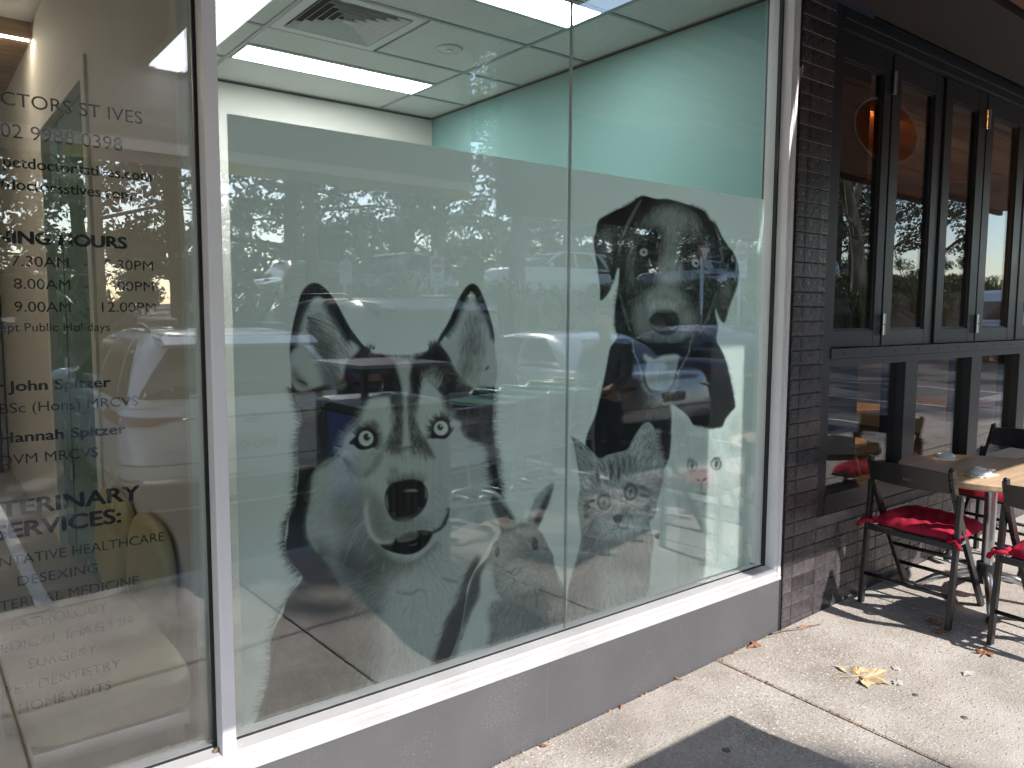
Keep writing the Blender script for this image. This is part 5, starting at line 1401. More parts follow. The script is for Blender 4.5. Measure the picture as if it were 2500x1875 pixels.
# ============================================================ ANIMAL PORTRAITS PRINTED ON THE FILM
# Artwork space: a drawing sheet (u right, v down); WARP lays that sheet flat on the film plane (x, z).
AU, AV, AW, AH = 560, 440, 1340, 1400
WARP = np.array([[0.0006772550636, -4.450961346e-05, 0.2011106715], [-0.0003945966769, -0.0009049446504, 2.156299805], [-0.0002649745409, -3.16835107e-05, 1.0]])
def to_film(u, v):
    q = WARP @ np.array([u, v, np.ones_like(u)]); return q[0]/q[2], q[1]/q[2]
class Art:
    def __init__(s):
        s.D = np.zeros((AH, AW), np.float32); s.A = np.zeros((AH, AW), np.float32); s.r = np.random.default_rng(77)
    @staticmethod
    def spl(P, closed=True, n=8):
        P = np.array(P, float); N = len(P); out = []
        for i in range(N if closed else N-1):
            p0, p1, p2, p3 = (P[(i-1) % N] if closed or i > 0 else P[0]), P[i], P[(i+1) % N], (P[(i+2) % N] if closed or i+2 < N else P[-1])
            for t in np.linspace(0, 1, n, endpoint=False):
                out.append(.5*((2*p1)+(-p0+p2)*t+(2*p0-5*p1+4*p2-p3)*t*t+(-p0+3*p1-3*p2+p3)*t**3))
        if not closed: out.append(P[-1])
        return np.array(out)
    @staticmethod
    def blur(m, s):
        if s < .4: return m
        w_ = max(1, int(round(math.sqrt(4*s*s+1)))); w_ += (w_+1) % 2; h = w_//2
        for _ in range(3):
            for ax in (0, 1):
                pw = [(0, 0), (0, 0)]; pw[ax] = (h+1, h)
                c = np.cumsum(np.pad(m, pw, mode='edge'), axis=ax)
                m = (np.take(c, range(w_, c.shape[ax]), ax)-np.take(c, range(0, c.shape[ax]-w_), ax))/w_
        return m.astype(np.float32)
    def mask(s, P, soft=1.0, smooth=True):
        Q = s.spl(P) if smooth else np.array(P, float)
        Q = Q-[AU, AV]; pad = int(soft*3+4)
        x0, y0 = np.floor(Q.min(0)).astype(int)-pad; x1, y1 = np.ceil(Q.max(0)).astype(int)+pad
        x0, y0, x1, y1 = max(0, x0), max(0, y0), min(AW, x1), min(AH, y1)
        m = np.zeros((y1-y0, x1-x0), np.float32); R = np.roll(Q, -1, 0); xs = np.arange(x0, x1)+.5
        for sub in (.25, .75):
            for j in range(y1-y0):
                y = y0+j+sub; hit = (Q[:, 1] <= y) != (R[:, 1] <= y)
                if not hit.any(): continue
                a, b_ = Q[hit], R[hit]; xx = np.sort(a[:, 0]+(y-a[:, 1])*(b_[:, 0]-a[:, 0])/(b_[:, 1]-a[:, 1]))
                for k in range(0, len(xx)-1, 2): m[j] += .5*np.clip(np.minimum(xs+.5, xx[k+1])-np.maximum(xs-.5, xx[k]), 0, 1)
        return s.blur(m, soft), (slice(y0, y1), slice(x0, x1))
    def fill(s, P, val, soft=1.2, op=1.0, smooth=True, sil=False, clip=False):
        m, sl = s.mask(P, soft, smooth); m = m*op
        if clip: m = m*s.A[sl]
        s.D[sl] = s.D[sl]*(1-m)+val*m
        if sil: s.A[sl] = np.maximum(s.A[sl], m)
    def ell(s, c, rx, ry, val, rot=0, soft=.8, op=1.0):
        a = np.linspace(0, 2*math.pi, 40, endpoint=False); co, si = math.cos(rot), math.sin(rot)
        s.fill([(c[0]+rx*math.cos(t)*co-ry*math.sin(t)*si, c[1]+rx*math.cos(t)*si+ry*math.sin(t)*co) for t in a], val, soft, op, False)
    def strokes(s, X0, X1, X2, val, op, wid=1.0, sil=False):
        """many tapered quadratic curves at once"""
        X0, X1, X2 = (np.asarray(x, np.float32) for x in (X0, X1, X2)); n = len(X0)
        L = np.hypot(*(X2-X0).T).max(); ns = int(L*1.6)+4
        t = np.linspace(0, 1, ns, dtype=np.float32)[None, :, None]
        P = (1-t)**2*X0[:, None]+2*t*(1-t)*X1[:, None]+t*t*X2[:, None]
        a = np.clip(1.15*(1-t[..., 0]**1.6), 0, 1)*np.minimum(1, t[..., 0]*8+.35)
        a = np.repeat(a, n, 0)*(np.asarray(op, np.float32).reshape(-1, 1) if np.ndim(op) else op)
        buf = np.zeros((AH, AW), np.float32)
        k = int(math.ceil(wid/2))
        x = (P[..., 0]-AU).ravel(); y = (P[..., 1]-AV).ravel(); a = a.ravel()
        for dx in range(-k, k+1):
            for dy in range(-k, k+1):
                xi = np.floor(x).astype(int)+dx; yi = np.floor(y).astype(int)+dy
                d = np.hypot(xi+.5-x, yi+.5-y); w_ = np.clip(wid/2+.5-d, 0, 1)*a
                ok = (xi >= 0) & (xi < AW) & (yi >= 0) & (yi < AH) & (w_ > .01)
                np.maximum.at(buf, (yi[ok], xi[ok]), w_[ok])
        s.D = s.D*(1-buf)+val*buf
        if sil: s.A = np.maximum(s.A, buf)
    def line(s, P, val, wid=2.0, op=1.0, soft=.0):
        Q = s.spl(P, False, 14); d = np.gradient(Q, axis=0); d /= np.hypot(*d.T)[:, None]+1e-6; nrm = np.stack([-d[:, 1], d[:, 0]], 1)
        w_ = wid/2*np.sin(np.linspace(.25, math.pi-.12, len(Q)))[:, None]
        s.fill(np.concatenate([Q+nrm*w_, (Q-nrm*w_)[::-1]]), val, max(.6, soft), op, False)
    def edge(s, P, n, ln, ang, val, op=.8, wid=1.2, jit=.25, closed=False, sil=True, inset=2, droop=0.0, seg=None):
        """hairs rooted along a line; ang = degrees (image, clockwise from right) or 'out' side offset from the normal"""
        Q = s.spl(P, closed, 10); d = np.gradient(Q, axis=0); sl = np.hypot(*d.T); cum = np.concatenate([[0], np.cumsum(np.hypot(*np.diff(Q, axis=0).T))])
        t = s.r.random(n)*cum[-1]; x = np.interp(t, cum, Q[:, 0]); y = np.interp(t, cum, Q[:, 1]); dx = np.interp(t, cum, d[:, 0]); dy = np.interp(t, cum, d[:, 1])
        if isinstance(ang, tuple): base = np.radians(np.interp(t/cum[-1], np.linspace(0, 1, len(ang)), ang))
        else: base = np.full(n, math.radians(ang))
        a = base+s.r.normal(size=n)*jit; L = ln*(.5+.9*s.r.random(n))
        dirv = np.stack([np.cos(a), np.sin(a)], 1); X0 = np.stack([x, y], 1)-dirv*inset
        X2 = X0+dirv*L[:, None]+np.array([0, droop]); bend = np.stack([-dirv[:, 1], dirv[:, 0]], 1)*(s.r.normal(size=n)*L*.12)[:, None]
        s.strokes(X0, (X0+X2)/2+bend, X2, val, min(1, op*1.25)*(.55+.45*s.r.random(n)), wid*1.15, sil)
    def fur(s, P, n, guides, ln, vals=(.95, .15), op=.35, wid=1.1, jit=.22, soft=3):
        """hair texture inside a shape, flowing along guide directions (u, v, degrees)"""
        m, sl = s.mask(P, soft); w_ = m.ravel().astype(np.float64); w_ /= w_.sum()
        G_ = np.array(guides, float)
        for val in vals:
            k = s.r.choice(len(w_), n, p=w_); x = (k % m.shape[1])+sl[1].start+AU+s.r.random(n); y = (k//m.shape[1])+sl[0].start+AV+s.r.random(n)
            d2 = (x[:, None]-G_[None, :, 0])**2+(y[:, None]-G_[None, :, 1])**2; ww = 1/(d2+60)**1.5
            ang = np.radians(G_[:, 2]); a = np.arctan2((ww*np.sin(ang)).sum(1), (ww*np.cos(ang)).sum(1))+s.r.normal(size=n)*jit
            L = ln*(.4+s.r.random(n)); dirv = np.stack([np.cos(a), np.sin(a)], 1); X0 = np.stack([x, y], 1); X2 = X0+dirv*L[:, None]
            bend = np.stack([-dirv[:, 1], dirv[:, 0]], 1)*(s.r.normal(size=n)*L*.10)[:, None]
            s.strokes(X0, (X0+X2)/2+bend, X2, val, min(.95, op*1.55)*(.35+.65*s.r.random(n)), wid*1.12)
    def whisk(s, lines, val, wid=1.4, op=.75):
        for l in lines:
            P = np.array(l, float); s.strokes(P[:1], P[1:2], P[2:3], val, op, wid)
def cs(ox, oy, k): return lambda *pts: [(ox+x*k, oy+y*k) for x, y in pts]
k1 = cs(680, 660, .1808); k2 = cs(940, 660, .1808); k3 = cs(690, 940, .1808); k4 = cs(920, 940, .18085); k5 = cs(620, 1220, .1808); k6 = cs(880, 1220, .2532)
kL = cs(1380, 440, .39777); kT = cs(1100, 980, .37366)

# ------------------------------------------------------------ husky
def husky():
    a = Art()
    left = [(690,1500),(697,1470),(712,1446),(733,1420),(736,1404),(711,1376),(700,1352),(697,1328),(702,1300),(705,1262),(719,1236),(725,1193),(728,1157),(727,1130),(727,1084),(730,1052),(736,1027),(730,1000),(717,980),(712,950),(710,900),(707,859)]
    earL = k1((165,900),(200,700),(250,500),(300,320),(380,210),(470,165),(560,185),(650,260),(740,370),(820,500),(900,650),(980,790),(1060,900),(1130,990),(1190,1040))
    top = [(905,852),(912,862),(940,864.5),(994,866),(1020,861),(1041,857),(1048,846),(1058,839),(1066,835)]
    earR = k2((760,850),(830,740),(900,600),(960,450),(1040,300),(1110,210),(1180,178),(1250,210),(1310,310),(1370,470),(1420,620),(1460,770),(1480,900),(1475,1000),(1490,1100),(1510,1250),(1518,1400),(1490,1550))
    right = [(1206,965),(1206,998),(1204,1020),(1206,1066),(1210,1094),(1213,1117),(1217,1148),(1222,1184),(1226,1211),(1226,1240),(1215,1290),(1185,1350),(1160,1390),(1140,1440),(1142,1490),(1126,1549),(1112,1640)]
    bot = [(900,1730),(622,1800),(632,1740),(656,1652),(660,1570),(676,1520)]
    sil = left+earL+top+earR+right+bot
    a.fill(sil, .26, 1.2, sil=True)
    # mid greys of the body and neck
    a.fill([(676,1500),(735,1415),(830,1430),(940,1400),(990,1385),(940,1500),(930,1620),(850,1730),(622,1800),(650,1650)], .74, 16, clip=True)
    a.fill([(690,1500),(740,1440),(830,1440),(850,1560),(800,1700),(640,1790)], .90, 20, clip=True)
    a.fill([(835,1330),(905,1320),(960,1370),(1010,1380),(960,1420),(880,1450),(820,1400)], .66, 14)
    a.fill([(810,1215),(890,1190),(905,1250),(915,1310),(950,1345),(900,1370),(845,1320)], .52, 14)
    a.fill([(760,1330),(800,1330),(830,1400),(900,1450),(980,1460),(900,1480),(830,1440)], .60, 12)
    a.fill([(960,1395),(1060,1370),(1130,1330),(1150,1400),(1110,1480),(1060,1600),(940,1640),(930,1500)], .24, 22)
    chestfur = [(900,1380),(1130,1350),(1120,1480),(1070,1620),(900,1690),(860,1500)]
    gch = [(930,1420,150),(990,1450,110),(1060,1440,70),(1100,1400,40),(1000,1600,92),(1080,1560,75),(900,1600,110)]
    a.fur(chestfur, 1500, gch, 34, (.62, .14), .22, 1.3)
    a.line([(965,1445),(1000,1450),(1025,1440),(1042,1448)], .62, 5, .7, 2.5); a.line([(1075,1412),(1100,1418),(1125,1424)], .62, 5, .7, 2.5)
    # right hand dark flank
    fl = [(1171,1357),(1150,1385),(1135,1440),(1118,1476),(1098,1500),(1088,1536),(1073,1575),(1064,1630),(1115,1615),(1128,1549),(1146,1490),(1170,1450)]
    a.fill(fl, .92, 5); a.edge([(1150,1385),(1120,1470),(1090,1530),(1066,1620)], 260, 30, (125,120,110,105), .84, .6, 1.3, sil=False); a.fur(fl, 500, [(1120,1480,110),(1090,1580,100)], 30, (.98,.68), .4)
    # left mane, cheek and brow: dark coat
    mane = [(861,876),(888,868),(912,863),(960,885),(965,935),(956,968),(908,974),(888,1003),(872,1030),(850,1048),(835,1068),(829,1106),(806,1124),(777,1142),(759,1166),(753,1211),(752,1240),(744,1268),(750,1321),(801,1384),(824,1428),(801,1448),(735,1408),(711,1376),(699,1352),(695,1328),(700,1300),(704,1262),(718,1236),(724,1193),(727,1157),(726,1130),(726,1084),(729,1052),(735,1027),(728,1000),(740,965),(800,935),(838,950),(850,905)]
    a.fill(mane, .94, 5)
    a.fill([(728,1000),(716,975),(712,930),(735,905),(790,920),(830,940),(800,985),(770,1020),(735,1024)], .52, 10)
    a.fill([(727,1060),(770,1045),(790,1090),(770,1130),(728,1120)], .72, 9)
    a.fill([(722,1170),(752,1172),(748,1230),(716,1250)], .97, 6); a.fill([(740,1385),(790,1390),(822,1430),(800,1446),(752,1412)], .96, 7); a.fill([(790,985),(850,965),(880,1000),(830,1060),(800,1100),(780,1060)], .93, 8)
    gm = [(740,960,168),(760,1000,172),(800,1000,176),(730,1080,172),(780,1110,170),(740,1180,158),(730,1260,162),(720,1330,165),(760,1370,162),(800,1420,160),(880,900,235),(850,1010,190)]
    a.fur(mane, 1500, gm, 26, (.99, .68), .42, 1.25)
    a.edge([(713,950),(728,1000),(735,1027),(727,1084),(725,1157),(719,1236),(703,1262),(695,1328),(711,1376),(736,1404)], 640, 24, (195,190,180,172,170,165,166,160,158,150), .90, .8, 1.25, .2)
    a.edge([(736,1404),(712,1446),(692,1476),(676,1510),(660,1570),(657,1650),(634,1740)], 320, 26, (150,150,155,165,175,175,175), .80, .7, 1.25, .2)
    a.edge([(829,1106),(806,1124),(777,1142),(759,1166),(753,1211),(746,1266),(752,1321),(801,1384)], 420, 26, (140,140,138,140,150,165,170,170), .85, .6, 1.25, .22, sil=False)
    a.edge([(829,1106),(806,1124),(777,1142),(759,1166)], 160, 24, (-40,-42,-42,-40), .24, .55, 1.2, .25, sil=False)
    a.edge([(908,974),(888,1003),(872,1030),(850,1048),(835,1068),(829,1106)], 240, 22, (185,195,200,205,200,190), .30, .6, 1.2, .25, sil=False)
    # cheek shading
    ck = [(770,1160),(830,1120),(880,1170),(905,1200),(900,1290),(860,1330),(780,1320),(760,1250)]
    a.fur(ck, 1300, [(800,1180,140),(860,1220,135),(800,1280,150),(880,1300,140)], 34, (.62, .14), .24, 1.2)
    # muzzle bridge, brows
    a.fill([(951,968),(968,985),(967,1012),(958,1048),(944,1068),(924,1042),(904,1027),(882,1024),(890,1003),(904,975)], .20, 5)
    a.fill([(1021,967),(1024,1000),(1022,1040),(1026,1072),(1042,1082),(1054,1040),(1077,1010),(1085,990),(1078,965),(1066,947),(1046,932),(1030,938)], .20, 5)
    # dark cap over the right brow and right temple
    cap = [(968,880),(1003,884),(1044,855),(1060,842),(1076,840),(1096,868),(1114,905),(1140,932),(1176,957),(1206,946),(1207,998),(1205,1020),(1206,1066),(1211,1094),(1215,1130),(1222,1184),(1226,1225),(1205,1230),(1200,1180),(1195,1130),(1186,1085),(1146,1071),(1128,1049),(1128,1030),(1103,1016),(1086,992),(1080,970),(1070,948),(1048,928),(1028,940),(1021,967),(1010,968),(1000,925)]
    a.fill(cap, .955, 4.5)
    a.fur(cap, 1200, [(1060,880,240),(1110,920,215),(1150,960,200),(1180,1020,10),(1200,1100,30),(1210,1180,20),(1030,920,260),(1140,1040,350)], 26, (.99, .66), .45, 1.2)
    a.edge([(1206,950),(1207,998),(1205,1020),(1206,1066),(1211,1094),(1215,1130),(1222,1184),(1226,1225)], 320, 17, (-10,-5,0,8,15,12,8,8), .9, .8, 1.2, .22)
    a.edge([(1146,1071),(1186,1085),(1195,1130),(1200,1180),(1205,1230)], 170, 20, (215,200,190,175,175), .85, .6, 1.2, .25, sil=False)
    a.edge([(1070,948),(1048,928),(1028,940)], 170, 42, (-72,-60,-75), .28, .75, 1.2, .28, sil=False); a.edge([(1078,965),(1084,990),(1103,1016)], 120, 22, (-20,-15,0), .34, .6, 1.2, .3, sil=False)
    a.edge([(1114,905),(1140,932),(1160,948)], 120, 40, (225,215,205), .55, .6, 1.4, .2, sil=False)
    # forehead blaze and dark side stripes
    a.fill([(912,866),(968,884),(980,930),(984,968),(956,968),(962,935),(940,900)], .90, 4)
    a.fill([(956,966),(983,966),(986,1041),(982,1094),(948,1090),(958,1057),(964,1012)], .78, 4); a.fill([(994,966),(1021,966),(1009,1000),(1019,1048),(1040,1078),(1058,1114),(1029,1092),(1001,1090),(996,1041)], .78, 4)
    a.fill([(955,966),(984,966),(985,1000),(962,1000)], .94, 4); a.fill([(994,966),(1020,966),(1010,1000),(995,1000)], .92, 4)
    st = [(955,975),(1020,975),(1012,1010),(1022,1050),(1050,1100),(990,1105),(940,1092),(962,1040)]
    a.fur(st, 700, [(970,1000,92),(960,1070,120),(1010,1000,88),(1020,1070,60),(990,1090,90)], 20, (.96, .34), .55, 1.1, .15)
    a.fill([(967,886),(1004,886),(998,930),(995,968),(997,1040),(1004,1108),(982,1108),(985,1040),(984,968),(978,930)], .26, 3)
    a.edge([(948,1090),(965,1096),(982,1094),(1001,1090),(1029,1092),(1057,1113)], 260, 17, (120,105,95,85,70,60), .70, .6, 1.2, .3, sil=False)
    # eyes
    for lid, ic, r0, pc, pr, hc, hr in ((k3((900,785),(1000,680),(1060,600),(1130,578),(1220,610),(1280,700),(1282,790),(1220,840),(1100,872),(1020,860),(960,805)), (893.4,1070.5), 18.8, (895.8,1067), 8.2, (900.8,1064.2), 3.2),
                                        (k4((722,714),(740,640),(770,520),(830,455),(900,448),(970,505),(1003,585),(1044,566),(990,660),(920,722),(820,718)), (1077,1045.4), 18.2, (1074.8,1042.7), 6.8, (1076.8,1040), 2.8)):
        a.fill(lid, .97, 1.6); a.ell(ic, r0, r0*1.03, .40, soft=1.0); a.ell(ic, r0-2.0, r0*1.03-2.0, .03, soft=1.6); a.ell((pc[0]-2, pc[1]+3), pr*1.7, pr*1.7, .18, soft=3)
        a.ell(pc, pr, pr*1.05, .96, soft=1.0); a.ell(hc, hr, hr*1.1, 0, soft=.7)
    a.edge(k3((1000,690),(1060,596),(1130,572),(1220,604),(1280,690)), 110, 17, (215,235,262,290,325), .92, .8, 1.3, .25, sil=False)
    a.edge(k4((740,640),(770,520),(830,450),(900,445),(975,505)), 110, 17, (190,215,240,270,310), .92, .8, 1.3, .25, sil=False)
    a.edge(k3((1285,690),(1285,790),(1225,842)), 90, 16, (-15,15,40), .8, .6, 1.2, .35, sil=False); a.edge(k4((735,560),(725,640),(722,714)), 80, 14, (190,180,170), .8, .6, 1.2, .35, sil=False)
    a.fill(k3((1180,490),(1240,480),(1300,560),(1290,600),(1220,560)), .62, 4)
    # tear line folds
    a.line(k3((830,970),(880,1060),(960,1170),(1050,1245)), .66, 11, .8, 4); a.line(k3((1060,1245),(1180,1160),(1280,1020),(1340,900)), .66, 11, .75, 4)
    a.fur(k3((820,960),(1340,900),(1240,1130),(1060,1270),(900,1150)), 500, [(860,1110,60),(900,1150,90),(930,1110,120)], 20, (.75, .14), .35, 1.1)
    a.fill(k4((180,1130),(290,1120),(270,1180),(200,1220)), .55, 5, .8)
    # ears
    a.fill(left[-2:]+earL+[(905,855),(870,905),(840,935),(760,960),(715,960)], .93, 1.6); 
    inL = k1((150,1150),(212,1050),(232,880),(278,700),(338,545),(415,415),(485,355),(560,345),(625,402),(685,505),(745,625),(815,745),(885,865),(940,935),(1010,965),(1095,1050),(1050,1130),(985,1190),(905,1300),(870,1490),(600,1560),(300,1640),(170,1500))
    a.fill(inL, .22, 3.5)
    a.edge(k1((232,880),(278,700),(338,545),(415,415)), 300, 16, (-25,-30,-35,-50), .93, .65, 1.2, .2, sil=False); a.edge(k1((625,402),(685,505),(745,625),(815,745),(885,865),(940,935)), 320, 22, (110,108,100,92,85,80), .93, .6, 1.2, .15, sil=False)
    a.edge(k1((215,1050),(232,880)), 80, 13, (-10,-10), .9, .6, 1.2, sil=False)
    a.fill(k1((400,640),(480,700),(560,800),(480,960),(420,900)), .42, 9); a.fill(k1((480,950),(600,930),(730,1080),(760,1320),(640,1340),(540,1210)), .76, 9); a.fill(k1((540,1180),(720,1180),(760,1400),(640,1420)), .72, 8); a.fill(k1((860,1500),(950,1250),(1070,1140),(1180,1160),(1100,1290),(980,1380)), .93, 3)
    inner = k1((380,560),(560,600),(760,840),(880,1060),(760,1300),(560,1260),(430,960))
    a.fur(inner, 420, [(755,770,30),(790,800,50),(830,850,65),(760,860,35),(790,880,60)], 36, (.82, .16), .45, 1.2, .14)
    a.edge(k1((390,620),(400,760),(420,900),(460,1040)), 60, 76, (28,22,16,20), .85, .6, 1.2, .12, sil=False, droop=12)
    a.fill(k1((180,1300),(300,1450),(420,1580),(300,1560),(190,1440)), .62, 6); a.line(k1((240,1470),(330,1510),(395,1555)), .92, 4, .9, 1.2)
    a.fill(k1((600,1380),(760,1380),(860,1500),(760,1640),(640,1600)), .66, 9)
    a.fill(earR+[(1180,955),(1140,932),(1114,905),(1096,868),(1076,840)], .24, 1.4)
    rimR = k2((690,975),(760,850),(830,740),(900,600),(960,450),(1040,300),(1110,210),(1180,178),(1250,210),(1310,310),(1370,470),(1420,620),(1460,770),(1480,900),(1470,1010),(1448,900),(1415,780),(1370,640),(1318,525),(1262,425),(1225,345),(1180,305),(1120,335),(1065,425),(1010,530),(965,640),(905,760),(810,880),(745,970))
    a.fill(rimR, .92, 1.6)
    a.edge(k2((1225,345),(1262,425),(1318,525),(1370,640),(1415,780),(1448,900)), 300, 15, (95,110,115,112,108,105), .92, .6, 1.2, .2, sil=False); a.edge(k2((1120,335),(1065,425),(1010,530),(965,640),(905,760),(810,880)), 300, 15, (75,65,62,60,50,45), .92, .6, 1.2, .2, sil=False)
    a.fill(k2((1160,640),(1260,620),(1280,800),(1270,1000),(1220,1180),(1120,1200),(1060,1000),(1100,800)), .52, 12); a.fill(k2((1100,860),(1240,820),(1250,1020),(1200,1150),(1110,1120)), .70, 11); a.fill(k2((1010,1330),(1090,1200),(1160,1220),(1150,1420),(1080,1480)), .74, 7)
    a.fur(k2((1100,620),(1300,640),(1320,1100),(1220,1500),(1060,1450),(1080,900)), 520, [(1160,790,80),(1165,850,95),(1160,900,105),(1150,930,120)], 44, (.84, .18), .42, 1.2, .14)
    a.edge(k2((1130,1540),(1220,1600),(1320,1640)), 110, 46, (250,262,285), .30, .6, 1.3, .25, sil=False); a.line(k2((1350,1350),(1380,1320),(1410,1300)), .9, 5, .9, 1)
    a.edge(k2((1480,1580),(1400,1600),(1300,1650)), 90, 24, (175,190,200), .9, .6, 1.2, .25, sil=False)
    for p in ((895,850),(902,846),(909,850),(1047,845),(1052,840),(1060,838)): a.edge([p, (p[0]+4, p[1]+4)], 26, 15, -85 if p[0] < 1000 else -100, .93, .9, 1.3, .2)
    # nose
    nose = [(940,1224),(943,1198),(956,1182),(980,1174),(1007,1171),(1029,1177),(1041,1193),(1044,1211),(1040,1231),(1027,1251),(1007,1268),(992,1276),(963,1271),(948,1253)]
    a.edge([(950,1186),(980,1174),(1007,1171),(1033,1180)], 240, 22, (245,258,275,295), .80, .55, 1.2, .3, sil=False)
    a.fill(nose, .97, 1.6)
    a.ell((1003,1199), 23, 4.5, .50, -.05, 2.2, .8); a.ell((1003,1197), 14, 2.4, .32, -.05, 1.4, .7); a.line([(946,1206),(944,1224),(949,1243)], .30, 4.5, .85, 1.2); a.line([(1035,1190),(1040,1205),(1038,1222)], .36, 3.2, .8, 1.0)
    a.ell((963,1254), 6, 8, .62, .3, 3, .7); a.ell((1020,1242), 12, 6, .60, -.5, 3, .7); a.fill([(966,1210),(1022,1210),(1014,1250),(990,1266),(972,1250)], .99, 4)
    # muzzle: soft shade, lip line, mouth
    a.fill([(905,1200),(940,1240),(955,1280),(985,1290),(960,1315),(925,1322),(905,1290)], .50, 10); a.fill([(955,1276),(1030,1262),(1060,1290),(1000,1300),(960,1312)], .42, 8)
    a.line([(897,1215),(894,1250),(904,1300),(930,1325),(955,1322)], .16, 11, .9, 3)
    mouth = [(930,1330),(955,1326),(966,1314),(990,1301),(1022,1295),(1044,1296),(1056,1301),(1054,1310),(1042,1330),(1022,1347),(995,1354),(963,1350),(943,1342)]
    a.fill(mouth, .97, 1.5); a.ell((996,1312), 28, 10, .72, -.22, 2); a.ell((992,1318), 24, 4.5, .52, -.2, 2, .8); a.line([(992,1330),(1010,1331),(1022,1322)], .45, 3, .8, .8); a.ell((1041,1302), 7, 5, .55, -.3, 2, .7)
    a.line([(1052,1303),(1078,1288),(1092,1262),(1096,1240)], .90, 7, .9, 1.5); a.edge([(1060,1300),(1080,1287),(1093,1262),(1096,1240)], 110, 13, (215,205,190,180), .85, .65, 1.2, .3, sil=False)
    a.edge([(943,1343),(963,1351),(995,1356),(1022,1348),(1044,1330)], 200, 14, (70,80,92,110,130), .18, .6, 1.2, .3, sil=False)
    a.edge([(935,1328),(955,1326),(968,1314),(990,1301),(1022,1295)], 150, 12, (95,85,75,75,85), .28, .6, 1.2, .3, sil=False)
    a.edge([(905,1320),(930,1352),(975,1376),(1022,1364),(1070,1320)], 300, 20, (140,120,95,75,50), .62, .5, 1.2, .3, sil=False)
    a.fur([(905,1210),(950,1290),(1060,1290),(1090,1240),(1080,1180),(1046,1200),(1040,1240),(990,1282),(945,1260)], 700, [(930,1290,130),(990,1290,92),(1060,1260,60)], 16, (.62, .16), .30, 1.0)
    a.whisk([((900,1270),(850,1300),(842,1315)),((893,1262),(845,1320),(833,1407)),((897,1268),(850,1330),(835,1395)),((903,1306),(885,1330),(878,1368)),((912,1352),(900,1368),(888,1380)),((940,1370),(932,1390),(931,1414))], .10, 1.3, .7)
    return a

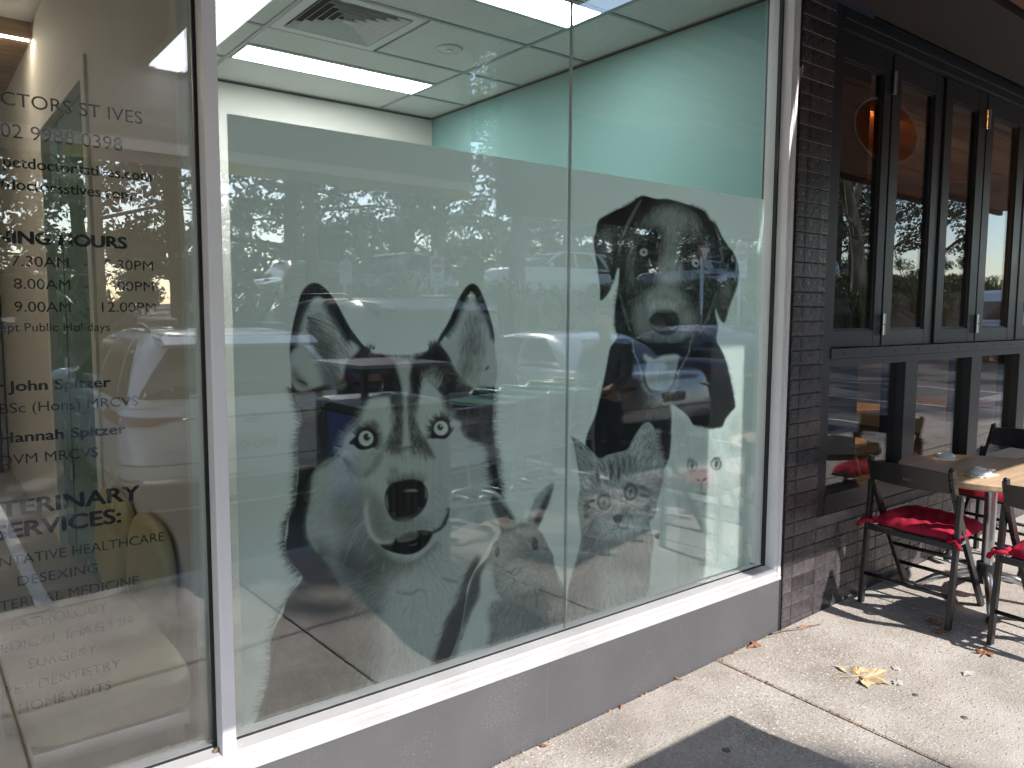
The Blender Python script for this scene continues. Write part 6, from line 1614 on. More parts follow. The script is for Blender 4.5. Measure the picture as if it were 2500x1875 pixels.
# ------------------------------------------------------------ black retriever
def retriever():
    a = Art()
    out = kL((205,245),(300,188),(390,145),(440,108),(480,92),(560,112),(640,115),(760,150),(858,190),(885,235),(930,272),(962,340),(1000,400),(1040,452),(1066,530),(1066,620),(1040,700),(1012,770),(996,830),(976,876),(945,850),(922,790),(930,850),(938,905),(930,985),(955,1030),(982,1090),(1002,1160),(1030,1290),(1045,1392),(1020,1425),(982,1500),(950,1522),(860,1530),(790,1510),(740,1440),(690,1400),(662,1392),(655,1520),(640,1700),(560,1800),(300,1800),(125,1640),(190,1420),(240,1200),(270,1040),(292,1000),(316,960),(300,880),(306,760),(322,655),(330,545),(318,560),(292,640),(258,705),(215,740),(210,650),(190,500),(172,370),(185,325))
    a.fill(out, .982, 1.0, sil=True)
    a.edge(kL((205,245),(300,188),(390,145),(440,108)), 150, 8, (230,245,250,240), .94, .8, 1.2, .3); a.edge(kL((760,150),(858,190),(885,235),(930,272)), 120, 9, (-60,-50,-45,-40), .94, .8, 1.2, .3); a.edge(kL((320,655),(306,760),(300,880),(316,960)), 110, 8, (180,180,185,190), .94, .8, 1.2, .3)
    a.edge(kL((982,1090),(1002,1160),(1030,1290),(1045,1392)), 70, 9, (0,0,5,30), .94, .8, 1.2, .3); a.edge(kL((982,1500),(860,1530),(790,1510)), 60, 10, (80,95,110), .94, .8, 1.2, .3)
    # lit planes of the head
    a.fill(kL((430,330),(500,220),(640,160),(780,210),(850,320),(790,330),(700,280),(600,290),(520,300)), .80, 12)
    a.fill(kL((560,200),(640,170),(740,200),(720,300),(640,260),(600,280)), .66, 11)
    a.fill(kL((600,260),(700,260),(722,420),(700,590),(660,640),(590,620),(560,560),(600,420)), .64, 9); a.fill(kL((590,500),(700,500),(700,620),(640,660),(570,630)), .50, 9)
    a.fill(kL((390,360),(430,340),(420,500),(430,620),(400,680),(375,560)), .78, 9); a.fill(kL((820,400),(880,420),(890,560),(850,640),(820,560)), .80, 9)
    a.fill(kL((480,690),(560,660),(690,680),(760,740),(800,850),(760,960),(700,1000),(520,980),(440,900),(430,780)), .74, 10)
    a.fill(kL((500,700),(600,650),(700,690),(720,780),(620,730),(510,800)), .54, 7); a.fill(kL((512,830),(522,770),(600,738),(680,758),(708,840),(690,800),(610,790),(540,800)), .34, 5)
    a.fill(kL((515,760),(600,738),(690,765),(640,775),(560,780)), .36, 4)
    a.fill(kL((430,800),(470,760),(480,900),(500,990),(450,940)), .60, 8); a.fill(kL((740,800),(770,840),(770,920),(720,980),(720,880)), .64, 8)
    hd = kL((400,330),(480,210),(640,150),(800,210),(880,330),(890,600),(830,800),(770,960),(500,980),(410,800),(375,560))
    a.fur(hd, 1100, [(1630,520,90),(1560,580,110),(1720,580,70),(1560,700,100),(1700,720,80),(1630,640,95),(1620,490,80)], 22, (.97, .50), .30, 1.1, .2)
    a.fur(kL((560,170),(780,190),(820,300),(700,280),(560,280)), 240, [(1600,540,115),(1660,530,85),(1700,540,60)], 26, (.5,), .42, 1.1, .2)
    for P, v, w_ in ((kL((468,115),(420,200),(370,300),(335,420),(328,500)), .64, 6), (kL((335,500),(300,610),(262,690)), .78, 4), (kL((905,260),(945,360),(958,470),(940,560)), .68, 5), (kL((330,640),(350,760),(380,860),(405,960)), .66, 4), (kL((925,680),(900,780),(850,900),(815,950)), .62, 4), (kL((925,690),(920,760),(945,840),(975,872)), .60, 3)): a.line(P, v, w_, .8, 2)
    a.fill(kL((210,330),(260,300),(300,330),(270,480),(240,640),(220,560)), .78, 8); a.fill(kL((960,600),(1000,560),(1010,700),(975,820),(950,760)), .80, 8)
    a.fur(kL((190,300),(330,240),(320,500),(230,720),(195,480)), 160, [(1480,600,95)], 22, (.7,), .3)
    # eyes
    a.fill(kL((520,330),(570,290),(600,340),(580,440),(540,530),(520,470)), .975, 7); a.fill(kL((705,390),(760,340),(790,420),(740,520),(710,480)), .975, 7)
    a.fill(kL((440,430),(470,385),(505,400),(522,450),(512,480),(470,480)), .985, 1.6); a.fill(kL((768,525),(790,465),(825,465),(845,510),(830,545),(795,545)), .985, 1.6)
    for c, r in ((kL((481,442))[0], 10.2), (kL((801,510))[0], 10)):
        a.ell(c, r, r, .62, soft=1); a.ell(c, r-1.6, r-1.6, .42, soft=1.4); a.ell((c[0]+1.6, c[1]-1), 4.4, 4.4, .97, soft=.8); a.ell((c[0]+3.4, c[1]-3), 1.7, 1.7, .05, soft=.6)
    a.line(kL((515,480),(520,505),(516,525)), .3, 2.5, .7, .8); a.line(kL((780,545),(800,560),(830,550)), .6, 3, .8, 1.2); a.fill(kL((835,470),(865,490),(855,540),(838,520)), .72, 3)
    # nose
    a.fill(kL((517,850),(560,810),(620,798),(682,820),(700,870),(682,925),(625,955),(560,932),(530,902)), .988, 1.5); a.line(kL((530,880),(555,908),(588,888)), .45, 4.5, .8, 1.0); a.line(kL((632,890),(655,915),(686,895)), .45, 4.5, .8, 1.0); a.ell(kL((610,806))[0], 20, 3, .62, .05, 2, .7)
    # open mouth and tongue
    a.fill(kL((430,960),(500,1000),(600,1000),(700,1000),(770,960),(760,1090),(700,1150),(600,1120),(500,1150),(440,1080)), .985, 4)
    a.fill(kL((484,1064),(500,1110),(490,1200),(512,1270),(560,1292),(620,1286),(660,1240),(684,1150),(692,1078),(640,1075),(570,1092),(545,1100),(530,1085),(505,1090)), .42, 1.6); a.fill(kL((505,1150),(560,1120),(560,1270),(520,1250)), .50, 5); a.fill(kL((600,1110),(640,1110),(640,1260),(590,1270)), .56, 6); a.line(kL((580,1110),(582,1200),(570,1275)), .62, 3, .8, 1.2)
    a.fill(kL((484,1064),(520,1085),(545,1098),(610,1075),(690,1070),(688,1100),(500,1112)), .22, 2, .8)
    a.edge(kL((470,1200),(490,1270),(540,1320),(620,1320),(670,1270),(690,1180)), 260, 12, (150,130,100,80,50,30), .50, .7, 1.3, .3, sil=False); a.edge(kL((410,980),(425,1060),(450,1120),(470,1200)), 160, 10, (100,90,80,80), .55, .7, 1.2, .4, sil=False); a.edge(kL((770,980),(755,1060),(720,1130),(690,1180)), 150, 10, (80,95,100,110), .55, .7, 1.2, .4, sil=False)
    ch = kL((490,1330),(640,1330),(640,1470),(560,1490),(485,1450)); a.fill(ch, .93, 5)
    for i in range(150):
        u, v = kL((490+150*a.r.random(), 1335+140*a.r.random()))[0]; a.ell((u, v), 1.6, 1.0, .72, 0, .6, .7)
    a.whisk([(kL((420,870))[0],kL((380,860))[0],kL((345,870))[0]),(kL((770,900))[0],kL((820,930))[0],kL((840,1010))[0]),(kL((775,930))[0],kL((790,1000))[0],kL((780,1040))[0]),(kL((785,900))[0],kL((840,920))[0],kL((860,1000))[0])], .45, 1.2, .7)
    return a

# ------------------------------------------------------------ tabby kitten
def kitten():
    a = Art()
    out = kT((798,236),(880,285),(968,372),(1030,352),(1100,335),(1160,312),(1200,235),(1255,155),(1300,140),(1335,195),(1342,300),(1372,385),(1392,470),(1380,560),(1350,660),(1340,740),(1300,800),(1330,900),(1310,1040),(1300,1180),(1270,1310),(1200,1360),(1100,1400),(1000,1440),(900,1470),(760,1500),(762,1290),(790,1130),(830,1000),(852,880),(838,760),(828,690),(836,610),(846,560),(832,440),(815,330))
    a.fill(out, .44, 1.6, sil=True)
    body = kT((845,850),(1000,880),(1150,900),(1310,900),(1300,1180),(1200,1350),(900,1470),(762,1490),(780,1180)); a.fill(body, .46, 14); a.fill(kT((790,1080),(900,1000),(960,1100),(900,1300),(770,1400)), .66, 14); a.fill(kT((980,1180),(1150,1120),(1290,1180),(1270,1310),(1150,1350),(1010,1330)), .20, 12); a.fill(kT((860,880),(950,880),(960,980),(880,1020)), .66, 10)
    gb = [(1420,1340,120),(1450,1440,110),(1500,1380,90),(1540,1450,75),(1580,1400,60),(1520,1480,80)]
    a.fur(body, 1500, gb, 26, (.85, .14), .36, 1.15); a.edge(kT((1010,1330),(1150,1350),(1270,1310),(1295,1200)), 240, 26, (100,85,60,30), .22, .6, 1.2, .3)
    # ears
    a.fill(kT((812,262),(880,310),(960,385),(930,470),(870,540),(850,560),(836,440)), .36, 4); a.fill(kT((1190,290),(1250,190),(1295,165),(1322,210),(1330,320),(1340,420),(1270,400),(1200,360)), .30, 4)
    a.fill(kT((820,290),(870,340),(880,440),(850,520)), .66, 6); a.fill(kT((1270,230),(1310,230),(1325,360),(1290,380)), .58, 7)
    a.fur(kT((815,270),(960,385),(900,540),(850,560)), 260, [(1420,1120,55),(1430,1170,75)], 32, (.85, .12), .5, 1.2); a.fur(kT((1190,300),(1300,150),(1345,400),(1240,410)), 260, [(1570,1070,120),(1580,1120,110)], 32, (.80, .10), .5, 1.2)
    a.line(kT((800,238),(815,330),(832,440),(848,560)), .80, 3, .8, 1); a.line(kT((1190,290),(1250,165),(1300,144),(1336,200),(1345,300)), .18, 3, .8, 1); a.edge(kT((1335,195),(1342,300),(1372,385),(1392,470),(1380,560)), 160, 20, (-20,-10,0,10,20), .30, .7, 1.2, .4); a.edge(kT((800,238),(812,262)), 26, 16, 230, .8, .8, 1.2, .3)
    # face planes
    a.fill(kT((870,620),(930,540),(1030,500),(1130,500),(1230,480),(1330,560),(1330,680),(1250,780),(1100,860),(960,840),(870,760)), .38, 12)
    a.fill(kT((1050,560),(1110,540),(1130,640),(1110,740),(1070,740),(1055,660)), .24, 7); a.fill(kT((960,790),(1060,770),(1100,800),(1180,760),(1260,760),(1220,850),(1100,890),(1000,860)), .14, 7)
    a.fill(kT((940,640),(1000,590),(1050,640),(1050,700),(1000,730),(950,700)), .12, 4); a.fill(kT((1130,560),(1180,530),(1225,580),(1220,640),(1180,670),(1130,640)), .12, 4)
    for P, v, w_ in ((kT((1040,375),(1050,450),(1048,530)), .82, 7), (kT((1085,352),(1100,440),(1098,540)), .85, 7), (kT((1128,348),(1135,430),(1118,520)), .82, 7), (kT((1000,390),(1010,470),(1030,560)), .74, 6), (kT((1165,345),(1172,420),(1150,500)), .76, 6), (kT((960,420),(960,500),(985,570)), .66, 6), (kT((1205,380),(1205,440),(1180,510)), .64, 6),
                     (kT((950,640),(900,670),(880,730),(890,770)), .90, 11), (kT((945,700),(900,735),(870,760)), .86, 8), (kT((1215,560),(1260,565),(1320,600)), .88, 8), (kT((1225,610),(1270,620),(1330,660)), .80, 9), (kT((1240,680),(1280,690),(1330,730)), .74, 8), (kT((960,760),(920,800),(900,850)), .75, 8), (kT((1130,700),(1150,740),(1200,760)), .74, 7), (kT((1060,560),(1062,640),(1068,720)), .66, 4), (kT((1120,560),(1118,640),(1118,720)), .62, 4)):
        a.line(P, v, w_, .85, 2)
    face = kT((850,560),(980,400),(1150,340),(1340,440),(1370,600),(1300,780),(1100,880),(900,840),(840,700))
    a.fur(face, 1500, [(1500,1150,265),(1440,1200,200),(1600,1180,330),(1440,1280,150),(1600,1270,30),(1510,1280,100)], 15, (.88, .10), .40, 1.05, .25)
    # eyes
    for c, rx, ry, rot in ((kT((1003,658))[0], 14.4, 18.2, -.1), (kT((1176,593))[0], 14, 18.5, .15)):
        a.ell(c, rx+2.6, ry+2.2, .94, rot, 1.2); a.ell(c, rx-.6, ry-.6, .74, rot, 1.2); a.ell((c[0], c[1]+2), rx-3.2, ry-4.5, .46, rot, 2.4); a.ell(c, 2.6, 9, .97, rot+.08, .9); a.ell((c[0]-3, c[1]-8), 2.2, 1.7, .05, 0, .7)
    a.edge(kT((960,640),(985,600),(1020,600),(1045,640)), 60, 9, (215,240,285,320), .85, .7, 1.1, .3, sil=False); a.edge(kT((1130,580),(1160,540),(1200,545),(1225,590)), 60, 9, (215,245,290,325), .85, .7, 1.1, .3, sil=False)
    # nose, mouth, whiskers
    a.fill(kT((1058,752),(1090,738),(1122,740),(1108,780),(1094,802),(1072,780)), .66, 1.6); a.line(kT((1060,752),(1076,782),(1092,800)), .92, 2.6, .9, .8); a.line(kT((1122,742),(1108,782),(1094,800)), .92, 2.6, .9, .8); a.line(kT((1094,800),(1096,822)), .9, 2.2, .9, .7); a.line(kT((1096,822),(1060,840),(1030,830)), .82, 2.2, .8, .8); a.line(kT((1096,822),(1130,832),(1160,815)), .82, 2.2, .8, .8); a.fill(kT((1330,870),(1365,862),(1360,900),(1340,895)), .9, 1.2, sil=True)
    a.whisk([(kT((1000,810))[0],kT((930,850))[0],kT((880,930))[0]),(kT((1010,820))[0],kT((960,890))[0],kT((920,990))[0]),(kT((1020,830))[0],kT((1000,890))[0],kT((985,950))[0]),(kT((1170,790))[0],kT((1240,770))[0],kT((1330,740))[0]),(kT((1170,800))[0],kT((1250,800))[0],kT((1345,830))[0]),(kT((1170,815))[0],kT((1240,850))[0],kT((1290,920))[0]),(kT((1010,500))[0],kT((930,440))[0],kT((870,430))[0]),(kT((985,570))[0],kT((900,560))[0],kT((885,720))[0]),(kT((1190,500))[0],kT((1210,440))[0],kT((1270,462))[0])], .06, 1.2, .8)
    return a

# ------------------------------------------------------------ white cat
def white_cat():
    a = Art()
    out = kT((1440,20),(1500,60),(1558,110),(1590,162),(1650,172),(1700,186),(1768,176),(1800,110),(1850,55),(1885,18),(1898,120),(1900,260),(1905,420),(1890,560),(1900,760),(1940,960),(1960,1130),(1700,1200),(1500,1270),(1480,1000),(1500,800),(1470,640),(1440,540),(1450,420),(1447,260),(1452,130))
    a.fill(out, .02, 1.2, sil=True); ga = [(1640,1150,110),(1700,1150,90),(1780,1150,70),(1660,1300,110),(1760,1300,80)]
    a.edge(kT((1440,20),(1452,130),(1447,260),(1450,420)), 80, 9, (190,185,180,185), .02, .8, 1.2, .4); a.edge(kT((1590,162),(1650,172),(1700,186),(1768,176)), 90, 7, (-95,-90,-90,-85), .02, .8, 1.3, .3)
    a.fill(kT((1462,60),(1500,90),(1540,160),(1520,220),(1475,240)), .10, 6); a.fill(kT((1870,60),(1880,160),(1870,220),(1830,190),(1810,150)), .10, 6)
    a.fill(kT((1540,380),(1600,350),(1640,420),(1630,520),(1560,500)), .07, 10); a.fill(kT((1690,330),(1720,320),(1720,400),(1700,420)), .22, 6); a.fill(kT((1620,280),(1690,280),(1690,330),(1630,330)), .10, 8); a.fill(kT((1500,740),(1600,700),(1640,900),(1600,1100),(1520,1100)), .12, 14); a.fill(kT((1820,250),(1880,260),(1880,350),(1830,360)), .12, 8)
    a.fur(out, 1500, ga, 24, (.42, .0), .30, 1.1)
    a.fill(kT((1480,560),(1600,640),(1640,760),(1560,900),(1500,860)), .16, 16); a.fill(kT((1690,640),(1840,620),(1880,760),(1760,900)), .14, 18); a.line(kT((1470,640),(1500,760),(1490,900)), .22, 12, .7, 6)
    for c, rx, ry in ((kT((1578,422))[0], 12.4, 14.2), (kT((1735,410))[0], 13, 14.4)):
        a.ell(c, rx, ry, .78, .05, 1.0); a.ell(c, rx-1.7, ry-1.7, .26, .05, 1.2); a.ell(c, 2.9, 8.8, .95, .1, .8); a.ell((c[0]-2, c[1]-4), 1.4, 1.6, 0, 0, .6)
    a.line(kT((1544,400),(1560,378),(1590,376)), .8, 2.6, .9, .8); a.line(kT((1705,388),(1735,368),(1775,372)), .8, 2.6, .9, .8); a.line(kT((1705,390),(1700,430)), .5, 2, .8, .8)
    a.line(kT((1608,505),(1622,516),(1634,512)), .90, 3.2, .9, .7); a.line(kT((1646,516),(1658,512),(1674,496)), .92, 4.2, .9, .7); a.line(kT((1640,518),(1640,555),(1632,592)), .68, 2, .9, .7); a.line(kT((1632,592),(1612,608),(1596,604)), .55, 2, .9, .7); a.line(kT((1632,592),(1650,604),(1668,598)), .55, 2, .9, .7); a.fill(kT((1604,604),(1660,600),(1650,620),(1615,622)), .30, 2)
    a.whisk([(kT((1700,560))[0],kT((1760,590))[0],kT((1830,650))[0]),(kT((1700,575))[0],kT((1750,640))[0],kT((1790,700))[0]),(kT((1695,590))[0],kT((1730,660))[0],kT((1750,740))[0]),(kT((1700,550))[0],kT((1790,560))[0],kT((1860,600))[0]),(kT((1590,560))[0],kT((1530,590))[0],kT((1490,640))[0]),(kT((1590,575))[0],kT((1550,640))[0],kT((1520,690))[0])], .30, 1.0, .5)
    return a

# ------------------------------------------------------------ rabbit
def rabbit():
    a = Art()
    body = kT((310,900),(240,1020),(160,1110),(110,1250),(85,1400),(60,1530),(0,1760),(380,1620),(660,1500),(740,1440),(745,1260),(725,1180),(690,1110),(660,1010),(560,830))
    a.fill(body, .56, 1.6, sil=True)
    a.fill(kT((110,1260),(160,1120),(250,1030),(230,1110),(200,1200),(190,1260),(130,1390),(80,1500)), .86, 5); a.fill(kT((460,1250),(600,1180),(700,1120),(740,1250),(740,1400),(640,1490),(480,1540),(430,1400)), .70, 14); a.fill(kT((260,1300),(400,1290),(470,1400),(440,1560),(260,1600),(240,1450)), .58, 14)
    a.fur(kT((240,1280),(460,1260),(720,1150),(740,1440),(400,1600),(230,1600)), 1300, [(1250,1480,115),(1300,1500,100),(1340,1450,75),(1200,1560,120),(1330,1540,95)], 28, (.92, .22), .42, 1.15)
    bib = kT((196,1140),(240,1060),(285,1080),(300,1200),(325,1285),(265,1310),(240,1400),(250,1500),(205,1640),(40,1760),(70,1540),(130,1390),(190,1270)); a.fill(bib, .10, 3)
    a.fur(bib, 260, [(1170,1500,100)], 26, (.36,), .30); a.edge(kT((325,1285),(265,1310),(240,1400),(250,1500),(205,1620)), 170, 20, (40,60,70,60,60), .20, .6, 1.2, .3, sil=False); a.edge(kT((130,1390),(100,1480),(70,1560)), 60, 14, (190,190,190), .75, .6, 1.2)
    # ears
    a.fill(kT((232,600),(244,576),(290,585),(342,632),(392,704),(432,785),(420,815),(340,860),(300,790),(262,705)), .38, 1.2, sil=True); a.fill(kT((262,640),(285,612),(330,650),(380,725),(415,790),(390,830),(345,840),(310,770),(280,700)), .86, 3.5); a.line(kT((250,600),(290,600),(345,660),(395,730)), .34, 5, .7, 2); a.fill(kT((330,700),(390,760),(400,810),(355,830)), .93, 4)
    a.fill(kT((500,775),(530,682),(580,600),(640,540),(668,524),(678,545),(662,610),(622,720),(582,805),(560,835),(520,805)), .38, 1.2, sil=True); a.fill(kT((545,790),(585,690),(640,590),(662,560),(655,615),(615,720),(570,815)), .86, 3); a.line(kT((512,765),(545,680),(600,595),(650,545)), .30, 5, .7, 2); a.fill(kT((560,800),(600,730),(590,790),(568,825)), .94, 3)
    # head
    head = kT((328,856),(420,795),(480,790),(556,812),(580,862),(640,950),(672,1012),(666,1082),(640,1132),(560,1200),(462,1250),(370,1272),(312,1252),(290,1180),(280,1080),(300,960))
    a.fill(head, .54, 1.6, sil=True); a.fill(kT((400,830),(540,830),(560,880),(430,900)), .42, 8); a.fill(kT((290,1010),(340,900),(360,1000),(330,1100),(285,1120)), .34, 8); a.fill(kT((420,900),(520,900),(520,1020),(440,1040)), .68, 10); a.fill(kT((560,1000),(660,1020),(640,1120),(560,1160)), .70, 9); a.fill(kT((345,1080),(400,1050),(470,1060),(490,1130),(440,1170),(370,1160)), .36, 8); a.fill(kT((300,1180),(380,1200),(500,1190),(560,1190),(470,1245),(370,1268),(315,1248)), .50, 6)
    a.fur(head, 1200, [(1260,1300,265),(1220,1360,200),(1330,1370,340),(1250,1420,100),(1310,1440,60),(1215,1430,140)], 15, (.90, .22), .42, 1.05)
    a.ell(kT((548,932))[0], 10, 18, .40, -.1, 1.6); a.ell(kT((549,930))[0], 8.4, 16.5, .985, -.1, 1.0); a.ell(kT((540,912))[0], 1.8, 4, .35, 0, .8); a.ell(kT((305,985))[0], 5.6, 13, .97, .1, 1.0)
    a.line(kT((362,1110),(390,1122),(412,1140)), .90, 4.5, .9, 1.2); a.line(kT((412,1140),(440,1120),(462,1085)), .90, 4.5, .9, 1.2); a.line(kT((412,1140),(414,1180),(404,1200)), .92, 3.5, .9, 1.0); a.line(kT((360,1080),(385,1062),(425,1060)), .40, 4, .7, 1.5)
    for i in range(230):
        u, v = 310+340*a.r.random(), 1130+120*a.r.random()
        if abs(u-460) > 150 and v < 1150: continue
        p = kT((u, v-(u-400)*.16))[0]; a.ell(p, 1.9, .9, .16, .1, .6, .75)
    for i in range(60):
        p = kT((225+60*a.r.random(), 1040+80*a.r.random()))[0]; a.ell(p, 1.5, .9, .2, 0, .6, .6)
    a.whisk([(kT((300,1160))[0],kT((200,1220))[0],kT((105,1330))[0]),(kT((300,1170))[0],kT((220,1260))[0],kT((150,1350))[0]),(kT((300,1150))[0],kT((190,1180))[0],kT((90,1270))[0]),(kT((310,1180))[0],kT((260,1270))[0],kT((230,1360))[0]),(kT((540,1160))[0],kT((620,1170))[0],kT((690,1190))[0])], .12, 1.1, .7)
    a.line(kT((300,1560),(350,1540),(385,1560)), .38, 8, .7, 3)
    return a

def place_print(name, label, art, under=None, y=.0116, deep=.6):
    """lay one portrait on the film as a flat sheet of ink; only inked cells get a face"""
    st = 2; nu, nv = AW//st, AH//st
    u = AU+(np.arange(nu)+.5)*st; v = AV+(np.arange(nv)+.5)*st; U, V = np.meshgrid(u, v)
    X, Z = to_film(U.ravel(), V.ravel())
    D = (art.D*art.A)[:nv*st, :nu*st].reshape(nv, st, nu, st).mean((1, 3)).ravel(); A = art.A[:nv*st, :nu*st].reshape(nv, st, nu, st).mean((1, 3)).ravel()
    D = np.where(D > 0, 1-np.clip(1-D, 0, 1)**(1+deep*D), 0)
    ok = (A > .02) & (D > .012) & (X > .669) & (X < 2.946) & (Z > .403) & (Z < 1.99)
    if under is not None:
        U_ = under[:nv*st, :nu*st].reshape(nv, st, nu, st).mean((1, 3)).ravel(); D = D*(1-U_); ok &= D > .012
    okg = ok.reshape(nv, nu); cell = okg[:-1, :-1] | okg[1:, :-1] | okg[:-1, 1:] | okg[1:, 1:]
    jj, ii = np.nonzero(cell); a = jj*nu+ii; quads = np.stack([a, a+1, a+nu+1, a+nu], 1)
    inb = (X > .666) & (X < 2.949) & (Z > .400) & (Z < 1.995); quads = quads[inb[quads].all(1)]
    used, inv = np.unique(quads.ravel(), return_inverse=True); n, f = len(used), len(quads)
    me = bpy.data.meshes.new(name); me.vertices.add(n); me.loops.add(4*f); me.polygons.add(f)
    me.vertices.foreach_set('co', np.stack([X[used], np.full(n, y), Z[used]], 1).astype(np.float32).ravel())
    me.loops.foreach_set('vertex_index', inv.astype(np.int32)); me.polygons.foreach_set('loop_start', np.arange(0, 4*f, 4, dtype=np.int32)); me.polygons.foreach_set('loop_total', np.full(f, 4, np.int32))
    at = me.attributes.new('ink', 'FLOAT', 'POINT'); at.data.foreach_set('value', np.clip(D[used], 0, .985).astype(np.float32))
    me.materials.append(M['ink']); me.update()
    o = link(name, me); return tag(o, label, 'window print')
arts = {'h': husky(), 'l': retriever(), 'k': kitten(), 'w': white_cat(), 'r': rabbit()}
cov = np.maximum(arts['k'].A, arts['w'].A)
place_print('husky_print', 'huge grey print of an open mouthed husky face on the left of the window', arts['h'], arts['r'].A, .0119)
place_print('retriever_print', 'black retriever print with drooping ears and its tongue out, top right of the window', arts['l'], cov, .0118, 0.0)
place_print('kitten_print', 'striped tabby kitten print with wide eyes below the black retriever', arts['k'], None, .0117, .45)
place_print('white_cat_print', 'faint white cat print with slit eyes at the right edge of the window', arts['w'], arts['k'].A, .0116)
place_print('rabbit_print', 'grey rabbit print with upright ears beside the chest of the husky', arts['r'], None, .0115, .15)
del arts
# ============================================================ SMALL THINGS ON THE FOOTPATH
def leaf_obj(name, label, cat, x, y, size, rz, material, seed, curl=.35, lobes=5, group=None):
    r = random.Random(seed); q = MB(); z = gz(x, y); pts = []
    for i in range(lobes):
        a = math.pi*(-.62+1.24*i/(lobes-1)); L = size*(1-.25*abs(a)/2)*r.uniform(.9,1.1)
        for da, f in ((-.27,.66),(-.17,.84),(-.12,.80),(0,1.0),(.10,.81),(.16,.85),(.26,.64)): pts.append((a+da*1.15, L*f*r.uniform(.93,1.06)))
    pts = [(0.0, 0.0)] + pts
    def H(px, py):
        d = math.hypot(px, py)/size
        return .004+size*(curl*.55*d*d*(.5+.5*math.sin(3*math.atan2(py, px)+seed)) + .05*math.sin(9*d+4*math.atan2(py,px)))
    P = []
    for a, L in pts: px, py = L*math.cos(a), L*math.sin(a); P.append((px, py))
    # two rings between centre and rim for curvature
    ring = P[1:]; n = len(ring); v = [(0,0,H(0,0))]
    for f in (.35,.7,1.0):
        for px, py in ring: v.append((px*f, py*f, H(px*f, py*f)))
    fs_ = [(0,1+i,1+(i+1) % n) for i in range(n-1)]
    for k in range(2):
        for i in range(n-1): a = 1+k*n+i; fs_.append((a, a+n, a+n+1, a+1))
    c, s_ = math.cos(rz), math.sin(rz)
    q.add([(x+p[0]*c-p[1]*s_, y+p[0]*s_+p[1]*c, z+p[2]) for p in v], fs_)
    t = thing(name, label, cat, (x,y,z), group)
    q.build('blade', material, t, fix=False)
    q = MB(); st = [(0,0,.004),(-size*.35,size*.04,.006),(-size*.8,size*.16,.003)]
    q.tube([(x+p[0]*c-p[1]*s_, y+p[0]*s_+p[1]*c, z+p[2]) for p in st], [.0022,.0017,.0015], 5); q.build('stalk', material, t)
    return t
leaf_obj('fallen_leaf', 'large fawn lobed dead leaf on the sunlit paving', 'leaf', 2.935, -.505, .135, -.35, M['dead_leaf'], 3, .10, 5)
leaf_obj('fallen_leaf', 'brown curled leaf on the paving beneath the nearest black chair leg', 'leaf', 3.60, -.535, .055, 1.2, M['dead_leaf_dark'], 5)
leaf_obj('fallen_leaf', 'brown leaf standing between the legs of the first black chair', 'leaf', 3.68, -.47, .05, 2.2, M['dead_leaf_dark'], 6, .9)
leaf_obj('fallen_leaf', 'dark brown leaf at the edge of the chairs\' shadow near the right edge', 'leaf', 3.53, -.735, .06, .3, M['dead_leaf_dark'], 7)
LF = 'small dry leaf scraps along the foot of the charcoal wall'
for i, (x, y, s_) in enumerate(((2.812,-.085,.028),(2.85,-.085,.030),(2.83,-.10,.02),(1.64,-.085,.024),(2.02,-.08,.014),(2.35,-.075,.016),(1.30,-.08,.022),(2.70,-.08,.012))):
    q = MB(); z = gz(x, y); a = i*1.7; c, sn = math.cos(a)*s_, math.sin(a)*s_
    q.add([(x-c,y-sn,z+.003),(x+sn*.5,y-c*.5,z+.006),(x+c,y+sn,z+.012),(x-sn*.5,y+c*.5,z+.004),(x,y,z+.011)], [(0,1,4),(1,2,4),(2,3,4),(3,0,4)])
    tag(q.build('leaf_scrap', mat('rusty leaf scrap', (.27,.125,.07), .9) if i == 0 else bpy.data.materials['rusty leaf scrap'], fix=False), 'rust leaf scrap along the charcoal wall, '+('upper of the pair left of the pier','lower of the pair left of the pier','just beside the pair near the pier','nearest the bottom edge of the photo','left of the paving joint','just left of the joint that meets the wall','cut by the bottom edge','between the joint and the pier')[i], 'leaf', LF)
q = MB(); q.add([(3.26,-.76,gz(3.26,-.76)+.003),(3.285,-.785,gz(3.28,-.78)+.008),(3.325,-.775,gz(3.32,-.78)+.005),(3.29,-.752,gz(3.29,-.75)+.012)], [(0,1,3),(1,2,3)])
tag(q.build('leaf_scrap', M['litter_paper'], fix=False), 'pale whitish leaf on the paving right of the big fawn leaf', 'leaf')
def blot(label, x, y, r0, seed, material, h=.0006):
    r = random.Random(seed); q = MB(); n = 26; z = gz(x, y)
    pts = [(x+r0*(1+.45*r.uniform(-1,1))*math.cos(2*math.pi*i/n)*1.3, y+r0*(.8+.5*r.uniform(-1,1))*math.sin(2*math.pi*i/n)) for i in range(n)]
    v = [(px, py, gz(px,py)+.0022) for px, py in pts]+[(px*.9+x*.1, py*.9+y*.1, gz(px,py)+.0026+h) for px, py in pts]+[(x,y,z+.003+h)]
    q.add(v, [(i,(i+1)%n,(i+1)%n+n,i+n) for i in range(n)]+[(i+n,(i+1)%n+n,2*n) for i in range(n)])
    return tag(q.build('paper_scrap', material, fix=False), label, 'litter')
blot('small white crumpled scrap beside the tip of the fawn leaf', 3.112, -.565, .016, 2, M['litter_paper'], .003)
blot('small white crumpled scrap below the fawn leaf', 3.005, -.625, .018, 4, M['litter_paper'], .004)
M['pebble'] = mat('dark pebble', (.11,.095,.09), .7, var=.2)
GP = 'dark pebbles set in the paving'
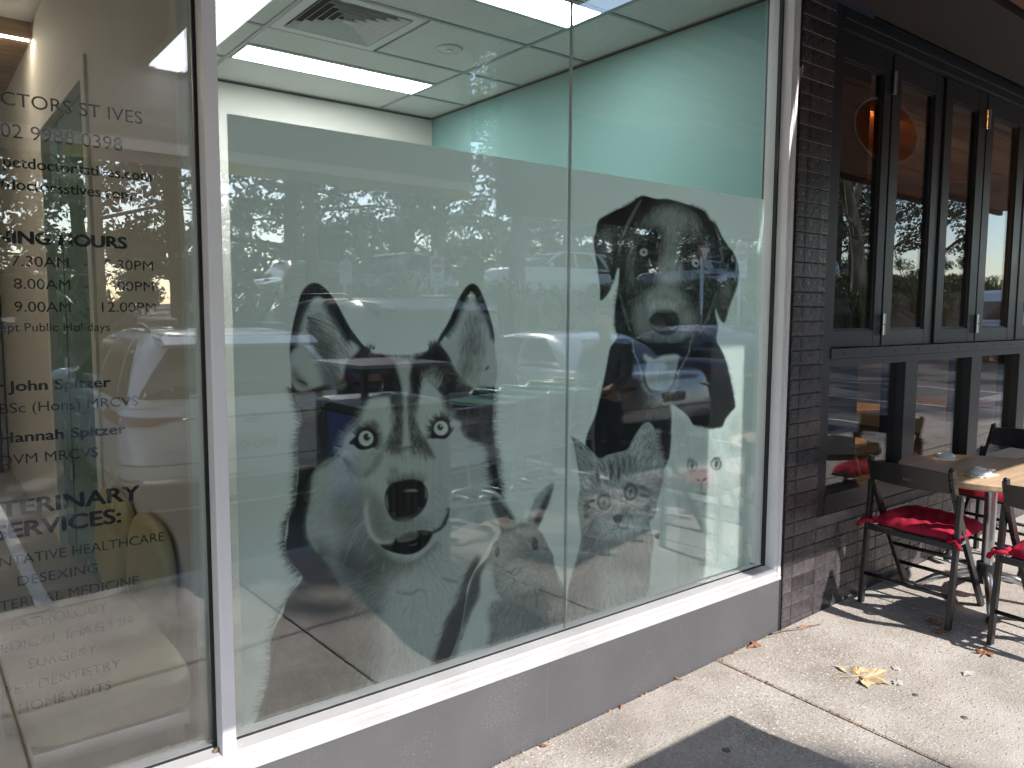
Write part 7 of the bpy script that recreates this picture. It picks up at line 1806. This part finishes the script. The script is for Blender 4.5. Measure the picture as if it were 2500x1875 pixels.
for x, y, r0 in ((2.967,-.708,.012),(2.946,-.891,.013),(2.109,-.481,.015)):
    q = MB(); q.lathe([(r0,.0005),(r0*.9,.0022),(r0*.5,.0034),(.0005,.0038)], (x,y,gz(x,y)), 14); tag(q.build('pebble', M['pebble'], smooth=True), {2.967: 'dark pebble in the paving right below the big fawn leaf', 2.946: 'dark pebble in the paving nearest the bottom right corner', 2.109: 'dark pebble inside the shadow at the bottom edge'}[x], 'pebble', GP)
tw = thing('fallen_twig', 'thin grey twig on the paving at the foot of the tiled pier', 'twig', (3.1,-.1,gz(3.1,-.1)))
q = MB(); P = [(2.985,-.072),(3.06,-.094),(3.13,-.118),(3.19,-.135),(3.25,-.160)]
q.tube([(x,y,gz(x,y)+.007+.003*math.sin(i*2)) for i, (x, y) in enumerate(P)], [.0042,.0046,.005,.0035,.002], 7); q.build('stem', M['twig'], tw, True)
q = MB(); q.add([(3.125,-.12,gz(3.12,-.12)+.006),(3.15,-.135,gz(3.15,-.13)+.004),(3.175,-.128,gz(3.17,-.13)+.012),(3.15,-.112,gz(3.15,-.11)+.016)], [(0,1,2,3)]); q.build('dry_bud', bpy.data.materials['rusty leaf scrap'], tw, fix=False)
# moss and grit in the joint that meets the wall
q = MB(); r = random.Random(8)
for i in range(260):
    if i < 150: x, y = 2.603+r.gauss(0,.006)-.0*i, -.07-r.random()**1.5*1.0
    else: x = .9+r.random()*2.15; y = -.064-abs(r.gauss(0,.006))
    z = gz(x, y)+.001; s_ = r.uniform(.0015,.005)
    if i > 235: x, y = 2.603+r.gauss(0,.02), -.075-abs(r.gauss(0,.014)); s_ *= 1.6
    a = r.uniform(0,6.3); q.add([(x+s_*math.cos(a),y+s_*math.sin(a),z),(x+s_*math.cos(a+2.1),y+s_*math.sin(a+2.1),z),(x+s_*math.cos(a+4.2),y+s_*math.sin(a+4.2),z),(x,y,z+s_*1.2)], [(0,1,3),(1,2,3),(2,0,3)])
tag(q.build('joint_litter', mat('dry moss and grit', (.34,.20,.10), .95, var=.4, scale=40), footpath), kind='stuff')
